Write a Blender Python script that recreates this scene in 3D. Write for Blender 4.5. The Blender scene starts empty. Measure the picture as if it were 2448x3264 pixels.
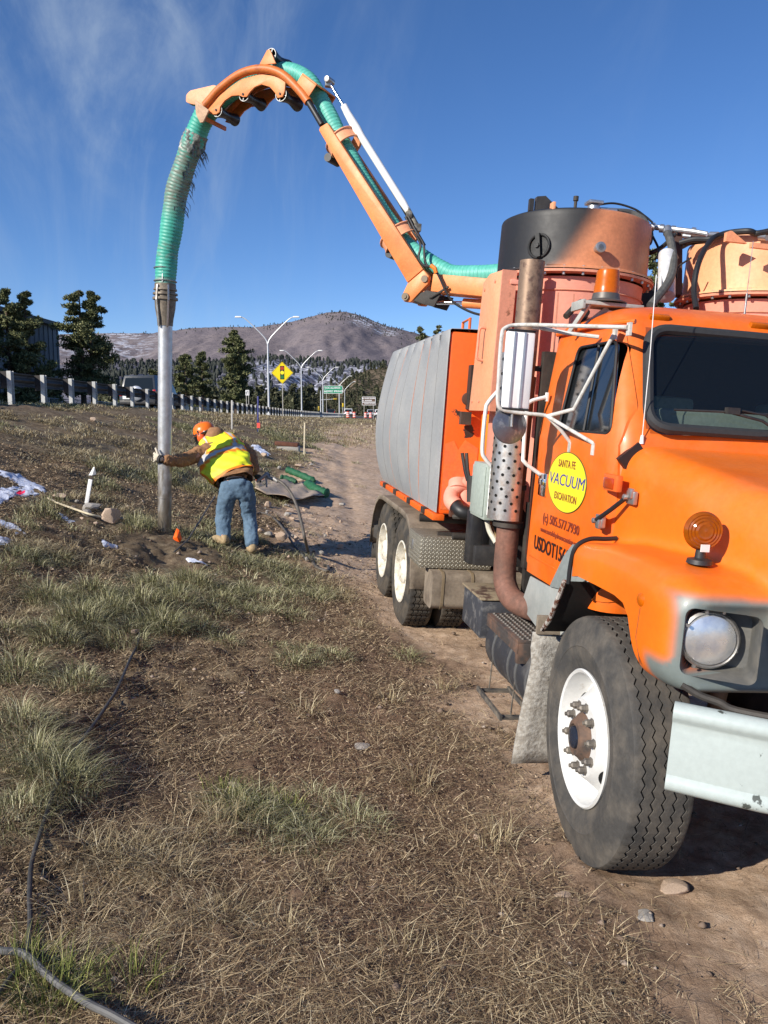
import bpy, bmesh, math, random
import numpy as np
from mathutils import Vector, Matrix, Euler
random.seed(7); rng = np.random.default_rng(11)
S = bpy.context.scene
col = S.collection
R = math.radians
# ------------------------------------------------------------------ camera
EYE = 1.98; FPX = 2540.0; CX = 1224.0; CY = 1632.0; PITCH = R(7.0028)
cam_d = bpy.data.cameras.new('camera'); cam = bpy.data.objects.new('camera', cam_d); col.objects.link(cam)
cam_d.sensor_fit = 'VERTICAL'; cam_d.sensor_height = 36.0; cam_d.lens = FPX/3264.0*36.0
cam_d.clip_start = 0.05; cam_d.clip_end = 40000
cam.location = (0, 0, EYE); cam.rotation_euler = (R(90)-PITCH, 0, 0); S.camera = cam
# ------------------------------------------------------------------ light
SUN_AZ = (-0.76, -0.65)           # towards the sun, in plan
SUN_EL = R(29)
S.view_settings.view_transform = 'Standard'; S.view_settings.look = 'None'
S.view_settings.exposure = 0.35; S.view_settings.gamma = 1.0
w = bpy.data.worlds.new('World'); S.world = w; w.use_nodes = True
wn = w.node_tree.nodes; wl = w.node_tree.links; wn.clear()
wo = wn.new('ShaderNodeOutputWorld'); bg = wn.new('ShaderNodeBackground'); sky = wn.new('ShaderNodeTexSky')
sky.sky_type = 'NISHITA'; sky.sun_disc = False; sky.sun_elevation = SUN_EL
sky.sun_rotation = math.atan2(SUN_AZ[0], SUN_AZ[1]); sky.altitude = 2200; sky.air_density = 1.0; sky.dust_density = 0.15; sky.ozone_density = 4.0
bg.inputs[1].default_value = 0.105
def sky_clouds():
    tc = wn.new('ShaderNodeTexCoord')
    def cloud_layer(rot, scale, seed, lo, hi, dist):
        mp = wn.new('ShaderNodeMapping'); mp.inputs['Rotation'].default_value = rot; mp.inputs['Scale'].default_value = scale
        mp.inputs['Location'].default_value = (seed, seed*.7, 0)
        wl.new(tc.outputs['Generated'], mp.inputs['Vector'])
        n = wn.new('ShaderNodeTexNoise'); n.inputs['Scale'].default_value = 2.2; n.inputs['Detail'].default_value = 9; n.inputs['Roughness'].default_value = .62
        n.inputs['Distortion'].default_value = dist
        wl.new(mp.outputs[0], n.inputs['Vector'])
        r = wn.new('ShaderNodeMapRange'); r.inputs[1].default_value = lo; r.inputs[2].default_value = hi; r.interpolation_type = 'SMOOTHSTEP'
        wl.new(n.outputs['Fac'], r.inputs[0]); return r.outputs[0]
    def near_dir(d, lo, hi):
        dt = wn.new('ShaderNodeVectorMath'); dt.operation = 'DOT_PRODUCT'; dt.inputs[1].default_value = Vector(d).normalized()
        wl.new(tc.outputs['Generated'], dt.inputs[0])
        r = wn.new('ShaderNodeMapRange'); r.inputs[1].default_value = lo; r.inputs[2].default_value = hi; r.interpolation_type = 'SMOOTHSTEP'
        wl.new(dt.outputs['Value'], r.inputs[0]); return r.outputs[0]
    def mth(op, a, b):
        m = wn.new('ShaderNodeMath'); m.operation = op
        for i, v in enumerate((a, b)):
            if isinstance(v, (int, float)): m.inputs[i].default_value = v
            else: wl.new(v, m.inputs[i])
        return m.outputs[0]
    wisps = cloud_layer((0, R(-36), 0), (1.7, 1.0, .9), 2.3, .44, .80, 1.5)
    fine = cloud_layer((0, R(-40), 0), (4.2, 1.6, 1.3), 4.1, .44, .80, 1.6)
    a = mth('MULTIPLY', wisps, near_dir((-.47, 1, .66), .91, .995))
    b = mth('MULTIPLY', fine, near_dir((-.36, 1, .42), .90, .998))
    c = mth('MULTIPLY', wisps, near_dir((.5, 1, .60), .93, 1.0))
    s = mth('ADD', mth('MULTIPLY', a, .52), mth('ADD', mth('MULTIPLY', b, .20), mth('MULTIPLY', c, .10)))
    s = mth('MINIMUM', s, .8)
    mx = wn.new('ShaderNodeMix'); mx.data_type = 'RGBA'
    wl.new(s, mx.inputs[0])
    hs = wn.new('ShaderNodeHueSaturation'); hs.inputs['Saturation'].default_value = 1.14; hs.inputs['Value'].default_value = 1.0
    wl.new(sky.outputs[0], hs.inputs['Color'])
    tint = wn.new('ShaderNodeMix'); tint.data_type = 'RGBA'; tint.blend_type = 'MULTIPLY'; tint.inputs[0].default_value = 1; tint.inputs[7].default_value = (1.03, .975, 1.06, 1)
    wl.new(hs.outputs[0], tint.inputs[6]); wl.new(tint.outputs[2], mx.inputs[6]); mx.inputs[7].default_value = (3.9, 4.7, 5.6, 1)
    wl.new(mx.outputs[2], bg.inputs[0])
sky_clouds(); wl.new(bg.outputs[0], wo.inputs[0])
sun_d = bpy.data.lights.new('sun', 'SUN'); sun = bpy.data.objects.new('sun', sun_d); col.objects.link(sun)
sun_d.energy = 4.9; sun_d.angle = R(.53); sun_d.color = (1.0, .93, .82)
_sv = Vector((SUN_AZ[0]*math.cos(SUN_EL), SUN_AZ[1]*math.cos(SUN_EL), math.sin(SUN_EL)))
sun.rotation_euler = _sv.to_track_quat('Z', 'Y').to_euler(); sun.location = (-30, -30, 30)
# ------------------------------------------------------------------ measuring helpers (the photograph was surveyed with these)
_F = np.array([0, math.cos(PITCH), -math.sin(PITCH)]); _U = np.array([0, math.sin(PITCH), math.cos(PITCH)]); _C = np.array([0, 0, EYE])
def ray(px, py): return (px-CX)/FPX*np.array([1., 0, 0])-(py-CY)/FPX*_U+_F
def at(px, py, d): return Vector(_C+ray(px, py)*d)
TM = np.array([[-0.986104157, 0.151961259, 0.0671294782], [-0.152337999, -0.988328328, -0.000499283780], [0.0662700932, -0.0107187162, 0.997744148]])
TO = np.array([1.95811272, 3.60045877, -0.07670477])
def L2W(p): return Vector(TO+TM@np.asarray(p, float))
# ------------------------------------------------------------------ noise
def _hash(ix, iy, seed):
    h = (ix.astype(np.int64)*374761393+iy.astype(np.int64)*668265263+seed*1442695041) & 0xffffffff
    h = ((h ^ (h >> 13))*1274126177) & 0xffffffff
    return ((h ^ (h >> 16)) & 0xffff)/65535.0
def vnoise(x, y, seed=0):
    x = np.asarray(x, float); y = np.asarray(y, float)
    ix = np.floor(x); iy = np.floor(y); fx = x-ix; fy = y-iy; fx = fx*fx*(3-2*fx); fy = fy*fy*(3-2*fy)
    a = _hash(ix, iy, seed); b = _hash(ix+1, iy, seed); c = _hash(ix, iy+1, seed); d = _hash(ix+1, iy+1, seed)
    return a+(b-a)*fx+(c-a)*fy+(a-b-c+d)*fx*fy
def fbm(x, y, octv=4, seed=0, gain=.5):
    s = 0; a = 1; t = 0
    for i in range(octv):
        s = s+a*vnoise(x*2**i, y*2**i, seed+i*17); t += a; a *= gain
    return s/t-.5
def smooth(e0, e1, v):
    t = np.clip((np.asarray(v, float)-e0)/(e1-e0), 0, 1); return t*t*(3-2*t)
# ------------------------------------------------------------------ terrain height
_RY = [0, 9.5, 19, 27, 45, 75, 100, 140, 200, 300, 500]; _RZ = [1.75, 2.0, 2.20, 2.17, 1.97, 1.70, 1.56, 1.42, 1.30, 1.2, 1.2]
_TY = [0, 3.4, 8, 10, 12, 16, 20, 30, 60, 100, 200, 500]; _TZ = [.10, .04, -.07, -.06, .04, .27, .50, .92, 1.25, 1.28, 1.18, 1.15]
def g0(x, y):
    x = np.asarray(x, float); y = np.asarray(y, float)
    r = np.interp(y, _RY, _RZ); t = np.interp(y, _TY, _TZ)
    f = np.clip((.3-x)/8.5, 0, 1); f = f-.035*np.sin(f*2*math.pi)
    z = t+(r-t)*f
    right = np.clip(x-.3, 0, 12)
    return z-right*.066*np.clip(1.5-y/60., .2, 1)
def g(x, y):
    x = np.asarray(x, float); y = np.asarray(y, float)
    near = smooth(60, 12, y)
    hill = smooth(.2, -1.6, x)*smooth(-9.5, -8.3, x)
    u = fbm(x*.9, y*.9, 3, 3)*.16*hill*near+fbm(x*3.1, y*3.1, 3, 9)*(.03+.09*hill)*near
    return g0(x, y)+u
def gz(x, y): return float(g(x, y))
def on_ground(px, py):
    r = ray(px, py); lo = .5; t = lo
    while t < 400:
        p = _C+r*t
        if p[2] < gz(p[0], p[1]): break
        t += .03+t*.004
    for _ in range(12):
        pass
    return Vector((p[0], p[1], gz(p[0], p[1])))
# ------------------------------------------------------------------ materials
MATS = {}
def newmat(name):
    m = bpy.data.materials.new(name); m.use_nodes = True; nt = m.node_tree
    return m, nt, nt.nodes['Principled BSDF']
def mat(name, c, rough=.6, metal=0., c2=None, scale=8., lo=.42, hi=.68, bump=0., bscale=60., attr=None, c3=None, attr2=None, c4=None, spec=.5, det=6, coat=0., trans=0., fine=.12, chips=0.):
    if name in MATS: return MATS[name]
    m, nt, b = newmat(name); N = nt.nodes; K = nt.links
    tc = N.new('ShaderNodeTexCoord')
    def noise(sc, dt=det, rg=.6):
        n = N.new('ShaderNodeTexNoise'); n.inputs['Scale'].default_value = sc; n.inputs['Detail'].default_value = dt; n.inputs['Roughness'].default_value = rg
        K.new(tc.outputs['Object'], n.inputs['Vector']); return n
    def mix(f, a, bb, mode='MIX'):
        x = N.new('ShaderNodeMix'); x.data_type = 'RGBA'; x.blend_type = mode
        for i, v in ((0, f), (6, a), (7, bb)):
            if isinstance(v, (int, float)): x.inputs[i].default_value = v
            elif isinstance(v, tuple): x.inputs[i].default_value = (*v, 1)[:4]
            else: K.new(v, x.inputs[i])
        return x.outputs[2]
    cur = tuple(c)
    if c2:
        n = noise(scale); r = N.new('ShaderNodeMapRange'); r.inputs[1].default_value = lo; r.inputs[2].default_value = hi
        K.new(n.outputs['Fac'], r.inputs[0]); cur = mix(r.outputs[0], cur, tuple(c2))
    if attr:
        a = N.new('ShaderNodeAttribute'); a.attribute_name = attr; cur = mix(a.outputs['Fac'], cur, tuple(c3))
    if attr2:
        a = N.new('ShaderNodeAttribute'); a.attribute_name = attr2; cur = mix(a.outputs['Fac'], cur, tuple(c4))
    if chips > 0:
        n = noise(26., 5, .7); r = N.new('ShaderNodeMapRange'); r.inputs[1].default_value = chips; r.inputs[2].default_value = chips+.012; K.new(n.outputs['Fac'], r.inputs[0]); cur = mix(r.outputs[0], cur, (.22, .09, .05))
        n = noise(1.1, 8, .75); r = N.new('ShaderNodeMapRange'); r.inputs[1].default_value = .45; r.inputs[2].default_value = .8; r.inputs[4].default_value = .45; K.new(n.outputs['Fac'], r.inputs[0]); cur = mix(r.outputs[0], cur, (.55, .27, .13))
    if fine > 0:
        n = noise(45., 4); r = N.new('ShaderNodeMapRange'); r.inputs[1].default_value = .3; r.inputs[2].default_value = .7
        r.inputs[3].default_value = 1-fine; r.inputs[4].default_value = 1+fine
        K.new(n.outputs['Fac'], r.inputs[0])
        x = N.new('ShaderNodeVectorMath'); x.operation = 'SCALE'
        if isinstance(cur, tuple): x.inputs[0].default_value = cur[:3]
        else: K.new(cur, x.inputs[0])
        K.new(r.outputs[0], x.inputs['Scale']); cur = x.outputs[0]
    if isinstance(cur, tuple): b.inputs['Base Color'].default_value = (*cur, 1)[:4]
    else: K.new(cur, b.inputs['Base Color'])
    n = noise(12., 5); r = N.new('ShaderNodeMapRange'); r.inputs[3].default_value = max(.02, rough-.12); r.inputs[4].default_value = min(1, rough+.12)
    K.new(n.outputs['Fac'], r.inputs[0]); K.new(r.outputs[0], b.inputs['Roughness'])
    b.inputs['Metallic'].default_value = metal; b.inputs['Specular IOR Level'].default_value = spec
    b.inputs['Coat Weight'].default_value = coat; b.inputs['Coat Roughness'].default_value = .12
    b.inputs['Transmission Weight'].default_value = trans
    if bump > 0:
        n = noise(bscale, 5); bp = N.new('ShaderNodeBump'); bp.inputs['Strength'].default_value = bump; bp.inputs['Distance'].default_value = .02
        K.new(n.outputs['Fac'], bp.inputs['Height']); K.new(bp.outputs[0], b.inputs['Normal'])
    MATS[name] = m; return m
def see_through(m, a):
    m.node_tree.nodes['Principled BSDF'].inputs['Alpha'].default_value = a; return m
def island_mat(name, ramp, rough=.7, transl=.0):
    m, nt, b = newmat(name); N = nt.nodes; K = nt.links
    ge = N.new('ShaderNodeNewGeometry'); cr = N.new('ShaderNodeValToRGB')
    cr.color_ramp.interpolation = 'LINEAR'
    while len(cr.color_ramp.elements) < len(ramp): cr.color_ramp.elements.new(.5)
    for e, (p, c) in zip(cr.color_ramp.elements, ramp): e.position = p; e.color = (*c, 1)
    K.new(ge.outputs['Random Per Island'], cr.inputs[0]); K.new(cr.outputs[0], b.inputs['Base Color'])
    b.inputs['Roughness'].default_value = rough; b.inputs['Specular IOR Level'].default_value = .25
    MATS[name] = m; return m
# paints
ORANGE = mat('orange_paint', (.82, .150, .008), .42, c2=(.74, .115, .006), scale=2.5, coat=.12, fine=.06, bump=.015, bscale=9, chips=.735)
ORANGE_OLD = mat('worn_orange_paint', (.80, .135, .010), .5, c2=(.72, .115, .012), scale=3, fine=.1, bump=.03)
ORANGE_RUST = mat('rusty_orange_paint', (.82, .12, .008), .5, c2=(.035, .018, .012), scale=3.0, lo=.625, hi=.635, fine=.08)
PEACH = mat('faded_orange_paint', (.84, .38, .20), .55, c2=(.78, .31, .15), scale=3, lo=.4, hi=.7, fine=.1, bump=.03)
BOOMO = mat('boom_orange_paint', (.82, .265, .075), .5, c2=(.70, .20, .05), scale=4, fine=.1, bump=.03)
BOOMD = mat('scratched_orange_pipe_paint', (.60, .16, .03), .5, c2=(.25, .08, .03), scale=9, lo=.5, hi=.75, fine=.15)
PINK = mat('pink_primer', (.82, .35, .25), .6, c2=(.76, .30, .21), scale=2, fine=.06)
PINKR = mat('pink_primer_rusty', (.72, .30, .19), .6, c2=(.25, .10, .05), scale=9, lo=.64, hi=.70, fine=.1)
BLACK = mat('black_steel', (.018, .018, .020), .5, c2=(.05, .045, .04), scale=6, bump=.05)
DARK = mat('grimy_dark_steel', (.022, .020, .018), .7, c2=(.06, .05, .04), scale=5, bump=.1)
RUBBER = mat('rubber', (.060, .058, .055), .75, c2=(.155, .135, .11), scale=6, lo=.42, hi=.78, bump=.15, bscale=90, spec=.3)
RUBBER2 = mat('muddy_rubber', (.045, .042, .038), .8, c2=(.12, .10, .075), scale=7, lo=.4, hi=.7, bump=.2, spec=.3)
HOSEB = mat('black_hose_rubber', (.015, .015, .016), .5, fine=.1)
WHITE = mat('white_paint', (.78, .78, .75), .4, c2=(.55, .50, .42), scale=7, lo=.62, hi=.8, fine=.06)
RIMW = mat('white_rim_paint', (.66, .66, .64), .45, c2=(.36, .27, .18), scale=12, lo=.60, hi=.8, fine=.05)
RIMD = mat('dirty_cream_rim_paint', (.74, .70, .60), .5, c2=(.30, .24, .13), scale=14, lo=.5, hi=.72, fine=.1)
BUMP = mat('scuffed_pale_bumper_paint', (.44, .50, .48), .42, c2=(.08, .09, .08), scale=10, lo=.635, hi=.66, bump=.03, bscale=20, fine=.05)
GREYP = mat('grey_primer', (.22, .25, .24), .6, c2=(.28, .30, .28), scale=5)
TANKG = mat('weathered_grey_cover', (.27, .28, .285), .65, c2=(.34, .34, .33), scale=2.2, lo=.35, hi=.7, fine=.08, bump=.03)
GALV = mat('galvanised_steel', (.55, .56, .57), .38, .85, c2=(.42, .43, .44), scale=14, fine=.1)
ALU = mat('aluminium', (.72, .72, .72), .32, .9, fine=.05)
STEEL = mat('bare_steel', (.45, .44, .42), .4, .8, c2=(.20, .15, .10), scale=9, lo=.5, hi=.8)
CHROME = mat('chrome', (.85, .85, .85), .08, 1., fine=0)
RUST = mat('rusty_exhaust_pipe', (.20, .095, .065), .75, c2=(.13, .07, .05), scale=9, bump=.15, fine=.2)
STACK = mat('blued_exhaust_stack', (.27, .18, .12), .5, .4, c2=(.12, .07, .05), scale=18, lo=.48, hi=.62, fine=.1)
SHIELD = mat('scratched_heat_shield', (.62, .58, .53), .35, .8, c2=(.34, .25, .19), scale=12, lo=.5, hi=.7, fine=.12, bump=.04)
HOLE = mat('hole_black', (.004, .004, .004), .9, fine=0)
GLASS = mat('dark_tinted_glass', (.012, .016, .018), .06, spec=.4, fine=0, bump=0)
AMBER = mat('amber_lens', (.50, .105, .001), .28, spec=.4, fine=.1)
AMBERD = mat('amber_lamp_lens', (.30, .068, .001), .16, spec=.6, c2=(.25, .06, .002), scale=40)
LENS = mat('clear_headlamp_lens', (.86, .85, .82), .30, .8, c2=(.66, .69, .74), scale=25, fine=.05, bump=.10, bscale=14)
TANMUD = mat('mud_dusted_fender', (.27, .22, .165), .75, c2=(.14, .11, .08), scale=6, bump=.1)
MUDFLAP = mat('mud_spattered_flap', (.40, .38, .34), .85, c2=(.27, .245, .21), scale=38, lo=.42, hi=.58, bump=.4, bscale=60)
GREEN = mat('green_hose', (.075, .43, .33), .5, c2=(.10, .50, .40), scale=5, fine=.1)
BOXG = mat('pale_green_grey_box', (.36, .41, .36), .55)
# ------------------------------------------------------------------ mesh builder
def basis(d):
    d = Vector(d).normalized(); a = Vector((0, 0, 1)) if abs(d.z) < .9 else Vector((1, 0, 0))
    u = d.cross(a).normalized(); v = d.cross(u).normalized(); return u, v, d
class MB:
    def __init__(s): s.v = []; s.f = []
    def add(s, vs, fs):
        o = len(s.v); s.v += [tuple(p) for p in vs]; s.f += [tuple(i+o for i in f) for f in fs]; return s
    def box(s, c, size, rot=None, taper=None):
        hx, hy, hz = size[0]/2, size[1]/2, size[2]/2; vs = []
        for z in (-1, 1):
            for x, y in ((-1, -1), (1, -1), (1, 1), (-1, 1)):
                p = Vector((x*hx, y*hy, z*hz))
                if taper and z > 0: p.x *= taper; p.y *= taper
                if rot is not None: p = rot @ p
                vs.append(p+Vector(c))
        return s.add(vs, [(3, 2, 1, 0), (4, 5, 6, 7), (0, 1, 5, 4), (1, 2, 6, 5), (2, 3, 7, 6), (3, 0, 4, 7)])
    def bb(s, a, b):
        return s.box([(a[i]+b[i])/2 for i in range(3)], [abs(a[i]-b[i]) for i in range(3)])
    def bar(s, a, b, wd, h, up=(0, 0, 1)):
        a = Vector(a); b = Vector(b); d = (b-a); L = d.length; d.normalize(); u = d.cross(Vector(up)).normalized(); v = u.cross(d)
        rot = Matrix((u, d, v)).transposed(); return s.box((a+b)/2, (wd, L, h), rot)
    def cyl(s, a, b, r, r2=None, n=24, cap=True):
        return s.tube([a, b], [r, r if r2 is None else r2], n, cap)
    def tube(s, pts, rad, n=16, cap=True):
        pts = [Vector(p) for p in pts]
        if isinstance(rad, (int, float)): rad = [rad]*len(pts)
        u = None; vs = []; fs = []; k = len(pts)
        for i, p in enumerate(pts):
            if i == 0: d = pts[1]-p
            elif i == k-1: d = p-pts[i-1]
            else: d = (pts[i+1]-p).normalized()+(p-pts[i-1]).normalized()
            d.normalize()
            if u is None: u = basis(d)[0]
            u = (u-d*u.dot(d)).normalized(); v = d.cross(u)
            for j in range(n):
                a = 2*math.pi*j/n; vs.append(p+(u*math.cos(a)+v*math.sin(a))*rad[i])
        for i in range(k-1):
            for j in range(n):
                fs.append((i*n+j, i*n+(j+1) % n, (i+1)*n+(j+1) % n, (i+1)*n+j))
        if cap: fs += [tuple(range(n))[::-1], tuple((k-1)*n+j for j in range(n))]
        return s.add(vs, fs)
    def lathe(s, prof, c=(0, 0, 0), ax=(0, 0, 1), n=40, cap=True):
        # prof: (radius, height along the axis)
        u, v, d = basis(ax); c = Vector(c); vs = []; fs = []; k = len(prof)
        for r, h in prof:
            for j in range(n):
                a = 2*math.pi*j/n; vs.append(c+d*h+(u*math.cos(a)+v*math.sin(a))*r)
        for i in range(k-1):
            for j in range(n): fs.append((i*n+j, i*n+(j+1) % n, (i+1)*n+(j+1) % n, (i+1)*n+j))
        if cap: fs += [tuple(range(n))[::-1], tuple((k-1)*n+j for j in range(n))]
        return s.add(vs, fs)
    def prism(s, poly, o, u, v, t):
        # polygon (a, b) in the frame o, u, v; extruded by the vector t
        o = Vector(o); u = Vector(u); v = Vector(v); t = Vector(t); n = len(poly)
        vs = [o+u*a+v*b for a, b in poly]; vs += [p+t for p in vs]
        fs = [tuple(range(n)), tuple(range(2*n-1, n-1, -1))]+[(i, i+n, (i+1) % n+n, (i+1) % n) for i in range(n)]
        return s.add(vs, fs)
    def sphere(s, c, r, n=16, m=10, sc=(1, 1, 1)):
        vs = [Vector(c)+Vector((0, 0, -r*sc[2]))]; fs = []
        for i in range(1, m):
            t = -math.pi/2+math.pi*i/m
            for j in range(n):
                a = 2*math.pi*j/n; vs.append(Vector(c)+Vector((r*math.cos(t)*math.cos(a)*sc[0], r*math.cos(t)*math.sin(a)*sc[1], r*math.sin(t)*sc[2])))
        vs.append(Vector(c)+Vector((0, 0, r*sc[2])))
        for j in range(n):
            fs.append((0, 1+(j+1) % n, 1+j)); fs.append((len(vs)-1, 1+(m-2)*n+j, 1+(m-2)*n+(j+1) % n))
            for i in range(m-2): fs.append((1+i*n+j, 1+i*n+(j+1) % n, 1+(i+1)*n+(j+1) % n, 1+(i+1)*n+j))
        return s.add(vs, fs)
    def grid(s, P, close=False):
        k = len(P); n = len(P[0]); vs = [p for row in P for p in row]; fs = []
        for i in range(k-1):
            for j in range(n if close else n-1): fs.append((i*n+j, i*n+(j+1) % n, (i+1)*n+(j+1) % n, (i+1)*n+j))
        return s.add(vs, fs)
    def mesh(s, name='m'):
        me = bpy.data.meshes.new(name); me.from_pydata(s.v, [], s.f); me.update()
        bm = bmesh.new(); bm.from_mesh(me); bmesh.ops.recalc_face_normals(bm, faces=bm.faces); bm.to_mesh(me); bm.free()
        return me
    def build(s, name, m, parent=None, bevel=0., ang=35, seg=2):
        return obj(name, s.mesh(name), m, parent, bevel, ang, seg)
def split(mb):
    """the separate pieces of a builder, each as a builder of its own"""
    par = list(range(len(mb.v)))
    def fd(i):
        while par[i] != i: par[i] = par[par[i]]; i = par[i]
        return i
    for f in mb.f:
        for j in f[1:]: par[fd(j)] = fd(f[0])
    gr = {}
    for f in mb.f: gr.setdefault(fd(f[0]), []).append(f)
    out = []
    for fs in gr.values():
        ids = sorted({i for f in fs for i in f}); mp = {i: k for k, i in enumerate(ids)}; o = MB(); o.v = [mb.v[i] for i in ids]; o.f = [tuple(mp[i] for i in f) for f in fs]; out.append(o)
    return out
def each(mb, name, m, parent=None, bevel=0., ang=35, seg=2): return [p.build(name, m, parent, bevel, ang, seg) for p in split(mb)]
KEEP = []
def obj(name, me, m, parent=None, bevel=0., ang=35, seg=2):
    o = bpy.data.objects.new(name, me); col.objects.link(o); me.name = name
    if m is not None and not me.materials: me.materials.append(m)
    if bevel > 0:
        md = o.modifiers.new('b', 'BEVEL'); md.width = bevel; md.segments = seg; md.limit_method = 'ANGLE'; md.angle_limit = R(40)
        o = bake(o)
    me = o.data
    me.polygons.foreach_set('use_smooth', [True]*len(me.polygons))
    me.set_sharp_from_angle(angle=R(ang))
    if parent: o.parent = parent
    return o
def bake(o):
    dg = bpy.context.evaluated_depsgraph_get(); dg.update()
    me = bpy.data.meshes.new_from_object(o.evaluated_get(dg)); old = o.data
    o.modifiers.clear(); o.data = me; return o
def npmesh(name, V, F, m, parent=None, smoothf=False):
    """V (n,3) array, F (m,k) array of equal-size faces"""
    me = bpy.data.meshes.new(name); V = np.asarray(V, np.float32); F = np.asarray(F, np.int32); k = F.shape[1]
    me.vertices.add(len(V)); me.vertices.foreach_set('co', V.ravel())
    me.loops.add(F.size); me.loops.foreach_set('vertex_index', F.ravel())
    me.polygons.add(len(F)); me.polygons.foreach_set('loop_start', np.arange(0, F.size, k, dtype=np.int32))
    me.update(calc_edges=True)
    if smoothf: me.polygons.foreach_set('use_smooth', [True]*len(F))
    o = bpy.data.objects.new(name, me); col.objects.link(o); me.materials.append(m)
    if parent: o.parent = parent
    return o
def attr(o, name, vals):
    a = o.data.attributes.new(name, 'FLOAT', 'POINT'); a.data.foreach_set('value', np.asarray(vals, np.float32))
def coords(o):
    c = np.empty(len(o.data.vertices)*3, np.float32); o.data.vertices.foreach_get('co', c); return c.reshape(-1, 3)
def tag(o, label=None, cat=None, group=None, kind=None):
    for k, v in (('label', label), ('category', cat), ('group', group), ('kind', kind)):
        if v: o[k] = v
    return o
def empty(name, loc, label=None, cat=None, group=None, rz=0):
    o = bpy.data.objects.new(name, None); col.objects.link(o); o.location = loc; o.rotation_euler = (0, 0, rz); o.empty_display_size = .2
    return tag(o, label, cat, group)
def copy_tree(o, parent=None):
    c = o.copy(); col.objects.link(c)
    if parent: c.parent = parent
    for ch in o.children: copy_tree(ch, c)
    return c
def boolean(o, cutters, op='DIFFERENCE'):
    for c in cutters:
        md = o.modifiers.new('x', 'BOOLEAN'); md.operation = op; md.object = c; md.solver = 'EXACT'
    bake(o)
    for c in cutters: bpy.data.objects.remove(c)
    return o
def rawobj(mb, name='cutter'):
    me = mb.mesh(name); o = bpy.data.objects.new(name, me); col.objects.link(o); return o
def rrect(w2, h2, r, n=6, c=(0, 0)):
    pts = []
    for sx, sy, a0 in ((1, 1, 0), (-1, 1, 90), (-1, -1, 180), (1, -1, 270)):
        for i in range(n+1):
            a = R(a0+90*i/n); pts.append((c[0]+sx*(w2-r)+r*math.cos(a), c[1]+sy*(h2-r)+r*math.sin(a)))
    return pts
def round_poly(P, r, n=5):
    out = []
    for i in range(len(P)):
        a = Vector(P[i-1]).to_3d(); b = Vector(P[i]).to_3d(); c = Vector(P[(i+1) % len(P)]).to_3d()
        u = (a-b); v = (c-b); rr = min(r, u.length*.45, v.length*.45); u.normalize(); v.normalize()
        p0 = b+u*rr; p1 = b+v*rr
        for k in range(n+1):
            t = k/n; q = p0*(1-t)**2+b*2*t*(1-t)+p1*t*t; out.append((q.x, q.y))
    return out
def spline(P, n=8):
    P = [Vector(p) for p in P]; Q = [P[0]*2-P[1]]+P+[P[-1]*2-P[-2]]; out = []
    for i in range(1, len(Q)-2):
        for k in range(n):
            t = k/n; a, b, c, d = Q[i-1:i+3]
            out.append(.5*((2*b)+(-a+c)*t+(2*a-5*b+4*c-d)*t*t+(-a+3*b-3*c+d)*t**3))
    out.append(P[-1]); return out
def text_mesh(body, size, m, parent, M, name='lettering', width=0., sx=1., bold=0., shear=0., align='CENTER', thick=.001):
    cu = bpy.data.curves.new('t', 'FONT'); cu.body = body; cu.size = size; cu.align_x = align; cu.align_y = 'CENTER'; cu.extrude = thick; cu.offset = bold; cu.shear = shear
    cu.resolution_u = 3
    t = bpy.data.objects.new('t', cu); col.objects.link(t)
    dg = bpy.context.evaluated_depsgraph_get(); dg.update()
    me = bpy.data.meshes.new_from_object(t.evaluated_get(dg)); bpy.data.objects.remove(t)
    if width > 0:
        xs_ = [v.co.x for v in me.vertices]; sx = width/(max(xs_)-min(xs_))
    me.transform(Matrix.Diagonal((sx, 1, 1, 1))); me.transform(M)
    me.materials.clear(); me.materials.append(m)
    o = bpy.data.objects.new(name, me); col.objects.link(o); o.parent = parent; return o
def frame(o, x, y, z=None):
    x = Vector(x).normalized(); y = Vector(y).normalized(); z = x.cross(y).normalized(); y = z.cross(x)
    M = Matrix((x, y, z)).transposed().to_4x4(); M.translation = Vector(o); return M
def skin_mesh(name, pts, edges, rad, m, parent=None, sub=2, root=0, disp=0., dscale=.1):
    me = bpy.data.meshes.new(name); me.from_pydata([tuple(p) for p in pts], edges, []); me.update()
    o = bpy.data.objects.new(name, me); col.objects.link(o)
    o.modifiers.new('s', 'SKIN')
    sv = me.skin_vertices[0].data
    for i, r in enumerate(rad):
        sv[i].radius = (r, r) if isinstance(r, (int, float)) else r; sv[i].use_root = (i == root)
    md = o.modifiers.new('u', 'SUBSURF'); md.levels = sub; md.render_levels = sub
    if disp > 0:
        tx = bpy.data.textures.new('c', 'CLOUDS'); tx.noise_scale = dscale; tx.noise_depth = 3
        dm = o.modifiers.new('d', 'DISPLACE'); dm.texture = tx; dm.strength = disp; dm.mid_level = .5; dm.texture_coords = 'GLOBAL'
    o = bake(o); o.data.materials.clear(); o.data.materials.append(m)
    o.data.polygons.foreach_set('use_smooth', [True]*len(o.data.polygons))
    if parent: o.parent = parent
    return o
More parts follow.
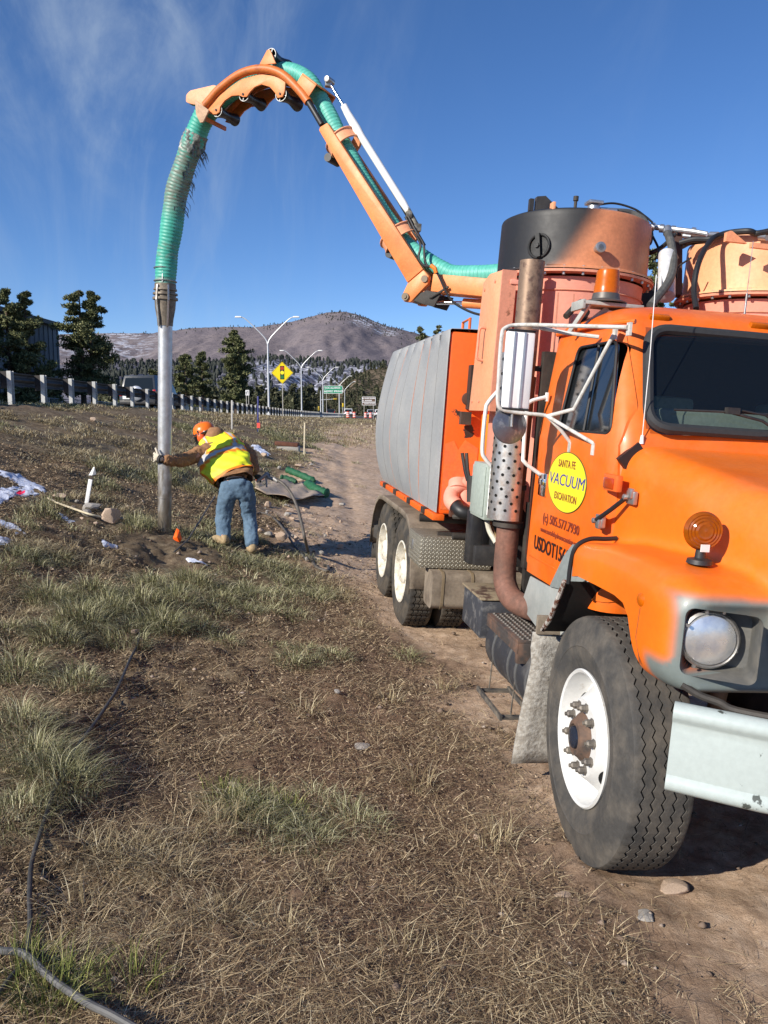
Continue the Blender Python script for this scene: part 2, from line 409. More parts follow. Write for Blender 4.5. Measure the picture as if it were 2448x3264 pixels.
# ================================================================== ground, road, hills
def ground_material():
    m, nt, b = newmat('dry_dirt_and_litter'); N = nt.nodes; K = nt.links
    tc = N.new('ShaderNodeTexCoord')
    def noise(sc, dt=6, rg=.6, dist=0):
        n = N.new('ShaderNodeTexNoise'); n.inputs['Scale'].default_value = sc; n.inputs['Detail'].default_value = dt; n.inputs['Roughness'].default_value = rg; n.inputs['Distortion'].default_value = dist
        K.new(tc.outputs['Object'], n.inputs['Vector']); return n.outputs['Fac']
    def ramp(f, st):
        cr = N.new('ShaderNodeValToRGB')
        while len(cr.color_ramp.elements) < len(st): cr.color_ramp.elements.new(.5)
        for e, (p, c) in zip(cr.color_ramp.elements, st): e.position = p; e.color = (*c, 1)
        K.new(f, cr.inputs[0]); return cr.outputs[0]
    def mix(f, a, bb, mode='MIX'):
        x = N.new('ShaderNodeMix'); x.data_type = 'RGBA'; x.blend_type = mode
        for i, v in ((0, f), (6, a), (7, bb)):
            if isinstance(v, (int, float)): x.inputs[i].default_value = v
            else: K.new(v, x.inputs[i])
        return x.outputs[2]
    dirt = ramp(noise(9, 9, .7), [(.3, (.10, .060, .038)), (.5, (.26, .168, .110)), (.7, (.44, .305, .205))])
    dirt = mix(.45, dirt, ramp(noise(70, 6, .7), [(.3, (.035, .022, .016)), (.5, (.20, .135, .093)), (.7, (.48, .36, .26))]), 'MIX')
    dirt = mix(.55, dirt, ramp(noise(1.3, 4, .55), [(.34, (.42, .38, .36)), (.62, (1.1, 1.06, 1.0))]), 'MULTIPLY')
    pale = ramp(noise(11, 9, .7), [(.3, (.32, .215, .145)), (.5, (.56, .405, .285)), (.72, (.74, .58, .44))])
    pale = mix(.5, pale, ramp(noise(1.1, 5, .6), [(.34, (.62, .58, .55)), (.62, (1.08, 1.05, 1.0))]), 'MULTIPLY')
    tr_ = N.new('ShaderNodeAttribute'); tr_.attribute_name = 'track'; dirt = mix(tr_.outputs['Fac'], dirt, pale)
    grass = ramp(noise(6, 9, .75, .6), [(.3, (.05, .035, .023)), (.5, (.16, .118, .075)), (.72, (.36, .29, .19))])
    at_ = N.new('ShaderNodeAttribute'); at_.attribute_name = 'grass'
    c = mix(at_.outputs['Fac'], dirt, grass)
    K.new(c, b.inputs['Base Color']); b.inputs['Roughness'].default_value = .95; b.inputs['Specular IOR Level'].default_value = .15
    b1 = N.new('ShaderNodeBump'); b1.inputs['Strength'].default_value = .7; b1.inputs['Distance'].default_value = .02; K.new(noise(38, 8, .75), b1.inputs['Height'])
    b2 = N.new('ShaderNodeBump'); b2.inputs['Strength'].default_value = .6; b2.inputs['Distance'].default_value = .007; K.new(noise(160, 4, .7), b2.inputs['Height'])
    K.new(b1.outputs[0], b2.inputs['Normal']); K.new(b2.outputs[0], b.inputs['Normal'])
    return m
def track_mask(x, y):
    xc = np.interp(y, [0, 3, 6, 12, 20, 30, 60], [2.7, 2.5, 1.9, .1, -.55, -1.1, -1.6])
    wd = np.interp(y, [0, 6, 12, 30], [1.5, 1.6, 1.75, 1.35])
    d = np.abs(x-xc)/wd+fbm(x*1.3, y*1.3, 3, 41)*.8
    return smooth(1.15, .75, d)*smooth(75, 40, y)
def build_ground():
    def axis(segs):
        out = [segs[0][0]]
        for a, b_, st in segs:
            n = max(1, int(round((b_-a)/st))); out += list(np.linspace(a, b_, n+1)[1:])
        return np.array(out)
    xs = axis([(-9000, -3000, 1500), (-3000, -600, 400), (-600, -100, 50), (-100, -30, 7), (-30, -11, 1.2), (-11, -6, .25), (-6, -3.2, .1), (-3.2, 2.6, .032), (2.6, 5, .1), (5, 14, .8), (14, 100, 8), (100, 600, 50), (600, 3000, 400), (3000, 9000, 1500)])
    ys = axis([(-300, -20, 40), (-20, 0, 3), (0, 1.8, .3), (1.8, 6.5, .032), (6.5, 13, .06), (13, 24, .16), (24, 60, .8), (60, 300, 6), (300, 1000, 50), (1000, 12000, 1000)])
    X, Y = np.meshgrid(xs, ys)
    Z = g(X, Y)
    near = smooth(16, 7, Y)*smooth(5, 3, np.abs(X))
    rut = track_mask(X, Y)
    Z = Z+near*(fbm(X*9, Y*9, 4, 5, .6)*.055+np.maximum(fbm(X*26, Y*26, 3, 8, .6), -.05)*.045)*(1-.35*rut)*(1+.7*smooth(0, -1, X))
    # tyre ruts along the track
    xr = np.interp(Y, [0, 6, 12, 20, 30], [1.6, 1.2, .1, -.45, -.9])
    Z = Z-.03*np.exp(-((X-xr+.55)/.16)**2)*smooth(9, 11, Y)*smooth(40, 25, Y)
    n, k = X.shape; idx = np.arange(n*k).reshape(n, k)
    F = np.stack([idx[:-1, :-1], idx[:-1, 1:], idx[1:, 1:], idx[1:, :-1]], -1).reshape(-1, 4)
    o = npmesh('ground', np.stack([X, Y, Z], -1).reshape(-1, 3), F, ground_material(), smoothf=True)
    hill = smooth(.0, -1.4, X)
    gr = np.clip(np.maximum(hill*(1-rut)+fbm(X*.8, Y*.8, 4, 77)*1.0*hill, smooth(25, 60, Y))+fbm(X*2, Y*2, 3, 31)*.5, 0, 1)
    gr = gr*(1-rut*.9)
    tk_ = np.clip(np.maximum(rut, smooth(.6, 2.2, X+fbm(X*1.2, Y*1.2, 3, 8)*1.6)*smooth(9, 7, Y))+fbm(X*3, Y*3, 3, 12)*.5*smooth(-1.5, 0, X)*smooth(20, 10, Y), 0, 1)
    attr(o, 'track', tk_.ravel()); attr(o, 'grass', gr.ravel()); tag(o, kind='structure')
build_ground()
ASPH = mat('asphalt', (.055, .055, .058), .85, c2=(.075, .074, .072), scale=2, bump=.2)
PAINTW = mat('road_paint', (.55, .55, .52), .7)
def build_road():
    Y = np.array([-60, 0, 20, 40, 70, 100, 115, 130, 145, 165, 200, 260, 400])
    xl = np.array([-25.]*9+[-26, -22, -10, 20]); xr = np.array([-10.3]*5+[-10.2, -9.2, -5., -.5, 5, 12, 25, 60])
    V = []; F = []
    for i, y in enumerate(Y):
        for t in np.linspace(0, 1, 7):
            x = xl[i]+(xr[i]-xl[i])*t; V.append((x, y, float(g0(min(x, -9), y))+.05 if y < 105 else float(g0(x, y))+.04))
    for i in range(len(Y)-1):
        for j in range(6): F.append((i*7+j, i*7+j+1, (i+1)*7+j+1, (i+1)*7+j))
    o = npmesh('road', V, F, ASPH); tag(o, kind='structure')
    mb = MB()
    for xx in (-11.0, -18.4):
        P = [(xx, y, float(g0(-9, y))+.06) for y in range(0, 100, 10)]
        mb.grid([[(x-.06, y, z) for x, y, z in P], [(x+.06, y, z) for x, y, z in P]])
    tag(mb.build('road_marking', PAINTW), kind='structure')
build_road()
# ---- hills: real terrain sheets at their distance
def hill_sheet(name, pts, y_crest, y_foot, z_foot, m, nx=260, ny=60, rough=.02, seed=1, back=1.25, gully=1.):
    """ridge line given by survey pixels (px, py) at distance y_crest; slope falls towards the viewer to y_foot"""
    px = [p[0] for p in pts]; py = [p[1] for p in pts]
    xs = np.linspace(px[0], px[-1], nx)
    ax = (xs-CX)/FPX
    # pixel row -> height at distance
    def height(row, dist): 
        r = -(row-CY)/FPX; 
        return EYE+dist*((r*_U[2]+_F[2])/(r*_U[1]+_F[1]))
    zc = height(np.interp(xs, px, py), y_crest)
    T = np.linspace(0, 1, ny); P = []
    for t in T:
        y = y_foot+(y_crest-y_foot)*t
        base = z_foot+(zc-z_foot)*(t**1.25)
        X = ax*y*1.0; amp = (zc-z_foot)*gully*(np.sin(t*math.pi)*.9+.02)
        nz = fbm(X/(y_crest*.035)+.6*fbm(X/(y_crest*.02), t*6+X*0, 3, seed+5), t*3.0+X*0, 4, seed)
        nz2 = fbm(X/(y_crest*.010), t*11+X*0, 3, seed+3)
        P.append(np.stack([X, np.full_like(X, y), base+amp*(nz*.55+nz2*.16)+zc*rough*fbm(X/(y_crest*.004), t*40+X*0, 2, seed+9)], -1))
    X = ax*y_crest*back; P.append(np.stack([X, np.full_like(X, y_crest*back), z_foot-20+0*X], -1))
    P = np.array(P); n, k = P.shape[:2]; idx = np.arange(n*k).reshape(n, k)
    F = np.stack([idx[:-1, :-1], idx[:-1, 1:], idx[1:, 1:], idx[1:, :-1]], -1).reshape(-1, 4)
    o = npmesh(name, P.reshape(-1, 3), F, m, smoothf=True); tag(o, kind='structure'); return o, P
def hill_mat(name, ca, cb, cc, scale, snow=0., snow_z=0., dots=.0, dotscale=60.):
    m, nt, b = newmat(name); N = nt.nodes; K = nt.links
    tc = N.new('ShaderNodeTexCoord'); mp = N.new('ShaderNodeMapping'); mp.inputs['Scale'].default_value = (1/scale,)*3
    K.new(tc.outputs['Object'], mp.inputs['Vector'])
    def noise(sc, dt=6, rg=.6):
        n = N.new('ShaderNodeTexNoise'); n.inputs['Scale'].default_value = sc; n.inputs['Detail'].default_value = dt; n.inputs['Roughness'].default_value = rg
        K.new(mp.outputs[0], n.inputs['Vector']); return n.outputs['Fac']
    def rng_(f, a, b_):
        r = N.new('ShaderNodeMapRange'); r.inputs[1].default_value = a; r.inputs[2].default_value = b_; K.new(f, r.inputs[0]); return r.outputs[0]
    def mix(f, a, bb):
        x = N.new('ShaderNodeMix'); x.data_type = 'RGBA'
        for i, v in ((0, f), (6, a), (7, bb)):
            if isinstance(v, tuple): x.inputs[i].default_value = (*v, 1)
            elif isinstance(v, (int, float)): x.inputs[i].default_value = v
            else: K.new(v, x.inputs[i])
        return x.outputs[2]
    c = mix(rng_(noise(1.2, 8, .65), .4, .6), ca, cb)
    if dots > 0: c = mix(rng_(noise(dotscale, 3, .7), 1-dots-.03, 1-dots+.03), c, cc)
    if snow > 0:
        sx = N.new('ShaderNodeAttribute'); sx.attribute_name = 'snow'
        f = rng_(noise(9, 7, .7), .5, .56)
        mm = N.new('ShaderNodeMath'); mm.operation = 'MULTIPLY'; K.new(f, mm.inputs[0]); K.new(sx.outputs['Fac'], mm.inputs[1])
        c = mix(mm.outputs[0], c, (.55, .56, .62))
    K.new(c, b.inputs['Base Color']); b.inputs['Roughness'].default_value = 1; b.inputs['Specular IOR Level'].default_value = 0
    bp = N.new('ShaderNodeBump'); bp.inputs['Strength'].default_value = .7; bp.inputs['Distance'].default_value = scale*.02; K.new(noise(14, 8, .7), bp.inputs['Height']); K.new(bp.outputs[0], b.inputs['Normal'])
    return m
HM1 = hill_mat('mountain_slope', (.19, .165, .178), (.235, .198, .197), (.125, .115, .13), 700, snow=.5, dots=.42, dotscale=30)
HM2 = hill_mat('mesa_slope', (.14, .135, .165), (.20, .195, .235), (.055, .062, .06), 200, snow=.7, dots=.46, dotscale=22)
HM3 = hill_mat('scrub_hill', (.155, .118, .085), (.215, .165, .118), (.035, .038, .022), 60, dots=.50, dotscale=18)
ridge = [(-900, 1090), (-300, 1075), (0, 1068), (200, 1066), (364, 1062), (500, 1062), (627, 1046), (720, 1042), (823, 1043), (880, 1034), (940, 1025), (1000, 1008), (1042, 997), (1089, 992), (1140, 1001), (1215, 1033), (1300, 1056), (1380, 1075), (1500, 1088), (1800, 1120), (2400, 1150), (3300, 1190)]
mtn, P1 = hill_sheet('mountain', ridge, 6000, 2600, 40, HM1, 420, 80, .012, 5, gully=.30)
c_ = coords(mtn)
pxs = CX+FPX*c_[:, 0]/np.maximum(c_[:, 1], 1)*1.0
tt = (c_[:, 1]-2600)/3400
attr(mtn, 'snow', np.clip(smooth(560, 420, pxs)*smooth(.45, .75, tt)*.8+smooth(1100, 1130, pxs)*smooth(1290, 1230, pxs)*smooth(.80, .86, tt)*smooth(1.0, .97, tt)*1.0, 0, 1))
mesa, P2 = hill_sheet('mesa', [(-900, 1190), (0, 1180), (364, 1150), (500, 1158), (700, 1150), (860, 1142), (980, 1146), (1100, 1152), (1260, 1165), (1500, 1170), (2400, 1190), (3300, 1190)], 2300, 900, 6, HM2, 360, 60, .02, 15, gully=.9)
c_ = coords(mesa); tt = (c_[:, 1]-900)/1400; pxs = CX+FPX*c_[:, 0]/np.maximum(c_[:, 1], 1)
attr(mesa, 'snow', np.clip(smooth(720, 860, pxs)*smooth(.15, .4, tt)*smooth(.98, .8, tt)*1.1, 0, 1))
scrub, P3 = hill_sheet('scrub_hill', [(960, 1296), (1010, 1268), (1060, 1232), (1110, 1205), (1170, 1180), (1240, 1168), (1330, 1158), (1500, 1130), (1800, 1110), (2100, 1090), (2500, 1090), (3200, 1100)], 620, 330, 1.0, HM3, 260, 60, .03, 25, gully=.8)
# ---- forest far off: one mass
def forest(name, spots, m, label):
    """spots: list of (x, y, z, h, w)"""
    V = []; F = []; o = 0
    sp = np.array(spots); n = 7
    for x, y, z, h, wd in sp:
        rows = 5; ph = random.random()*6
        for i in range(rows+1):
            t = i/rows; rr = wd*.5*(math.sin(math.pi*min(1, (t*.86+.10)))**.75)*(1 if i < rows else .15)
            for j in range(n):
                a = 2*math.pi*j/n+ph+i*.5; q = rr*(.72+.56*random.random())
                V.append((x+math.cos(a)*q, y+math.sin(a)*q, z+h*(.12+.88*t)+random.uniform(-.04, .04)*h))
        for i in range(rows):
            for j in range(n):
                a0 = o+i*n+j; a1 = o+i*n+(j+1) % n
                F.append((a0, a1, a1+n)); F.append((a0, a1+n, a0+n))
        o += (rows+1)*n
    ob = npmesh(name, V, F, m); tag(ob, label, 'trees', kind='stuff'); return ob
def leafy_forest(name, spots, m, label, per=150):
    sp = np.array(spots); n = len(sp)*per; i = np.repeat(np.arange(len(sp)), per); t = rng.random(n)**.9; ph = rng.uniform(0, 6.28, len(sp))[i]
    env = np.sin(np.pi*np.minimum(1, t*.80+.16))**.8*(.75+.25*np.sin(t*23+ph)); a = rng.uniform(0, 2*np.pi, n); r = sp[i, 4]*.5*env*np.sqrt(rng.uniform(.25, 1, n))*(.8+.2*np.sin(a*3+ph))
    c = np.stack([sp[i, 0]+np.cos(a)*r, sp[i, 1]+np.sin(a)*r, sp[i, 2]+sp[i, 3]*(.06+.94*t)], 1); s = (sp[i, 3]*.085*rng.uniform(.6, 1.4, n))[:, None]
    d1 = rng.normal(size=(n, 3)); d1 /= np.linalg.norm(d1, axis=1)[:, None]; d2 = rng.normal(size=(n, 3)); d2 /= np.linalg.norm(d2, axis=1)[:, None]
    V = np.stack([c-d1*s, c+d1*s, c+d2*s*1.3], 1).reshape(-1, 3); F = np.arange(n*3).reshape(-1, 3)
    tr = MB()
    for x, y, z, h, w_ in spots: tr.cyl((x, y, z-1), (x, y, z+h*.7), h*.014+.05, n=4, cap=False)
    k = len(V); TV = np.array(tr.v); TF = np.array([(f[0], f[1], f[2]) for f in tr.f]+[(f[0], f[2], f[3]) for f in tr.f])+k
    ob = npmesh(name, np.concatenate([V, TV]), np.concatenate([F, TF]), m); tag(ob, label, 'trees', kind='stuff'); return ob
FARN = island_mat('far_conifer_needles', [(0, (.030, .036, .020)), (.5, (.070, .075, .042)), (.85, (.12, .12, .068)), (1, (.17, .165, .10))], .9)
SHRB = island_mat('juniper_scrub', [(0, (.030, .032, .018)), (.6, (.075, .072, .042)), (1, (.14, .125, .08))], .9)
FOREST = mat('dark_conifer_foliage', (.030, .038, .020), 1, c2=(.060, .062, .034), scale=.35, spec=.1, bump=.0, fine=.3)
FOREST2 = mat('distant_conifer_foliage', (.040, .047, .042), 1, c2=(.065, .068, .058), scale=.05, spec=.1, fine=.2)
def sheet_z(P, x, y):
    i = int(np.argmin(np.abs(P[:-1, 0, 1]-y))); row = P[i]; return float(np.interp(x, row[:, 0], row[:, 2]))
sp = []
for _ in range(1500):
    y = random.uniform(300, 620)**1.0; px = random.uniform(330, 1330); x = (px-CX)/FPX*y
    z = 1.0
    if px > 960 and y > 335: z = sheet_z(P3, x, y)
    if px > 1010 and random.random() < .55: continue
    h = random.uniform(6, 13)*(1.0 if px < 1000 else .55); sp.append((x, y, z-.5, h, h*random.uniform(.38, .6)))
leafy_forest('conifer_forest', sp, FARN, 'band of dark green conifers along the valley beyond the highway')
sp = []
for _ in range(2600):
    px = random.uniform(330, 1320); t = random.random()
    y = 900+1390*(t**.8 if px > 780 else random.uniform(0, 1)**.7); x = (px-CX)/FPX*y
    if px > 760 and .12 < (y-900)/1400 < .84 and random.random() < .8: continue
    z = sheet_z(P2, x, y); h = random.uniform(9, 17); sp.append((x, y, z-1, h, h*random.uniform(.35, .55)))
forest('mesa_forest', sp, FOREST2, 'dark conifers dotted over the snowy mesa slopes')
sp = []
for _ in range(620):
    px = random.uniform(840, 1420) if random.random() < .75 else random.uniform(330, 900); y = 6000-abs(random.gauss(0, 1))*(330 if px > 1040 else 120); x = (px-CX)/FPX*y
    if px < 1040 and random.random() < .4: continue
    z = sheet_z(P1, x, y); h = random.uniform(8, 19); sp.append((x, y, z-2, h, h*.36))
forest('ridge_forest', sp, FOREST2, 'thin line of trees along the mountain crest')
sp = []
for _ in range(1700):
    y = random.uniform(340, 615); px = random.uniform(980, 2450); x = (px-CX)/FPX*y; z = sheet_z(P3, x, y)
    h = random.uniform(1.6, 4.2); sp.append((x, y, z-.3, h, h*1.0))
leafy_forest('hillside_shrubs', sp, SHRB, 'low dark juniper shrubs on the near scrub hill', 26)
# ================================================================== the vacuum truck (local frame: +x its right side, +y forward, z up)
truck = empty('vacuum_truck', (0, 0, 0), 'orange and grey vacuum excavation truck with a tall hose boom, parked on the dirt track', 'truck')
_tm = Matrix(TM.tolist()).to_4x4(); _tm.translation = Vector(TO); truck.matrix_world = _tm
def tp(name, mb, m, parent=None, bevel=0., ang=35, seg=2): return mb.build(name, m, parent or truck, bevel, ang, seg)
# ---- frame
fr = MB()
for s in (-1, 1):
    fr.bb((s*.40, -6.3, .72), (s*.48, .75, .98))
for y in (-6.2, -5.0, -3.6, -2.4, -.9, .2): fr.bb((-.40, y-.05, .78), (.40, y+.05, .92))
tp('chassis_frame', fr, DARK, bevel=.008)
ax = MB()
ax.cyl((-1.0, 0, .5), (1.0, 0, .5), .065); ax.box((0, 0, .5), (1.3, .11, .12))
for y in (-4.31, -5.47): ax.cyl((-.95, y, .40), (.95, y, .40), .085); ax.sphere((0, y, .42), .24)
each(ax, 'axle', DARK, truck)
sp_ = MB()
for s in (-1, 1):
    for k in range(4): sp_.box((s*.46, .05, .70+k*.014), (.08, 1.3-k*.22, .011))
    sp_.bar((s*.46, -.55, .72), (s*.46, -.62, .95), .07, .05); sp_.bar((s*.46, .68, .72), (s*.46, .70, .92), .07, .05)
    sp_.cyl((s*.62, .16, .55), (s*.58, .22, 1.15), .035); sp_.box((s*.60, .22, 1.14), (.14, .12, .05))
    sp_.box((s*.62, -.08, 1.02), (.20, .26, .03), Euler((.2, .25*s, 0)).to_matrix()); sp_.box((s*.70, -.32, .86), (.22, .12, .08))
    sp_.bar((s*.48, -.1, 1.05), (s*.95, -.38, .93), .10, .012)
tp('suspension_parts', sp_, mat('dusty_suspension_steel', (.19, .16, .13), .8, c2=(.30, .25, .20), scale=10, bump=.15))
eng = MB(); eng.box((0, .2, 1.15), (.62, 1.1, .62)); eng.box((0, .80, 1.2), (.80, .08, .7)); eng.cyl((.36, .1, 1.2), (.36, .5, 1.22), .09)
tp('engine', eng, DARK, bevel=.02)
# ---- tyres and wheels
def tyre_mesh(rad, wid, seat, zig, tread_w, grooves, gw, gd, amp, blocks=False):
    """axis along +x, outer side +x"""
    NA = zig*4; half = wid/2; P = []
    lat = []                                        # across the tread
    edge = tread_w/2
    side = [(-half*.62, seat), (-half*.80, seat+.012), (-half*.84, seat+.018), (-half*.86, seat+.026), (-half*.93, seat+.05), (-half*.985, seat+.085), (-half*1.005, (seat+rad)*.5-.012), (-half*1.025, (seat+rad)*.5-.008), (-half*1.005, (seat+rad)*.5-.002), (-half*.985, rad-.10), (-half*.90, rad-.045), (-half*.84, rad-.022), (-edge-.004, rad-.010)]
    cuts = []
    for gx in grooves: cuts += [('g', gx-gw/2, 0), ('g', gx-gw/2+.0015, gd), ('g', gx+gw/2-.0015, gd), ('g', gx+gw/2, 0)]
    tread = [('t', -edge, .006)]+[('t', -edge+.012, .001)]
    for c in cuts: tread.append(c)
    tread += [('t', edge-.012, .001), ('t', edge, .006)]
    for i in range(NA):
        a = 2*math.pi*i/NA; ca, sa = math.cos(a), math.sin(a); ph = i % 4; z = (0, 1, 0, -1)[ph]*amp
        row = []
        for x, r in side: row.append((x, r*ca, r*sa))
        for kind, x, dep in tread:
            xx = x+(z if kind == 'g' else 0)
            rr = rad-dep-.10*max(0, abs(xx)-.06)**1.6
            if kind == 't' and ph == 0 and dep == .001: rr -= .006
            if blocks and kind == 'g' and dep == 0 and ph in (0,): rr -= .010
            row.append((xx, rr*ca, rr*sa))
        for x, r in side[::-1]: row.append((-x, r*ca, r*sa))
        P.append(row)
    n = len(P); k = len(P[0]); vs = [p for r in P for p in r]; fs = []
    for i in range(n):
        for j in range(k-1): fs.append((i*k+j, ((i+1) % n)*k+j, ((i+1) % n)*k+j+1, i*k+j+1))
    me = bpy.data.meshes.new('tyre'); me.from_pydata(vs, [], fs); me.update()
    bm = bmesh.new(); bm.from_mesh(me); bmesh.ops.recalc_face_normals(bm, faces=bm.faces); bm.to_mesh(me); bm.free()
    return me
FT = tyre_mesh(.545, .305, .285, 66, .245, (-.088, -.045, 0, .045, .088), .009, .013, .007)
RT = tyre_mesh(.535, .275, .285, 46, .225, (-.068, -.022, .022, .068), .011, .015, .010, True)
def wheel_front(side):
    y, z = 0.0, .54; x = side*(1.12-.155+.018)
    w_ = MB(); w_.lathe([(.0, .0), (.09, 0), (.10, .05), (.10, .10), (.055, .105), (.05, .16), (.0, .165)], (0, 0, 0), (1, 0, 0), 28, False)
    root = w_.build('front_wheel', DARK, truck); root.location = (x, y, z); root.rotation_euler = (0, 0, R(-3)+(0 if side > 0 else math.pi))
    ty = obj('tyre', FT, RUBBER, root, ang=28)
    rim = MB(); rim.lathe([(.302, .128), (.305, .138), (.298, .146), (.287, .140), (.281, .115), (.270, .085), (.262, .060), (.254, .047), (.245, .046), (.234, .054), (.190, .108), (.180, .124), (.170, .132), (.112, .132), (.106, .128), (.0, .128)], (0, 0, 0), (1, 0, 0), 72, False)
    rim.lathe([(.302, -.138), (.276, -.06), (.272, .0)], (0, 0, 0), (1, 0, 0), 48, False)
    ro = rim.build('rim', RIMW, root, ang=30)
    hh = MB()
    for k in range(2):
        a = R(-48+180*k); hh.lathe([(.001, -.0365), (.050, -.0365)], (0, 0, 0), (1, 0, 0), 24, False)
    holes = MB()
    for k in range(2):
        a = R(-31+180*k); er = Vector((0, math.cos(a), math.sin(a))); sl_ = (-er*.044+Vector((.054, 0, 0))).normalized(); nn_ = (er*.054+Vector((.044, 0, 0))).normalized()
        c = er*.211+Vector((.0825, 0, 0))+nn_*.001; u, v = sl_, Vector((0, -math.sin(a), math.cos(a)))
        holes.prism([(math.cos(t)*.031, math.sin(t)*.048) for t in np.linspace(0, 2*math.pi, 22)[:-1]], c, u, v, nn_*.0015)
    each(holes, 'hand_hole', HOLE, root)
    nuts = MB()
    for k in range(10):
        a = 2*math.pi*k/10+.2; c = Vector((.132, math.cos(a)*.142, math.sin(a)*.142))
        nuts.lathe([(.0225, 0), (.0225, .006), (.017, .008), (.017, .030), (.0125, .034), (.009, .037), (.009, .044), (0, .045)], c, (1, 0, 0), 6, False)
    each(nuts, 'lug_nut', mat('dusty_lug_nut_steel', (.13, .115, .10), .6, .3, c2=(.24, .21, .17), scale=20), root, ang=20)
    hub = MB(); hub.lathe([(.112, .130), (.104, .142), (.092, .152), (.078, .172), (.060, .175), (.056, .165), (.0, .165)], (0, 0, 0), (1, 0, 0), 26, False)
    hub.build('hub', mat('rusty_hub', (.15, .09, .06), .8, c2=(.05, .04, .035), scale=15, bump=.2), root, ang=30)
    cap = MB(); cap.lathe([(.052, .165), (.048, .180), (.030, .188), (0, .190)], (0, 0, 0), (1, 0, 0), 26, False)
    cap.build('hub_cap', mat('hub_cap_glass', (.02, .025, .04), .2), root)
wheel_front(1); wheel_front(-1)
def wheel_rear(side, y):
    root = MB().lathe([(0, 0), (.12, 0), (.12, .10), (.09, .13), (0, .135)], (0, 0, 0), (1, 0, 0), 24, False).build('rear_wheel', RIMD, truck)
    root.location = (side*1.06, y, .405); root.rotation_euler = (0, 0, 0 if side > 0 else math.pi)
    obj('tyre', RT, RUBBER2, root, ang=28)
    rim = MB(); rim.lathe([(.302, .118), (.304, .126), (.297, .132), (.286, .128), (.278, .10), (.268, .02), (.258, -.03), (.235, -.055), (.19, -.062), (.165, -.03), (.150, -.015), (0, -.015)], (0, 0, 0), (1, 0, 0), 48, False)
    rim.lathe([(.302, -.125), (.27, -.02)], (0, 0, 0), (1, 0, 0), 36, False)
    rim.build('rim', RIMD, root, ang=30)
    nuts = MB()
    for k in range(10):
        a = 2*math.pi*k/10; nuts.lathe([(.017, 0), (.017, .035), (0, .036)], (-.015, math.cos(a)*.135, math.sin(a)*.135), (1, 0, 0), 6, False)
    each(nuts, 'lug_nut', DARK, root)
    inner = MB().lathe([(.302, .118), (.28, .05), (.2, .0), (0, 0)], (0, 0, 0), (1, 0, 0), 32, False).build('inner_dual_wheel', RIMD, truck)
    inner.location = (side*.73, y, .405); inner.rotation_euler = root.rotation_euler; obj('tyre', RT, RUBBER2, inner, ang=28)
for y in (-4.31, -5.47):
    for s in (1, -1): wheel_rear(s, y)
# ---- cab shell
def cab_half(z):
    return float(np.interp(z, [1.05, 1.85, 2.40, 2.455, 2.50, 2.535, 2.56, 2.572], [1.0, 1.0, .932, .920, .885, .82, .70, .45]))
def cab_front(z): return float(np.interp(z, [1.05, 1.86, 2.42, 2.48, 2.525, 2.56, 2.572], [-.22, -.15, -.44, -.475, -.54, -.66, -.80]))
def cab_rear(z): return float(np.interp(z, [1.05, 2.42, 2.50, 2.54, 2.572], [-1.30, -1.30, -1.27, -1.20, -1.05]))
def cab_ring(z, off=0., n=9):
    hw = cab_half(z)+off; yf = cab_front(z)+off; yr = cab_rear(z)-off; pts = []; r = min(.13, hw*.5)
    fx = np.linspace(-(hw-r), hw-r, 15)
    bow = lambda x: .05*(1-(x/max(hw, .1))**2)
    ring = [(x, yf-.05+bow(x)) for x in fx]
    yc = ring[-1][1]
    for k in range(1, n): a = math.pi/2*(1-k/n); ring.append((hw-r+r*math.cos(a), yc-r+r*math.sin(a)))
    for y in np.linspace(yc-r, yr+.06, 9): ring.append((hw, y))
    for k in range(1, 5): a = -math.pi/2*k/5; ring.append((hw-.06+.06*math.cos(a), yr+.06+.06*math.sin(a)))
    ring += [(x, yr) for x in np.linspace(hw-.06, -(hw-.06), 11)]
    for k in range(1, 5): a = -math.pi/2*(1+k/5); ring.append((-(hw-.06)+.06*math.cos(a), yr+.06+.06*math.sin(a)))
    for y in np.linspace(yr+.06, yc-r, 9): ring.append((-hw, y))
    for k in range(1, n): a = math.pi/2*(2-k/n); ring.append((-(hw-r)+r*math.cos(a), yc-r+r*math.sin(a)))
    return [(x, y, z) for x, y in ring]
def cab_solid(off, z0, z1=None):
    zs = [z for z in (1.05, 1.3, 1.6, 1.85, 1.95, 2.1, 2.25, 2.40, 2.43, 2.455, 2.48, 2.50, 2.52, 2.535, 2.55, 2.56, 2.568, 2.572)]
    if z1: zs = [z for z in zs if z <= z1]
    zs = [z for z in zs if z > z0+.01]; zs = [z0]+zs
    mb = MB(); rows = [cab_ring(max(z, 1.05), off) for z in zs]; rows = [[(x, y, zz+(off if zz > 2.5 else 0)) for x, y, _ in r] for r, zz in zip(rows, zs)]
    mb.grid(rows, close=True); n = len(rows[0]); mb.f.append(tuple(range(n))[::-1]); mb.f.append(tuple((len(rows)-1)*n+j for j in range(n))); return mb
cab = rawobj(cab_solid(0, 1.05), 'cab')
inner = rawobj(cab_solid(-.035, 1.10, 2.53))
ws_n = Vector((0, .89, .457)).normalized(); ws_up = Vector((0, -.457, .89)); WSC = Vector((0, -.285, 2.162))
WS = [(-.865, -.255), (.865, -.255), (.80, .275), (-.80, .275)]
cut1 = rawobj(MB().prism(round_poly(WS, .11, 7), WSC-ws_n*.25, (1, 0, 0), ws_up, ws_n*.7))
SW = [(-.965, 1.90), (-.30, 1.90), (-.445, 2.345), (-.915, 2.345)]
cut2 = rawobj(MB().prism(round_poly(SW, .05, 5), (-1.3, 0, 0), (0, 1, 0), (0, 0, 1), (2.6, 0, 0)))
boolean(cab, [inner, cut1, cut2])
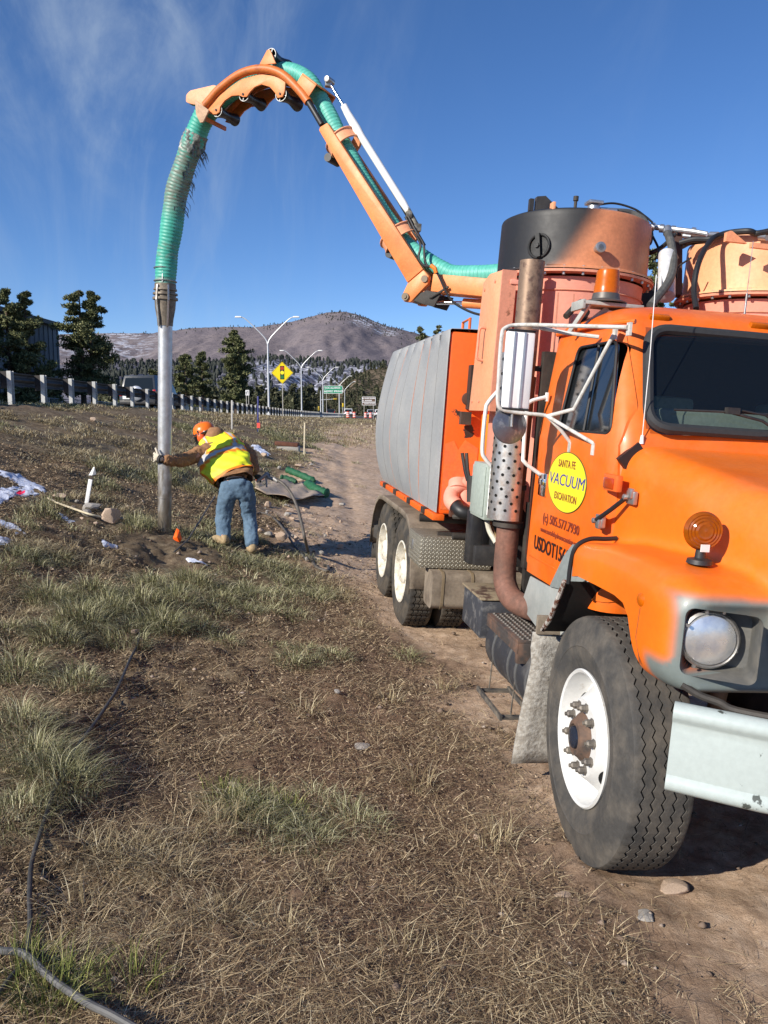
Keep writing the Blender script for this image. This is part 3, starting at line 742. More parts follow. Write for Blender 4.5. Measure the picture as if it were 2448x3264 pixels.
cab.data.materials.clear(); cab.data.materials.append(ORANGE); cab.data.polygons.foreach_set('use_smooth', [True]*len(cab.data.polygons)); cab.data.set_sharp_from_angle(angle=R(30)); cab.parent = truck
CABSHADE = mat('cab_shade_tone', (.028, .026, .026), .9)  # interior shade put into a near-black colour for the inner cab faces
def shade_inside(o):
    o.data.materials.append(CABSHADE)
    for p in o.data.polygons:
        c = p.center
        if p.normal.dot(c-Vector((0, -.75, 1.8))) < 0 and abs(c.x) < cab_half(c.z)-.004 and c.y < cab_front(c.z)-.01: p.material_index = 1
shade_inside(cab)
# doors: panel proud of the shell
for s in (1, -1):
    d_ = rawobj(cab_solid(.006, 1.05, 2.48), 'door')
    DP = round_poly([(-1.265, 1.10), (-.235, 1.10), (-.235, 1.87), (-.375, 2.395), (-1.06, 2.395), (-1.215, 1.87)], .05, 4)
    keep = rawobj(MB().prism(DP, (s*.885, 0, 0), (0, 1, 0), (0, 0, 1), (s*.4, 0, 0)))
    inn = rawobj(cab_solid(-.02, .9, 2.53)); boolean(d_, [keep], 'INTERSECT')
    win = rawobj(MB().prism(round_poly(SW, .05, 5), (s*.4, 0, 0), (0, 1, 0), (0, 0, 1), (s*.9, 0, 0)))
    boolean(d_, [inn, win]); d_.data.materials.clear(); d_.data.materials.append(ORANGE); d_.data.polygons.foreach_set('use_smooth', [True]*len(d_.data.polygons)); d_.data.set_sharp_from_angle(angle=R(30)); d_.parent = truck; shade_inside(d_)
    if s == 1: door = d_
    def sx(z): return s*(cab_half(z))
    gl = MB(); P = []
    SWr = round_poly(SW, .05, 5)
    gl.v = [(sx(z)-s*.012, y, z) for y, z in SWr]; gl.f = [tuple(range(len(SWr)))]; gl.build('side_window', mat('side_window_glass', (.014, .016, .018), .03, spec=1.0, fine=0), d_)
    rb = MB().tube([(sx(z)+s*.002, y, z) for y, z in SWr+SWr[:2]], .008, 6, False); rb.tube([(sx(1.9)+s*0, -.62, 1.90), (sx(2.34), -.655, 2.345)], .008, 6); rb.build('window_seal', HOSEB, d_)
    dl = MB(); dl.box((s*1.012, -1.08, 1.585), (.014, .11, .13)); dl.box((s*1.022, -1.08, 1.60), (.016, .075, .035)); dl.build('door_handle', CHROME, d_, bevel=.004)
    tr = MB(); zz = [(-1.24, 1.10), (-.25, 1.10)]
    tr.tube([(s*1.008, -1.262, 1.15), (s*1.008, -1.262, 1.6), (s*1.008, -1.215, 1.88)], .006, 6); tr.build('door_edge_seam', mat('door_gap_shadow_tone', (.05, .012, .004), .8, fine=0), d_)  # dark line put in for the shadow in the door gap
    sc = MB().box((s*1.007, -.85, 1.155), (.006, .72, .012)); sc.build('body_crease', ORANGE, d_, bevel=.003)
# drip rail
dr = MB()
for s in (1, -1):
    dr.tube([(s*(cab_half(2.41)+.012), -1.25, 2.44), (s*(cab_half(2.41)+.016), -.75, 2.445), (s*(cab_half(2.41)+.012), -.42, 2.43), (s*(cab_half(2.41)-.03), -.36, 2.43)], .012, 8)
dr.build('drip_rail', ORANGE, truck)
# windshield glass and seal
def wsp(a, b, off=0.):
    p = WSC+Vector((a, 0, 0))+ws_up*b; bowd = .05*(1-(a/.95)**2)-.045-.06*max(0, abs(a)-.78)**1.2
    return p+Vector((0, bowd, 0))+ws_n*off
rows = []
for v in np.linspace(-.262, .282, 8):
    wv = .865+(.80-.865)*(v+.255)/.53+.01; rows.append([wsp(a, v, .012) for a in np.linspace(-wv, wv, 24)])
ws = MB().grid(rows).build('windscreen', see_through(mat('windscreen_glass', (.010, .014, .018), .04, spec=.8, fine=0), .52), truck)
WSr = round_poly([(a*1.0, b) for a, b in WS], .11, 7)
cl = [wsp(a, b, .016) for a, b in WSr]; MB().tube(cl+cl[:2], .026, 8, False).build('windscreen_seal', mat('windscreen_rubber', (.028, .030, .032), .7), truck)
wi = MB(); wi.tube([wsp(.16, -.30, .03), wsp(.33, -.20, .05), wsp(.48, -.165, .045)], .007, 8); wi.tube([wsp(.12, -.30, .03), wsp(.31, -.17, .05), wsp(.42, -.155, .05)], .005, 8)
wi.tube([wsp(.20, -.155, .035), wsp(.45, -.160, .040), wsp(.74, -.165, .032)], .006, 6); wi.box(wsp(.47, -.16, .05), (.06, .03, .03)); wi.build('wiper', BLACK, truck)
# interior seen dimly
it = MB(); it.box((0, -.50, 1.94), (1.60, .26, .20)); it.box((.45, -1.0, 1.75), (.45, .15, .75)); it.box((-.45, -1.0, 1.75), (.45, .15, .75)); it.build('dashboard_and_seats', mat('grey_green_dashboard', (.34, .46, .38), .8), truck, bevel=.03)
MB().bb((-.93, -1.262, 1.12), (.93, -1.25, 2.44)).bb((-.78, -1.2, 2.49), (.78, -.62, 2.50)).build('cab_shade_panels', mat('cab_shade_tone', (.028, .026, .026), .9), truck)  # added dark panels that keep the cab dark behind the glass
stw = MB().tube([(-.45+math.cos(t)*.20, -.62+math.sin(t)*.06, 1.98+math.sin(t)*.17) for t in np.linspace(0, 2*math.pi, 33)], .016, 8, False).cyl((-.45, -.5, 1.9), (-.45, -.62, 1.98), .03).bar((-.63, -.62, 1.98), (-.27, -.62, 1.98), .03, .02); stw.build('steering_wheel', BLACK, truck)
# clearance lights
for x in (.71, .19, 0, -.19, -.71):
    if x == 0: continue
    cl_ = MB(); z = 2.475; cl_.box((x, cab_front(z)-.05*(x/.9)**2-.004, z), (.105, .030, .042), Euler((R(-32), 0, R(-5 if x > 0 else 5)*abs(x)/.7)).to_matrix()); cl_.build('clearance_lamp', AMBER, truck, bevel=.008)
# ---- lettering on the door
BLUE = mat('blue_lettering', (.03, .04, .30), .5, fine=0); INK = mat('dark_lettering', (.03, .012, .01), .5, fine=0); YEL = mat('yellow_decal', (.85, .72, .02), .45, c2=(.80, .66, .03), scale=8, fine=.03); REDL = mat('red_brown_lettering', (.22, .04, .02), .5, fine=0)
dx = 1.0085
oval = MB().prism([(math.cos(t)*.262, math.sin(t)*.158) for t in np.linspace(0, 2*math.pi, 49)[:-1]], (dx, -.745, 1.628), (0, 1, 0), (0, 0, 1), (.0015, 0, 0)); dec = oval.build('company_decal', YEL, door)
ring = MB().tube([(dx, -.745+math.cos(t)*.262, 1.628+math.sin(t)*.158) for t in np.linspace(0, 2*math.pi, 49)], .0028, 6, False).build('decal_border', mat('dark_green_edge', (.05, .08, .02), .5, fine=0), dec)
DF = lambda y, z: frame((dx+.002, y, z), (0, 1, 0), (0, 0, 1))
def dtext(parent, s, y, z, size, m, sx=1., bold=0., shear=0., align='CENTER'):
    return text_mesh(s, size, m, parent, frame((dx+.002, y, z), (0, 1, 0), (0, 0, 1)), width=sx, bold=bold, shear=shear, align=align)
# the text runs towards the front: read from the side, forward is to the right
dtext(dec, 'SANTA FE', -.755, 1.722, .056, REDL, .235, .0008)
dtext(dec, 'VACUUM', -.748, 1.634, .088, BLUE, .485, 0, .15)
dtext(dec, 'EXCAVATION', -.738, 1.546, .054, REDL, .305, .0008)
dtext(door, '(c) 505.577.7930', -.775, 1.403, .072, REDL, .515, .0002)
dtext(door, 'www.santafehydroexcavation.com', -.775, 1.334, .042, REDL, .56, 0)
dtext(door, 'USDOT1560477', -.800, 1.243, .112, INK, .68, .0012)
# side marker lamp on the cowl
sm = MB(); sm.box((1.012, -.185, 1.680), (.03, .145, .075)); sm_ = sm.build('side_marker_lamp', mat('marker_base_paint', (.72, .13, .02), .5), truck, bevel=.006)
MB().box((1.030, -.190, 1.678), (.012, .10, .05)).build('lens', mat('red_amber_lens', (.42, .05, .005), .2, coat=.5), sm_, bevel=.008)
# ---- hood: volumes fused and smoothed
def loftbox(st, n=7):
    mb = MB(); rows = []
    for y, hw, z0, z1, r in st:
        rows.append([(x, y, z) for x, z in rrect(hw, (z1-z0)/2, r, n, (0, (z0+z1)/2))])
    mb.grid(rows, close=True); k = len(rows[0]); mb.f.append(tuple(range(k))); mb.f.append(tuple((len(rows)-1)*k+j for j in range(k))[::-1]); return mb
def sweep(x, y):
    a = abs(x); s = .586*min(max(1.15-a, -.05), .45)+.16*max(.70-a, 0); t = float(smooth(.0, .62, y)); return y+s*t
hb = loftbox([(-.30, .958, 1.18, 1.868, .13), (-.1, .950, 1.1, 1.848, .13), (.2, .895, 1.05, 1.785, .14), (.5, .80, 1.05, 1.69, .16), (.66, .74, 1.06, 1.60, .16), (.71, .69, 1.1, 1.52, .14)])
fb = loftbox([(-.195, 1.165, 1.0, 1.385, .05), (-.175, 1.172, 1.0, 1.405, .07), (-.10, 1.175, 1.0, 1.410, .09), (.08, 1.175, 1.0, 1.437, .11), (.35, 1.175, 1.0, 1.445, .11), (.58, 1.172, 1.0, 1.425, .11), (.67, 1.165, 1.015, 1.39, .10), (.705, 1.14, 1.035, 1.34, .08)])
for m_ in (hb, fb): m_.v = [(x, sweep(x, y), z) for x, y, z in m_.v]
hd = rawobj(hb, 'hood'); hf = rawobj(fb)
md = hd.modifiers.new('u', 'BOOLEAN'); md.operation = 'UNION'; md.object = hf; md.solver = 'EXACT'
rm = hd.modifiers.new('r', 'REMESH'); rm.mode = 'VOXEL'; rm.voxel_size = .016; rm.use_smooth_shade = True
sm2 = hd.modifiers.new('s', 'SMOOTH'); sm2.factor = .6; sm2.iterations = 9
bake(hd); bpy.data.objects.remove(hf)
ARCH = [(-.60, .80), (-.36, .98), (-.262, 1.197), (-.20, 1.235), (-.101, 1.258), (.093, 1.262), (.28, 1.262), (.36, 1.25), (.41, 1.21), (.455, 1.13), (.50, 1.06), (.53, .98), (.53, .80)]
ARCHp = [(y, z) for y, z in ARCH]
cuts = [rawobj(MB().prism(ARCHp, (s*.52, 0, 0), (0, 1, 0), (0, 0, 1), (s*.8, 0, 0))) for s in (1, -1)]
cuts.append(rawobj(MB().box((0, .1, .9), (1.1, 1.5, 1.3))))        # engine bay
hn = Vector((.506, .862, 0)); hu = Vector((-.862, .506, 0)); HC = Vector((1.012, .785, 1.205))
def pocket(hn, hu, HC):
    mb = MB(); rows = []
    for dep, sc in ((.06, 1.0), (0., 1.0), (-.13, .80)):
        rows.append([HC+hn*dep+hu*a*sc+Vector((0, 0, b*sc)) for a, b in rrect(.124, .120, .030, 4)])
    mb.grid(rows, close=True); k = len(rows[0]); mb.f.append(tuple(range(k))); mb.f.append(tuple(2*k+j for j in range(k))[::-1]); return mb
mirx = lambda v: Vector((-v.x, v.y, v.z))
cuts.append(rawobj(pocket(hn, hu, HC))); cuts.append(rawobj(pocket(mirx(hn), mirx(hu), mirx(HC))))
boolean(hd, cuts)
co = coords(hd)
ax_ = np.abs(co[:, 0]); dist_front = (ax_-1.13)*.506+(co[:, 1]-.72)*.862
msk = np.maximum(smooth(-.15, -.09, co[:, 1]-np.array([sweep(x_, .70) for x_ in co[:, 0]])), smooth(.62, .72, co[:, 1])*smooth(1.06, 1.0, ax_)*smooth(1.40, 1.34, co[:, 2]))*np.clip(smooth(1.385, 1.345, co[:, 2])*smooth(1.160, 1.125, ax_)+smooth(1.15, 1.10, co[:, 2]+.18*np.maximum(ax_-1.12, 0)), 0, 1)
HOODM = mat('hood_orange_paint', (.86, .175, .008), .42, c2=(.78, .145, .008), scale=1.6, coat=.12, fine=.05, chips=.745, attr='primer', c3=(.165, .195, .185))
hd.data.materials.clear(); hd.data.materials.append(HOODM); attr(hd, 'primer', msk)
hd.data.polygons.foreach_set('use_smooth', [True]*len(hd.data.polygons)); hd.data.set_sharp_from_angle(angle=R(38)); hd.parent = truck
# headlights
for s in (1, -1):
    f = (lambda v: v) if s == 1 else mirx
    n_, c_ = f(hn), f(HC); fw = Vector((n_.x*.42, 1, 0)).normalized()
    c0 = c_+Vector((-s*.0+s*.010, -.03, .005))
    bz = MB(); rows = []
    for dep, sc in ((-.002, 1.005), (-.125, .80)): rows.append([c_+n_*dep+f(hu)*a*sc+Vector((0, 0, b*sc)) for a, b in rrect(.124, .120, .030, 5)])
    bz.grid(rows, close=True); k = len(rows[0]); bz.f.append(tuple(k+j for j in range(k)))
    root = bz.build('headlight', mat('headlight_bucket_grey', (.10, .10, .095), .65, c2=(.16, .15, .13), scale=10), truck)
    MB().lathe([(.104, -.05), (.106, .0), (.098, .008), (.092, .0)], c0-fw*.035, fw, 40, False).build('retaining_ring', STEEL, root)
    MB().lathe([(.092, -.002), (.088, .008), (.060, .018), (.03, .023), (0, .024)], c0-fw*.035, fw, 40, False).build('lens', LENS, root)
    rbs = MB()
    for k_ in range(-6, 7):
        e_ = fw.cross(Vector((0, 0, 1))).normalized()*k_*.012; h_ = math.sqrt(max(0, .082**2-(k_*.012)**2)); rbs.tube([c0-fw*.018+e_+Vector((0, 0, q_*h_*.98))-fw*(.020*((q_*h_/.088)**2+(k_*.012/.088)**2)) for q_ in (-1, -.5, 0, .5, 1)], .0022, 5)
    rbs.build('lens_fluting', LENS, root)
    scw = MB()
    for a in (30, 75, 110, 200, 300): scw.cyl(c0-fw*.03+Vector((math.cos(R(a))*.108, 0, math.sin(R(a))*.108)), c0-fw*.02+Vector((math.cos(R(a))*.108, 0, math.sin(R(a))*.108)), .006, n=8)
    each(scw, 'retaining_screw', STEEL, root)
# flasher on the fender
fl = MB(); fc = Vector((.955, .50, 1.455)); fl.lathe([(.048, -.012), (.045, .004), (.02, .010), (.018, .04), (.0, .04)], fc, (0, 0, 1), 24, False)
fr_ = fl.build('fender_turn_lamp', BLACK, truck)
cc = fc+Vector((0, 0, .112))
MB().lathe([(.0, -.024), (.05, -.022), (.070, -.012), (.074, .0), (.070, .012), (.064, .018), (.060, .016), (.054, .020), (.048, .018), (.042, .023), (.036, .021), (.028, .026), (.02, .024), (0, .028)], cc, Vector((.15, 1, 0)), 40, False).build('amber_lens', AMBERD, fr_)
MB().box(cc+Vector((-.002, .024, -.062)), (.035, .004, .028)).build('sticker', WHITE, fr_)
# side marker on fender
MB().lathe([(.024, -.005), (.026, .004), (.018, .010), (0, .012)], (1.170, .50, 1.296), (1, .12, 0), 28, False).build('fender_marker_lamp', AMBER, truck)
# rubber trim along the fender rear edge
MB().tube(spline([(1.170, -.205, 1.20), (1.170, -.200, 1.29), (1.160, -.185, 1.375), (1.10, -.185, 1.415), (1.02, -.185, 1.42), (.965, -.185, 1.425)], 6), .011, 8).build('fender_rubber_trim', HOSEB, truck)
# hood latch
for a_, nm_ in (((.962, -.085, 1.626), 0), ((1.018, -.262, 1.492), 1)):
    hl = MB(); hl.box(a_, (.022, .075, .06)); hl.box((a_[0]+.014, a_[1]+.015, a_[2]+(.02 if not nm_ else -.012)), (.02, .035, .045)); hl.cyl((a_[0]+.01, a_[1]-.015, a_[2]), (a_[0]+.035, a_[1]-.015, a_[2]), .014, n=10); hl.build('hood_latch', STEEL, truck, bevel=.005)
MB().tube([(.985, -.095, 1.622), (1.01, -.175, 1.56), (1.040, -.258, 1.497)], .011, 8).build('hood_latch_strap', HOSEB, truck)
# black cowl seal between hood and cab
MB().box((.925, -.205, 1.805), (.12, .03, .07), Euler((0, R(42), 0)).to_matrix()).build('cowl_seal', HOSEB, truck)
# antenna
MB().cyl((.885, -.20, 1.865), (.885, -.20, 1.905), .011, .007).tube([(.885, -.20, 1.90), (.889, -.20, 2.25), (.895, -.21, 2.62)], .0022, 6).build('whip_antenna', WHITE, truck)
MB().tube([(-.02, -.95, 2.57), (-.02, -.95, 3.0)], .002, 6).cyl((-.02, -.95, 2.56), (-.02, -.95, 2.72), .006).build('roof_antenna', STEEL, truck)
# ---- grey splash panel behind the front wheel, and mudflap
spn = MB(); prof = [(-1.10, 1.050), (-.79, 1.058), (-.70, 1.13), (-.55, 1.24), (-.335, 1.24), (-.262, 1.20), (-.33, 1.09), (-.40, .98), (-.52, .87), (-.70, .80), (-.88, .785), (-1.17, .835), (-1.185, .90)]
spn.prism(prof[:], (1.02, 0, 0), (0, 1, 0), (0, 0, 1), (.012, 0, 0))
spl = spn.build('splash_panel', mat('grey_splash_panel', (.33, .35, .33), .55, c2=(.42, .43, .40), scale=5, fine=.06), truck, bevel=.01)
rows = []
for y, z in [(-.262, 1.20), (-.33, 1.09), (-.40, .98), (-.50, .89)]: rows.append([(x, y+(1.17-x)*-.0, z) for x in (.55, .8, 1.02, 1.165)])
MB().grid(rows).build('wheel_well_liner', mat('liner_black', (.015, .013, .012), .8), truck)
MB().tube([(1.165, -.262, 1.20), (1.165, -.33, 1.09), (1.165, -.40, .98), (1.15, -.52, .89)], .012, 8).build('chipped_liner_edge', mat('chipped_white_edge', (.45, .42, .38), .8, c2=(.12, .05, .03), scale=30, lo=.48, hi=.55), truck)
gs = MB().prism([(-.755, 1.065), (-.60, 1.26), (-.50, 1.34), (-.36, 1.34), (-.30, 1.20), (-.50, 1.10)], (1.034, 0, 0), (0, 1, 0), (0, 0, 1), (.012, 0, 0)); gs.build('fender_extension', GREYP, truck, bevel=.004)
mf = MB(); rows = []
for t in np.linspace(0, 1, 10):
    z = .86-.74*t; rows.append([(x+(.0 if t > .15 else .02*(1-t)), -.60-.05*t+.012*math.sin(t*5+x*6), z) for x in np.linspace(1.205-.05*(1-t), .66, 8)])
mf.grid(rows); m_ = mf.build('front_mudflap', MUDFLAP, truck); sd = m_.modifiers.new('s', 'SOLIDIFY'); sd.thickness = .010
MB().box((.98, -.585, .90), (.36, .02, .10)).cyl((1.08, -.575, .90), (1.08, -.57, .90), .012).build('mudflap_bracket', TANMUD, truck, bevel=.004)
# ---- bumper
bpth = [(-1.155, .778), (-1.02, .868), (-.90, .945), (-.75, 1.02), (-.5, 1.10), (0, 1.15), (.5, 1.10), (.75, 1.02), (.90, .945), (1.02, .868), (1.155, .778)]
bsec = [(-.07, .975), (-.055, .990), (-.03, .996), (-.008, .992), (.008, .980), (.013, .962), (.008, .945), (-.006, .932), (-.010, .922), (-.008, .90), (-.004, .755), (-.006, .738), (.004, .726), (.011, .710), (.008, .693), (-.006, .680), (-.03, .672), (-.07, .672), (-.07, .678), (-.03, .680), (-.012, .69), (-.016, .73), (-.014, .92), (-.012, .975), (-.04, .985)]
rows = []
for i, (x, y) in enumerate(bpth):
    a = Vector(bpth[max(i-1, 0)]); b = Vector(bpth[min(i+1, len(bpth)-1)]); d = (b-a).normalized(); nn = Vector((-d.y, d.x))
    rows.append([(x+nn.x*o, y+nn.y*o, z) for o, z in bsec])
bm_ = MB().grid(rows, close=True); k = len(bsec); bm_.f.append(tuple(range(k))); bm_.f.append(tuple((len(bpth)-1)*k+j for j in range(k))[::-1]); bm_.build('bumper', BUMP, truck, ang=40)
MB().tube([(1.172, .50, 1.265), (1.172, .49, 1.15), (1.168, .535, 1.06)], .0022, 5).build('fender_crack', mat('paint_crack', (.16, .05, .02), .8), truck)
MB().bb((-.42, .6, .78), (.42, 1.05, .84)).bb((-.5, .7, .9), (.5, .95, 1.02)).build('bumper_bracket', DARK, truck)
MB().tube(spline([(1.10, .72, 1.045), (1.05, .76, 1.02), (1.0, .80, 1.01), (.96, .83, .995), (.85, .92, 1.0), (.7, 1.0, 1.01)], 5), .014, 8).build('bumper_cable', DARK, truck)
gr = MB(); gr.box((.0, .96, 1.22), (1.1, .02, .42)); gr.build('grille', BLACK, truck)
# ---- mirror, stays, grab handles
mi = MB(); mi.box((1.293, -.85, 2.195), (.152, .045, .40)); mr = mi.build('mirror', mat('white_mirror_back', (.92, .92, .92), .22, fine=.02), truck, bevel=.012)
rb = MB(); rb.box((1.275, -.824, 2.195), (.012, .006, .39)); rb.box((1.330, -.824, 2.195), (.010, .006, .39)); rb.build('mirror_ribs', ALU, mr)
MB().box((1.293, -.876, 2.195), (.14, .006, .385)).build('mirror_glass', CHROME, mr)
each(MB().box((1.293, -.85, 2.398), (.150, .05, .012)).box((1.293, -.85, 1.992), (.150, .05, .012)), 'mirror_end_cap', BLACK, mr, bevel=.004)
st = MB()
st.tube(spline([(.965, -.30, 2.392), (1.15, -.62, 2.415), (1.30, -.84, 2.428), (1.372, -.865, 2.41), (1.392, -.86, 2.36), (1.392, -.85, 2.15), (1.388, -.84, 2.02), (1.36, -.835, 1.985), (1.28, -.83, 1.975), (1.16, -.80, 1.972), (1.13, -.79, 1.967)], 8), .0100, 10)
st.tube([(.955, -.46, 2.375), (1.04, -.66, 1.99+.02), (1.13, -.79, 1.967)], .0105, 10)
st.tube([(1.13, -.79, 1.967), (1.08, -.66, 1.92), (1.0, -.455, 1.845)], .0095, 10); st.tube([(1.13, -.79, 1.967), (1.06, -.76, 1.90), (1.0, -.755, 1.835)], .0095, 10)
st.tube([(.96, -.62, 2.375), (1.1, -.70, 2.39), (1.25, -.80, 2.42)], .010, 8)
for p in ((1.003, -.455, 1.82), (1.003, -.755, 1.81), (.955, -.30, 2.385), (.95, -.46, 2.38)): st.box(p, (.012, .035, .06))
st.build('mirror_stays', mat('greyish_white_tube_paint', (.58, .57, .53), .5, c2=(.36, .33, .28), scale=22, lo=.5, hi=.7), mr)
MB().lathe([(0, -.012), (.06, -.010), (.095, .0), (.098, .008), (.09, .016), (.05, .030), (0, .036)], (1.305, -.86, 1.905), (.1, -1, -.05), 36, False).build('convex_mirror', mat('scratched_dark_mirror_back', (.16, .17, .20), .35, .6, c2=(.3, .3, .3), scale=30, lo=.55, hi=.7), mr)
MB().tube([(1.305, -.84, 1.97), (1.305, -.835, 1.90)], .008, 8).build('convex_mirror_clamp', STEEL, mr)
gh = MB(); gh.tube(spline([(1.005, -1.17, 2.08), (1.10, -1.17, 2.045), (1.115, -1.17, 1.99), (1.115, -1.16, 1.75), (1.105, -1.15, 1.70), (1.005, -1.15, 1.635)], 6), .0115, 10)
for p in ((1.003, -1.17, 2.08), (1.003, -1.15, 1.62)): gh.box(p, (.01, .03, .05))
gh.build('grab_handle', WHITE, truck)
gh = MB(); gh.tube(spline([(1.13, -1.70, 2.12), (1.19, -1.70, 2.04), (1.205, -1.70, 1.98), (1.205, -1.70, 1.74), (1.18, -1.70, 1.68), (1.13, -1.70, 1.63)], 6), .013, 10); gh.build('grab_handle', WHITE, truck)
# beacon
be = MB(); be.box((.80, -.92, 2.575), (.34, .16, .02)); be.box((.965, -.92, 2.565), (.02, .16, .05)); be.bar((.80, -.92, 2.565), (.93, -.95, 2.44), .03, .03); be.bar((.93, -.86, 2.57), (.99, -.95, 2.42), .025, .025)
bb_ = be.build('beacon_lamp', mat('grey_beacon_bracket', (.38, .38, .35), .6), truck, bevel=.004)
MB().lathe([(.11, .0), (.112, .006), (.075, .02), (.07, .05), (.0, .05)], (.815, -.92, 2.588), (0, 0, 1), 32, False).build('beacon_base', mat('beacon_base_grey', (.12, .11, .10), .5, .4), bb_)
MB().lathe([(.067, .05), (.066, .09), (.063, .095), (.063, .120), (.061, .123), (.060, .160), (.056, .172), (0, .176)], (.815, -.92, 2.588), (0, 0, 1), 32, False).build('beacon_dome', AMBER, bb_)
tb = MB().tube([(.98, -1.05, 2.52), (.90, -1.1, 2.60), (.86, -1.15, 2.62)], .018, 8).tube([(.90, -1.05, 2.48), (.84, -1.1, 2.56), (.86, -1.15, 2.62)], .018, 8); tb.build('roof_grab_bar', DARK, truck)
# ---- exhaust
ex = MB(); ex.tube([(1.075, -1.42, 2.87), (1.075, -1.42, 2.3), (1.078, -1.42, 2.2)], .073, 32, False); ex.tube([(1.075, -1.42, 2.868), (1.075, -1.42, 2.4)], .068, 32, False)
exo = ex.build('exhaust_stack', STACK, truck)
MB().cyl((1.075, -1.42, 2.20), (1.085, -1.42, 1.32), .082, n=32).build('muffler', mat('rusty_muffler', (.22, .11, .06), .7, .2, c2=(.12, .06, .04), scale=8), exo)
sh = MB(); rows = []
A = [math.radians(a) for a in np.linspace(-78, 118, 22)]          # the guard wraps the outer and front side
for z in np.linspace(2.33, 1.335, 24): rows.append([(1.105+math.cos(a)*.112+.00*(2.3-z), -1.42+math.sin(a)*.112, z) for a in A])
sh.grid(rows); shd = sh.build('heat_shield', SHIELD, exo)
hl_ = MB()
for i in range(22):
    z = 2.29-i*.0425
    for k in range(5):
        a = math.radians(-50+k*34+(17 if i % 2 else 0)); c = Vector((1.105+math.cos(a)*.1128, -1.42+math.sin(a)*.1128, z)); nn = Vector((math.cos(a), math.sin(a), 0)); tt_ = Vector((-math.sin(a), math.cos(a), 0))
        hl_.prism([(math.cos(t)*.0095, math.sin(t)*.0095) for t in np.linspace(0, 2*math.pi, 13)[:-1]], c, tt_, (0, 0, 1), nn*.0015)
hl_.build('shield_holes', HOLE, shd)
MB().tube(spline([(1.082, -1.42, 1.36), (1.082, -1.42, 1.20), (1.080, -1.42, 1.02), (1.075, -1.38, .92), (1.045, -1.28, .855), (.96, -1.10, .845), (.80, -.85, .86)], 8), .070, 28).build('exhaust_elbow', RUST, exo)
cp = MB()
for z in (1.55, 1.32): cp.cyl((1.085, -1.42, z), (1.085, -1.42, z-.03), .092)
each(cp, 'exhaust_clamp', DARK, exo)
mb_ = MB(); mb_.box((.93, -1.36, 1.6), (.10, .05, 1.5)); mb_.box((1.0, -1.40, 2.25), (.24, .03, .03)); mb_.box((.97, -1.35, 1.25), (.05, .06, .4)); mb_.build('stack_mount', DARK, truck)
# ---- survey helpers in the truck frame
def TL(px, py, d): return Vector(TM.T@(np.array(at(px, py, d))-TO))
def q5(x, y): return 1150+x*.52, 950+y*.52
def qB(x, y): return 1850+x*.3604, 620+y*.3604
def qA(x, y): return 1500+x*.2411, 640+y*.2411
def T5(x, y, d): return TL(*q5(x, y), d)
def TB(x, y, d): return TL(*qB(x, y), d)
# ---- cyclones
LIDM = mat('sooty_lid_paint', (.60, .235, .11), .55, c2=(.52, .20, .09), scale=3, attr='soot', c3=(.016, .016, .017), fine=.12, bump=.03)
def cyclone(cx, cy, dz, soot, hw):
    d = MB(); d.lathe([(.30, 1.2), (.48, 1.55), (.485, 2.86+dz), (.49, 2.87+dz)], (cx, cy, 0), (0, 0, 1), 64)
    dr_ = d.build('cyclone_drum', PINK, truck, ang=30)
    f = MB(); f.lathe([(.49, 2.885+dz), (.553, 2.89+dz), (.555, 2.905+dz), (.50, 2.91+dz)], (cx, cy, 0), (0, 0, 1), 64, False); f.lathe([(.492, 2.78+dz), (.497, 2.785+dz), (.492, 2.79+dz)], (cx, cy, 0), (0, 0, 1), 64, False)
    f.build('drum_flange', PINKR, dr_, ang=20)
    b = MB()
    for k in range(28):
        a = 2*math.pi*k/28; b.cyl((cx+math.cos(a)*.53, cy+math.sin(a)*.53, 2.872+dz), (cx+math.cos(a)*.53, cy+math.sin(a)*.53, 2.93+dz), .010, n=8)
    each(b, 'flange_bolt', STEEL, dr_)
    l = MB(); rows = []; prof = [(.552, 2.912), (.548, 2.925), (.515, 2.93), (.508, 2.94)]+[(.508-.006*t, 2.94+.33*t) for t in np.linspace(0, 1, 14)[1:]]+[(.497, 3.282), (.47, 3.295), (.25, 3.33), (0, 3.34)]
    l.lathe([(r, z+dz) for r, z in prof], (cx, cy, 0), (0, 0, 1), 96, False)
    lo = l.build('drum_lid', LIDM if soot else mat('faded_lid_paint', (.84, .41, .21), .55, c2=(.78, .35, .17), scale=3, fine=.1), truck, ang=25)
    if soot:
        c = coords(lo); attr(lo, 'soot', smooth(-.10, .08, (c[:, 0]-(.60+(3.25-c[:, 2])*.55)))*smooth(2.905, 2.99, c[:, 2]+.35*np.clip(c[:, 0]-.75, -.1, .2)))
    return lo
lid = cyclone(.534, -2.2, 0, True, 1); lid2 = cyclone(-.80, -2.05, -.045, False, 1)
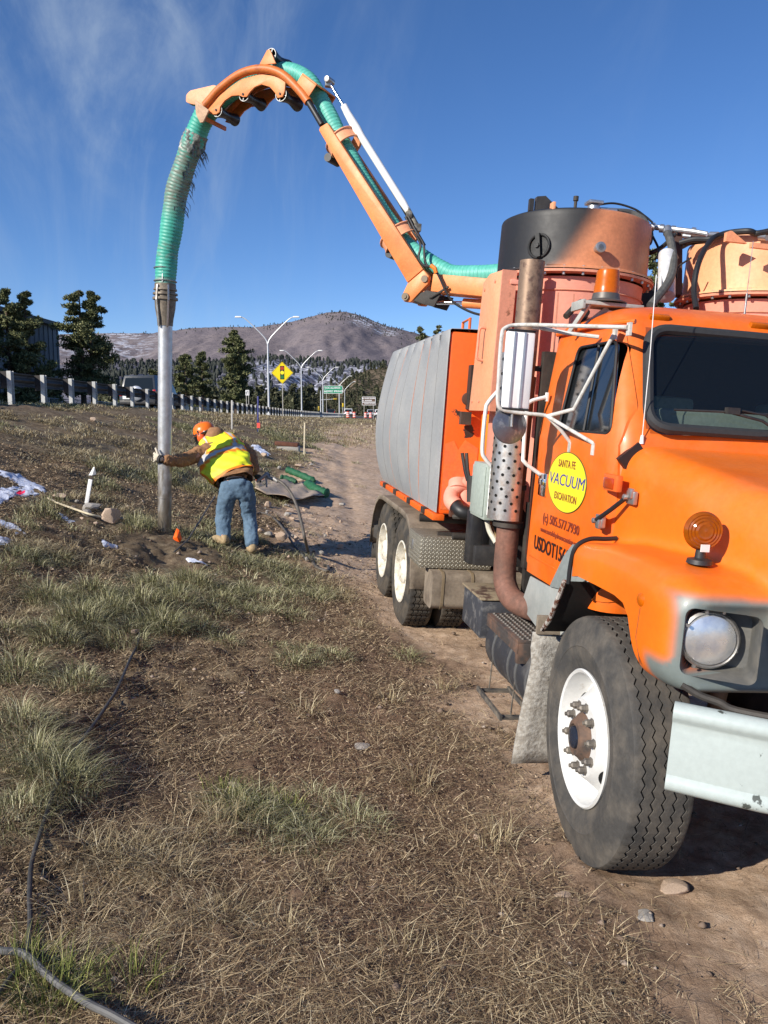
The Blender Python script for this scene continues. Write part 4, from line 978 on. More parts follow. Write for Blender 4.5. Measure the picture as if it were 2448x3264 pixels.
# lid hatch handle
ca = Vector((math.cos(R(44)), math.sin(R(44)), 0)); hc = Vector((.534, -2.2, 3.055))+ca*.503; ht = Vector((-ca.y, ca.x, 0))
hm = MB(); hm.tube([hc+ca*.008+ht*math.cos(t)*.072+Vector((0, 0, math.sin(t)*.072)) for t in np.linspace(0, 2*math.pi, 33)], .009, 8, False); hm.lathe([(.066, -.01), (.06, .002), (0, .004)], hc, ca, 32, False)
hm.bar(hc+ca*.022-Vector((0, 0, .07))+ht*.012, hc+ca*.022+Vector((0, 0, .075))-ht*.008, .030, .02, ca); hm.cyl(hc+ca*.01, hc+ca*.045, .016, n=6); hm.build('hatch_wheel', mat('sooty_black', (.013, .013, .013), .6, bump=.1), lid)
kn = Vector((.534, -2.2, 3.04))+Vector((.075, .995, 0))*.50; MB().cyl(kn, kn+Vector((.0, .075, .0)), .022).cyl(kn+Vector((0, .05, 0)), kn+Vector((0, .075, 0)), .034).build('lid_knob', STEEL, lid, bevel=.004)
lg = MB(); lg.box((.10, -1.98, 3.23), (.03, .04, .10)); lg.box((.534+.30, -2.2+.36, 3.305), (.02, .06, .05)); lg.build('lid_lugs', PEACH, lid, bevel=.004)
tb_ = MB(); p = TL(*qA(1000, 130), 5.6); tb_.prism([(-.09, -.02), (-.09, .075), (-.03, .085), (.10, -.01)], p, (-1, 0, 0), (0, 0, 1), (0, .05, 0)); tb_.box(p+Vector((.12, .02, .02)), (.03, .04, .08)); tb_.build('lid_hinge_bracket', BLACK, lid)
p = TL(*qA(1375, 170), 5.5); MB().cyl(p-Vector((0, 0, .05)), p+Vector((0, 0, .11)), .011).cyl(p+Vector((0, 0, .085)), p+Vector((0, 0, .115)), .018).build('lid_bolt', DARK, lid)
p = TB(110, 190, 5.45); vv = MB(); vv.cyl(p-Vector((0, 0, .03)), p+Vector((0, 0, .02)), .022).cyl(p+Vector((0, 0, .01)), p+Vector((0, 0, .065)), .042).box(p+Vector((0, 0, .085)), (.10, .10, .02)).cyl(p+Vector((0, 0, .04)), p+Vector((-.16, .02, .045)), .019)
vv.build('lid_valve', GALV, lid, bevel=.003)
lu = MB(); lu.prism([(0, 0), (.0, .055), (.02, .065), (.035, .065), (.145, .0)], TB(1265, 420, 5.05), (-1, 0, 0), (0, 0, 1), (0, .03, 0)); lu.box(TB(1610, 460, 4.98), (.16, .03, .03)); lu.build('lid_lug', PEACH, lid2)
# pipework and hoses between the drums
pw = MB(); pts = [TB(430, 255, 5.7), TB(610, 283, 5.6), TB(1000, 330, 5.45), TB(1120, 352, 5.4)]; pw.tube(pts, .019, 10)
for x, y in ((470, 262), (640, 286), (720, 300), (820, 312), (1000, 328)): pw.cyl(TB(x-18, y-2, 5.55), TB(x+18, y+2, 5.54), .028)
pw.cyl(TB(770, 300, 5.53), TB(772, 345, 5.5), .03); pw.cyl(TB(905, 365, 5.5), TB(975, 372, 5.48), .018); pw.cyl(TB(1150, 355, 5.35), TB(1215, 357, 5.3), .02); pw.cyl(TB(1590, 372, 5.1), TB(1655, 376, 5.05), .022)
each(pw, 'manifold_pipe', GALV, truck)
def hose(path, r, name='hydraulic_hose', f=TB, m=HOSEB, par=None, n=6):
    return MB().tube(spline([f(*p) for p in path], n), r, 10).build(name, m, par or truck)
GHOSE = mat('dusty_grey_hose', (.06, .062, .06), .7, c2=(.12, .12, .11), scale=14)
hose([(280, 150, 5.45), (430, 160, 5.5), (540, 210, 5.5), (590, 270, 5.5)], .022, m=GHOSE)
hose([(130, 95, 5.45), (300, 78, 5.5), (470, 125, 5.5), (570, 190, 5.5), (640, 250, 5.5)], .007)
hose([(560, 280, 5.6), (600, 350, 5.6), (590, 420, 5.6), (560, 370, 5.7)], .035)
hose([(775, 345, 5.5), (805, 450, 5.35), (822, 600, 5.2), (795, 740, 5.1), (720, 860, 5.0), (620, 985, 4.9)], .027, m=GHOSE)
hose([(520, 540, 5.6), (640, 510, 5.5), (740, 450, 5.5), (840, 350, 5.5)], .015)
hose([(640, 370, 5.5), (690, 480, 5.4), (680, 560, 5.3)], .008)
hose([(1330, 350, 5.2), (1200, 370, 5.2), (1110, 470, 5.1), (1035, 640, 5.0), (1005, 840, 4.95), (1025, 1010, 4.85)], .018)
hose([(880, 430, 5.4), (1000, 400, 5.35), (1150, 395, 5.3), (1290, 345, 5.2), (1480, 325, 5.1), (1560, 345, 5.1), (1700, 320, 5.0)], .020)
hose([(900, 460, 5.4), (980, 425, 5.4), (1160, 405, 5.3)], .018); hose([(850, 740, 5.2), (870, 640, 5.2), (980, 560, 5.2)], .006)
po = MB(); po.bar(TB(862, 330, 5.7), TB(858, 900, 5.6), .05, .05); po.bar(TB(862, 345, 5.6), TB(1130, 362, 5.5), .03, .03); po.build('hose_rack_post', mat('rusty_brown_bracket', (.07, .035, .025), .7), truck)
MB().bb((.03, -3.2, 2.55), (-.40, -2.75, 3.05)).bb((-.1, -2.7, 2.3), (-.3, -2.3, 2.75)).build('blower_housing', BLACK, truck, bevel=.02)
a = TB(765, 520, 5.3); b = TB(760, 905, 5.1); ca_ = MB().tube([a, a*.97+b*.03, b], [.035, .055, .055], 24).build('filter_canister', mat('pale_grey_canister', (.50, .51, .52), .4, c2=(.62, .62, .62), scale=6), truck, bevel=.003)
cs = MB().bar(a+Vector((.025, .05, -.03)), b+Vector((.03, .055, .02)), .012, .006); cs.bar(a+Vector((.045, .035, -.03)), b+Vector((.05, .035, .02)), .010, .006); cs.build('canister_stripes', mat('dark_canister_stripe', (.10, .11, .13), .5), ca_)
# ---- pink side panel with handle
pn = MB(); pn.prism([(-2.315, 1.985), (-2.20, 2.855), (-2.05, 2.89), (-1.76, 2.87), (-1.80, 1.985)], (1.125, 0, 0), (0, 1, 0), (0, 0, 1), (.028, 0, 0)); pnl = pn.build('side_panel', PEACH, truck, bevel=.005)
MB().prism([(-1.80, 1.985), (-1.762, 2.87), (-1.745, 2.87), (-1.785, 1.985)], (1.06, 0, 0), (0, 1, 0), (0, 0, 1), (.095, 0, 0)).build('panel_edge', PINKR, pnl)
MB().tube(spline([(1.153, -2.035, 2.535), (1.195, -2.035, 2.525), (1.198, -2.04, 2.42), (1.195, -2.045, 2.335), (1.153, -2.045, 2.32)], 5), .009, 8).build('panel_handle', PINKR, pnl)
bo = MB()
for y, z in ((-2.24, 2.05), (-2.06, 2.05), (-1.86, 2.05), (-2.14, 2.80), (-1.9, 2.82)): bo.cyl((1.15, y, z), (1.160, y, z), .012, n=6)
each(bo, 'panel_bolt', PINKR, pnl)
MB().box((.93, -1.74, 2.4), (.06, .05, 1.0)).box((1.02, -1.76, 2.80), (.16, .04, .03)).box((.80, -1.66, 2.15), (.14, .05, .04)).box((.95, -1.70, 2.1), (.3, .02, .015)).build('panel_frame', PINK, truck, bevel=.004)
fin = MB(); fin.prism([(0, 0), (.03, .9), (.05, 0)], (.80, -1.70, 1.85), (0, 1, 0), (0, 0, 1), (.012, 0, 0)); fin.prism([(0, 0), (.03, .9), (.05, 0)], (.70, -1.69, 1.85), (0, 1, 0), (0, 0, 1), (.012, 0, 0)); fin.build('drum_stiffeners', PINKR, truck)
cab2 = MB(); cab2.bb((-.98, -1.62, 1.15), (.90, -1.50, 1.95)); cab2.build('bulkhead', mat('red_orange_bulkhead', (.62, .09, .03), .6), truck, bevel=.01)
MB().cyl((.50, -2.55, 1.2), (.50, -2.55, 1.97), .47, n=48).build('orange_collector', mat('yellow_orange_tank_paint', (.85, .24, .01), .5, c2=(.78, .18, .01), scale=4), truck, bevel=.01)
# ---- debris tank with grey ribbed cover
def cov_x(y, z, side=1):
    t = max(0., min(1., (z-1.17)/1.44)); k = float(smooth(-2.9, -4.6, y)); return 1.195+.13*math.sin(math.pi*t**.8)*k-.02*max(0, t-.9)*10*.3
core = MB(); core.bb((-1.195, -5.60, 1.16), (1.195, -2.895, 2.595)); tk = core.build('debris_tank', ORANGE_RUST, truck, bevel=.03)
for s in (1, -1): MB().grid([[(s*(cov_x(y, z)-.002), y, z) for z in np.linspace(1.17, 2.58, 14)] for y in np.linspace(-2.90, -5.58, 14)]).build('tank_side_skin', ORANGE_OLD, tk)
MB().prism([(1.17, 1.20), (1.17, 1.72), (1.10, 1.75), (1.06, 1.68), (1.01, 1.76), (.90, 1.70), (.90, 1.20)], (0, -2.8935, 0), (1, 0, 0), (0, 0, 1), (0, .002, 0)).build('repainted_patch', mat('salmon_patch_paint', (.85, .16, .06), .55, c2=(.80, .20, .04), scale=5), tk)
# cover panels, seven, seams between
edges = [-2.885, -3.20, -3.54, -3.86, -4.26, -4.62, -5.06, -5.60]
for s in (1, -1):
    for i in range(7):
        y0, y1 = edges[i]-.004, edges[i+1]+(.016 if i in (1, 2, 4, 5) else .004); rows = []
        for y, lip in ((y0, -.008), (y0-.005, .0), ((y0+y1)/2, .001), (y1+.005, .0), (y1, -.008)):
            row = [(s*(cov_x(y, z)+lip+.012), y, z) for z in np.linspace(1.175, 2.54, 22)]
            row += [(s*(1.200+lip*.5), y, 2.600), (s*(1.185), y, 2.612+lip*.5), (s*1.05, y, 2.618+lip*.5), (s*.55, y, 2.630+lip*.5)]
            rows.append(row)
        p_ = MB().grid(rows).build('tank_cover_panel', TANKG, tk, ang=50)
    for k_, y in enumerate(edges[1:-1]): MB().tube([(s*(cov_x(y, z)+.008), y, z) for z in np.linspace(1.18, 2.56, 18)], .0045, 6).build('cover_seam', mat('orange_seam', (.48, .20, .12), .7, c2=(.27, .20, .17), scale=5) if k_ in (1, 2, 4) else mat('dark_seam', (.13, .13, .13), .8), tk)
    rl = MB(); rl.bb((s*1.14, -5.68, 1.115), (s*1.235, -2.85, 1.165)); ro_ = rl.build('tank_rail', mat('chipped_orange_rail', (.80, .13, .01), .5, c2=(.05, .03, .02), scale=14, lo=.64, hi=.66), tk, bevel=.006)
    cl_ = MB()
    for y in (-3.2, -3.86, -4.62, -5.3): cl_.bb((s*1.22, y-.04, 1.13), (s*1.255, y+.04, 1.18))
    each(cl_, 'rail_clamp', DARK, ro_)
hk = MB()
for y in edges[1:-1]: hk.box((1.19, y, 2.56), (.03, .05, .05)); hk.box((1.17, y, 2.60), (.05, .03, .03))
each(hk, 'cover_hook', mat('grey_strap', (.12, .12, .12), .7), tk)
mh = MB(); mh.bb((1.05, -2.89, 1.15), (1.10, -2.84, 1.30)).cyl((1.02, -2.88, 1.95+.13), (1.02, -2.86, 1.95+.13), .05); mh.build('tank_brackets', mat('rusty_dark_bracket', (.10, .04, .025), .8), tk, bevel=.005)
MB().bb((1.00, -2.89, 2.0), (1.03, -2.80, 2.34)).bb((1.0, -2.86, 1.88), (1.08, -2.80, 1.98)).build('tank_hinge', DARK, tk)
MB().tube([(1.02, -3.0, 2.60), (1.02, -3.0, 2.71), (1.0, -3.3, 2.71), (1.0, -3.3, 2.60)], .012, 8).build('tank_top_handle', ORANGE, tk)
bk = MB(); bk.prism([(math.cos(t)*.9, 1.88+math.sin(t)*.70) for t in np.linspace(0, 2*math.pi, 40)[:-1]], (0, -5.65, 0), (1, 0, 0), (0, 0, 1), (0, -.25, 0)); bk.build('tank_rear_door', ORANGE_OLD, tk, bevel=.05)
# ---- pump elbow, valve lever, hoses, control boxes
el = MB(); el.tube(spline([T5(660, 1140, 6.25), T5(610, 1150, 6.25), T5(565, 1190, 6.25), T5(555, 1240, 6.2), T5(585, 1275, 6.15)], 5), .062, 20); el.tube([T5(640, 1110, 6.3), T5(645, 1290, 6.3)], .095, 20)
el.cyl(T5(600, 1130, 6.28), T5(596, 1180, 6.24), .08); elo = el.build('pump_elbow', PINK, truck, bevel=.003)
MB().tube(spline([T5(585, 1275, 6.15), T5(620, 1310, 6.1), T5(680, 1325, 6.1)], 4), .052, 16).build('pump_hose', HOSEB, elo)
lv = MB(); lv.tube([T5(655, 1120, 6.1), T5(640, 1060, 6.1), T5(622, 950, 6.1)], .014, 8); lv.tube([T5(665, 1110, 6.0), T5(655, 1050, 6.0), T5(648, 950, 6.0)], .014, 8); lv.build('valve_levers', BLACK, truck)
MB().cyl(T5(690, 1090, 6.0), T5(690, 1250, 6.0), .05).tube([T5(570, 1340, 6.2), T5(660, 1345, 6.1)], .02, 8).build('valve_body', DARK, truck)
gb = MB(); gb.bb((1.02, -2.06, 1.28), (1.155, -1.72, 1.645)); gbo = gb.build('control_box', BOXG, truck, bevel=.01)
MB().bb((1.155, -2.04, 1.30), (1.165, -1.74, 1.625)).build('box_door', BOXG, gbo, bevel=.005); MB().tube([(1.13, -1.705, 1.62), (1.13, -1.705, 1.32)], .012, 8).build('box_conduit', WHITE, gbo)
rk = MB(); rk.bb((1.06, -2.15, .93), (1.15, -2.02, 1.30)); rk.bb((.45, -2.05, .93), (1.12, -1.98, 1.07)); rk.bb((.50, -2.6, .95), (1.0, -2.0, 1.5)); rk.cyl((.9, -2.0, 1.25), (.9, -1.95, 1.25), .13); rk.build('hydraulic_rack', BLACK, truck, bevel=.01)
hose([(775, 1370, 5.35), (790, 1430, 5.35), (830, 1500, 5.3)], .018, f=T5, m=mat('cream_hose', (.60, .56, .45), .5)); hose([(790, 1370, 5.38), (810, 1430, 5.38), (838, 1480, 5.3)], .012, f=T5, m=mat('tan_hose', (.35, .25, .12), .5))
MB().bb((.80, -1.55, .95), (.90, -1.42, 1.15)).bb((.84, -1.44, 1.12), (.87, -1.40, 1.32)).build('frame_bracket', STEEL, truck, bevel=.005)
# ---- tread plate tool box, tan tank, fenders
def plate_mat():
    m, nt, b = newmat('tread_plate'); N = nt.nodes; K = nt.links
    tc = N.new('ShaderNodeTexCoord'); sp = N.new('ShaderNodeSeparateXYZ'); K.new(tc.outputs['Object'], sp.inputs[0])
    def mth(op, a, b_=None):
        n = N.new('ShaderNodeMath'); n.operation = op
        for i, v in enumerate((a, b_)):
            if v is None: continue
            if isinstance(v, (int, float)): n.inputs[i].default_value = v
            else: K.new(v, n.inputs[i])
        return n.outputs[0]
    h = mth('ADD', sp.outputs[0], sp.outputs[1]); v = sp.outputs[2]
    p = .034
    a = mth('ADD', h, v); c = mth('SUBTRACT', h, v)
    ia = mth('FLOOR', mth('DIVIDE', a, p)); ic = mth('FLOOR', mth('DIVIDE', c, p))
    fa = mth('SUBTRACT', mth('FRACT', mth('DIVIDE', a, p)), .5); fc = mth('SUBTRACT', mth('FRACT', mth('DIVIDE', c, p)), .5)
    par = mth('MODULO', mth('ABSOLUTE', mth('ADD', ia, ic)), 2)
    def loz(u, w_): return mth('SUBTRACT', 1, mth('ADD', mth('POWER', mth('DIVIDE', mth('ABSOLUTE', u), .46), 2), mth('POWER', mth('DIVIDE', mth('ABSOLUTE', w_), .15), 2)))
    l1 = loz(fa, fc); l2 = loz(fc, fa)
    mx = N.new('ShaderNodeMix'); K.new(par, mx.inputs[0]); K.new(l1, mx.inputs[2]); K.new(l2, mx.inputs[3])
    hgt = mth('MAXIMUM', mx.outputs[0], 0); msk = mth('GREATER_THAN', mx.outputs[0], .05)
    bp = N.new('ShaderNodeBump'); bp.inputs['Strength'].default_value = 1; bp.inputs['Distance'].default_value = .006; K.new(hgt, bp.inputs['Height']); K.new(bp.outputs[0], b.inputs['Normal'])
    n = N.new('ShaderNodeTexNoise'); n.inputs['Scale'].default_value = 9; n.inputs['Detail'].default_value = 6; K.new(tc.outputs['Object'], n.inputs['Vector'])
    cr = N.new('ShaderNodeMix'); cr.data_type = 'RGBA'; K.new(n.outputs['Fac'], cr.inputs[0]); cr.inputs[6].default_value = (.34, .31, .24, 1); cr.inputs[7].default_value = (.20, .175, .13, 1)
    c2 = N.new('ShaderNodeMix'); c2.data_type = 'RGBA'; K.new(msk, c2.inputs[0]); K.new(cr.outputs[2], c2.inputs[6]); c2.inputs[7].default_value = (.62, .60, .52, 1)
    K.new(c2.outputs[2], b.inputs['Base Color']); b.inputs['Metallic'].default_value = .55; b.inputs['Roughness'].default_value = .5
    return m
for s in (1, -1):
    tbx = MB(); tbx.bb((s*.62, -3.72, .665), (s*1.24, -3.20, .925)); t_ = tbx.build('tool_box', plate_mat() if s == 1 else bpy.data.materials['tread_plate'], truck, bevel=.006)
    MB().box((s*1.245, -3.52, .81), (.012, .06, .09)).build('tool_box_latch', STEEL, t_, bevel=.004)
    at_ = MB(); P = rrect(.16, .155, .07, 5, (-3.18, .62)); at_.prism([(a, b_) for a, b_ in rrect(.155, .155, .06, 5, (-3.20, .50))], (s*.35, 0, 0), (0, 1, 0), (0, 0, 1), (s*.80, 0, 0))
    to = at_.build('reservoir_tank', TANMUD, truck)
    bd = MB()
    for x in (.55, .80, 1.05): bd.prism(rrect(.160, .160, .06, 5, (-3.20, .50)), (s*x, 0, 0), (0, 1, 0), (0, 0, 1), (s*.022, 0, 0))
    each(bd, 'tank_strap', mat('rusty_strap', (.20, .15, .09), .7), to)
    # fender over the tandem
    arch = [(-6.16, .38), (-6.14, .60), (-6.04, .78), (-5.86, .93), (-5.66, 1.01), (-5.4, 1.035), (-4.2, 1.035), (-3.92, 1.02), (-3.76, .95), (-3.64, .80), (-3.585, .60), (-3.56, .40)]
    rows = [[(s*x, y, z) for y, z in arch] for x in (.55, .9, 1.19, 1.235)]; rows.append([(s*1.24, y, z-.05) for y, z in arch])
    f_ = MB().grid(rows).build('rear_fender', TANMUD, truck); sd = f_.modifiers.new('s', 'SOLIDIFY'); sd.thickness = .008
    MB().cyl((s*.5, -3.35, 1.06), (s*1.22, -3.42, 1.06), .035).box((s*.9, -3.0, .99), (.5, .03, .03)).cyl((s*.75, -2.9, .99), (s*1.05, -2.9, .99), .03).build('fender_support_pipe', DARK, truck)
    rf = MB(); rows = [[(s*x, -6.17-.04*math.sin(t*4+x*9), .60-.42*t) for x in np.linspace(.62, 1.2, 6)] for t in np.linspace(0, 1, 7)]; rf.grid(rows); rm_ = rf.build('rear_mudflap', mat('black_mudflap', (.05, .045, .04), .8), truck); rm_.modifiers.new('s', 'SOLIDIFY').thickness = .01
    # battery box and step
    bt = MB(); bt.bb((s*.72, -2.10, .515), (s*1.14, -1.64, .765)); b__ = bt.build('battery_box', mat('scuffed_black_box', (.045, .047, .055), .6, c2=(.17, .165, .16), scale=10, lo=.52, hi=.66, bump=.1), truck, bevel=.01)
    MB().bb((s*.60, -2.11, .770), (s*1.155, -1.63, .785)).build('battery_box_lid', mat('rusty_tan_lid', (.28, .22, .14), .7, c2=(.08, .045, .03), scale=8, lo=.5, hi=.6), b__, bevel=.004)
    ft = MB(); ft.tube([(s*.90, -1.60, .515), (s*.90, -.70, .515)], .215, 40); fo = ft.build('fuel_tank', mat('dusty_black_tank', (.035, .036, .042), .55, c2=(.10, .095, .09), scale=7, lo=.5, hi=.7), truck, bevel=.02)
    bd = MB()
    for y in (-1.42, -1.12, -.98, -.80):
        bd.tube([(s*.90, y, .515), (s*.90, y+.03, .515)], .220, 40)
    each(bd, 'fuel_tank_strap', STEEL if s < 0 else mat('dark_strap', (.10, .10, .10), .6), fo)
    stp = MB(); stp.bb((s*.945, -1.46, .715), (s*1.155, -.86, .735)); stp.bb((s*1.145, -1.46, .655), (s*1.155, -.86, .716)); stp.bb((s*1.0, -.90, .60), (s*1.15, -.86, .716)); so = stp.build('cab_step', mat('rusty_dark_step', (.06, .05, .045), .7, c2=(.16, .09, .06), scale=12), truck, bevel=.003)
    gp = MB()
    for i in range(5):
        for j in range(15):
            y = -1.43+j*.039; x = .975+i*.036; gp.lathe([(.013, 0), (.010, .008), (.006, .009), (.005, .002)], (s*x, y+(.02 if i % 2 else 0), .7355), (0, 0, 1), 7, False)
    gp.build('step_grip_holes', mat('worn_step_steel', (.13, .115, .10), .5, .5), so)
    lw = MB(); y0, y1 = -1.42, -.98
    for y in (y0, y1): lw.tube([(s*1.10, y, .70), (s*1.115, y, .26)], .0045, 6); lw.bar((s*.98, y, .245), (s*1.18, y, .245), .05, .012)
    lw.bar((s*1.18, y0-.03, .25), (s*1.18, y1+.03, .25), .015, .03); lw.bar((s*.98, y0-.03, .25), (s*.98, y1+.03, .25), .015, .03); lw.build('hanging_step', mat('hanging_step_steel', (.06, .055, .05), .8, c2=(.20, .17, .13), scale=14), truck)
# ================================================================== hose boom (world frame points, a vertical plane through the truck and the pipe)
BP0 = Vector((1.6057, 7.1570, 0)); BU = Vector((-.89081, .454376, 0)); BN = Vector((.454376, .89081, 0)); _ti = _tm.inverted()
def B(s, z, o=0.): return _ti@(BP0+BU*s+BN*o+Vector((0, 0, z)))
bs = MB(); bs.bar(B(.0, 3.0), B(1.23, 3.19), .30, .16, _ti.to_3x3()@Vector((0, 0, 1)))
bs.cyl(B(.10, 2.60), B(.10, 3.02), .17)
boom = bs.build('boom_base', BOOMO, truck, bevel=.008)
sx_ = MB().cyl(B(.55, 2.955), B(.97, 3.005), .045).build('lift_cylinder', BOOMO, boom); MB().cyl(B(.97, 3.005), B(1.24, 3.025), .018).build('cylinder_rod', CHROME, boom)
wr = MB(); wr.box(B(.62, 3.17, -.155), (.001, .001, .001))
cp_ = MB()
for o in (-.17, .13): cp_.prism([(1.13, 3.08), (1.27, 3.12), (1.46, 3.06), (1.32, 3.0), (1.20, 2.965)], _ti@(BP0+BN*o), _ti.to_3x3()@BU, _ti.to_3x3()@Vector((0, 0, 1)), _ti.to_3x3()@(BN*.02))
each(cp_, 'lower_link_plate', DARK, boom, bevel=.003)
Bu3 = _ti.to_3x3()@BU; Bz3 = _ti.to_3x3()@Vector((0, 0, 1)); Bn3 = _ti.to_3x3()@BN
def plate(poly, o, t, r=0.): return MB().prism(round_poly(poly, r, 4) if r else poly, _ti@(BP0+BN*o), Bu3, Bz3, Bn3*t)
kn_ = MB()
for o in (-.185, .125): kn_.prism([(1.462, 3.195), (1.30, 3.305), (1.245, 3.245), (1.255, 3.175), (1.43, 3.02), (1.50, 3.03), (1.52, 3.09)], _ti@(BP0+BN*o), Bu3, Bz3, Bn3*.06)
kn_.build('elbow_bracket', BOOMO, boom, bevel=.008)
MB().cyl(B(1.285, 3.221, -.20), B(1.285, 3.221, .20), .032, n=20).cyl(B(1.478, 3.072, -.205), B(1.478, 3.072, .20), .036, n=20).cyl(B(1.478, 3.072, -.215), B(1.478, 3.072, .21), .018, n=12).build('boom_pins', mat('greasy_pin_steel', (.16, .12, .08), .5, .4), boom)
MB().tube([B(1.05, 3.135, -.18), B(1.22, 3.05, -.18), B(1.30, 3.03, -.1)], .012, 8).build('link_rod', DARK, boom)
arm = MB()
for o in (-.19, .13):
    arm.prism([(1.462, 3.200), (1.302, 3.310), (2.318, 4.755), (2.400, 4.728), (2.412, 4.700)], _ti@(BP0+BN*o), Bu3, Bz3, Bn3*.06)
arm.bar(B(1.36, 3.30, .0), B(1.46, 3.44, 0), .26, .05, Bz3); arm.bar(B(2.27, 4.62, .0), B(2.34, 4.72, 0), .26, .05, Bz3)
arm.build('boom_arm', BOOMO, boom, bevel=.006)
# hose guide collars: short open sleeves round the hose
def collar(s0, z0, r=.135, w_=.11):
    d = Vector((.573, .82)); ax_ = (Bu3*d.x+Bz3*d.y).normalized(); side = Bn3; upv = ax_.cross(side).normalized(); c = B(s0, z0); rows = []
    for off, rr in ((-w_/2, r+.02), (-w_/2+.006, r), (w_/2-.006, r), (w_/2, r+.02)):
        rows.append([c+ax_*off+(side*math.cos(t)+upv*math.sin(t))*rr for t in np.linspace(0, 2*math.pi, 30)[:-1]])
    o = MB().grid(rows, close=True).build('hose_guide_collar', PEACH, boom); o.modifiers.new('s', 'SOLIDIFY').thickness = .012
collar(1.635, 3.645, .165, .12); collar(2.243, 4.60, .150, .12)
for s0, z0 in ((1.70, 3.50), (2.37, 4.47)):
    MB().cyl(B(s0, z0, -.10), B(s0, z0, .10), .040, n=16).build('arm_roller', mat('black_roller_rubber', (.015, .014, .014), .45), boom)
# curved head
ARC = [(2.384, 4.749), (2.536, 4.982), (2.664, 5.135), (2.85, 5.300), (3.075, 5.385), (3.34, 5.385), (3.602, 5.290), (3.72, 5.215), (3.80, 5.160)]
for o in (-.175, .165):
    pts = spline([B(s_, z_, o) for s_, z_ in ARC], 8); MB().tube(pts[:9], .030, 16).build('boom_socket_pipe', HOSEB, boom); MB().tube(pts[8:], .042, 18).build('boom_arch_pipe', BOOMD, boom)
SC = [(3.735, 5.165), (3.60, 5.245), (3.34, 5.335), (3.10, 5.345), (2.95, 5.300), (2.80, 5.235), (2.815, 5.13), (2.84, 5.085), (2.90, 5.085), (2.93, 5.14), (2.99, 5.205), (3.09, 5.245), (3.17, 5.235), (3.23, 5.20), (3.27, 5.16), (3.32, 5.165), (3.37, 5.19), (3.46, 5.20), (3.55, 5.17), (3.61, 5.12), (3.62, 5.07), (3.66, 5.055), (3.70, 5.06), (3.80, 5.10)]
for o in (-.170, .150): 
    p_ = plate(SC, o, .02); p_.build('scalloped_plate', BOOMO if o < 0 else BOOMD, boom, bevel=.003)
plate([(3.97, 5.20), (4.04, 5.23), (4.035, 5.30), (3.98, 5.335), (3.66, 5.335), (3.60, 5.29), (3.80, 5.15)], -.19, .02, .02).build('nose_plate', PEACH, boom, bevel=.003)
plate([(3.97, 5.20), (4.04, 5.23), (4.035, 5.30), (3.98, 5.335), (3.66, 5.335), (3.60, 5.29), (3.80, 5.15)], .18, .02, .02).build('nose_plate', PEACH, boom, bevel=.003)
plate([(3.90, 5.22), (3.72, 5.09), (3.80, 4.985), (3.84, 4.985), (3.89, 5.08)], -.215, .02, .01).build('gusset_plate', mat('muddy_gusset', (.55, .36, .22), .7, c2=(.40, .26, .17), scale=12), boom, bevel=.003)
MB().bar(B(3.80, 5.03, -.2), B(3.80, 5.03, .16), .02, .04).build('gusset_crossbar', BOOMD, boom)
plate([(2.90, 5.40), (2.965, 5.54), (3.00, 5.545), (3.10, 5.42)], -.19, .02).build('top_roller_bracket', BOOMO, boom, bevel=.003)
plate([(2.90, 5.40), (2.965, 5.54), (3.00, 5.545), (3.10, 5.42)], .17, .02).build('top_roller_bracket', BOOMO, boom, bevel=.003)
ROLM = mat('worn_black_roller', (.014, .014, .015), .35, c2=(.05, .05, .055), scale=12)
for s_, z_, r_ in ((3.976, 5.262, .062), (3.660, 5.095, .062), (3.315, 5.19, .062), (2.868, 5.118, .066), (2.982, 5.508, .062)):
    a = B(s_, z_, -.148); b_ = B(s_, z_, .148); rb_ = MB(); n_ = 12
    prof = [(r_, 0), (r_, .02), (r_*.72, .09), (r_*.62, .148), (r_*.72, .20), (r_, .28), (r_, .296)]
    rb_.lathe([(r_*.86, 0)]+prof+[(r_*.86, .296)], a, Bn3, 24, False); ro_ = rb_.build('hose_roller', ROLM, boom)
    rg = MB()
    for of, sg in ((-.002, -1), (.298, 1)):
        rg.lathe([(r_*1.0, of), (r_*1.0, of+.004*sg), (r_*.92, of+.004*sg), (r_*.92, of)], a, Bn3, 28, False)
        for k in range(4):
            t = R(20+90*k); e = Bu3*math.cos(t)+Bz3*math.sin(t); rg.bar(a+Bn3*of, a+Bn3*of+e*r_*.9, .008, .004, Bn3)
    rg.build('roller_rim', mat('dull_roller_rim', (.42, .42, .40), .5, .3), ro_); MB().cyl(a-Bn3*.03, b_+Bn3*.03, .012, n=8).build('roller_bolt', DARK, ro_)
# bracket on the arch and the long cylinder
br = MB(); br.prism([(2.60, 5.245), (2.70, 5.13), (2.54, 5.01), (2.44, 5.115)], _ti@(BP0+BN*-.19), Bu3, Bz3, Bn3*.012); br.prism([(2.60, 5.245), (2.44, 5.115), (2.43, 5.125), (2.59, 5.255)], _ti@(BP0+BN*-.19), Bu3, Bz3, Bn3*.37); br.prism([(2.60, 5.245), (2.70, 5.13), (2.54, 5.01), (2.44, 5.115)], _ti@(BP0+BN*.17), Bu3, Bz3, Bn3*.012)
br.build('arch_bracket', BOOMO, boom, bevel=.004)
MB().box(B(2.415, 5.20, 0), (.06, .06, .08)).cyl(B(2.40, 5.215, -.06), B(2.40, 5.215, .06), .03).build('cylinder_clevis', STEEL, boom, bevel=.006)
MB().cyl(B(2.405, 5.205), B(2.235, 4.94), .014).build('cylinder_rod', CHROME, boom)
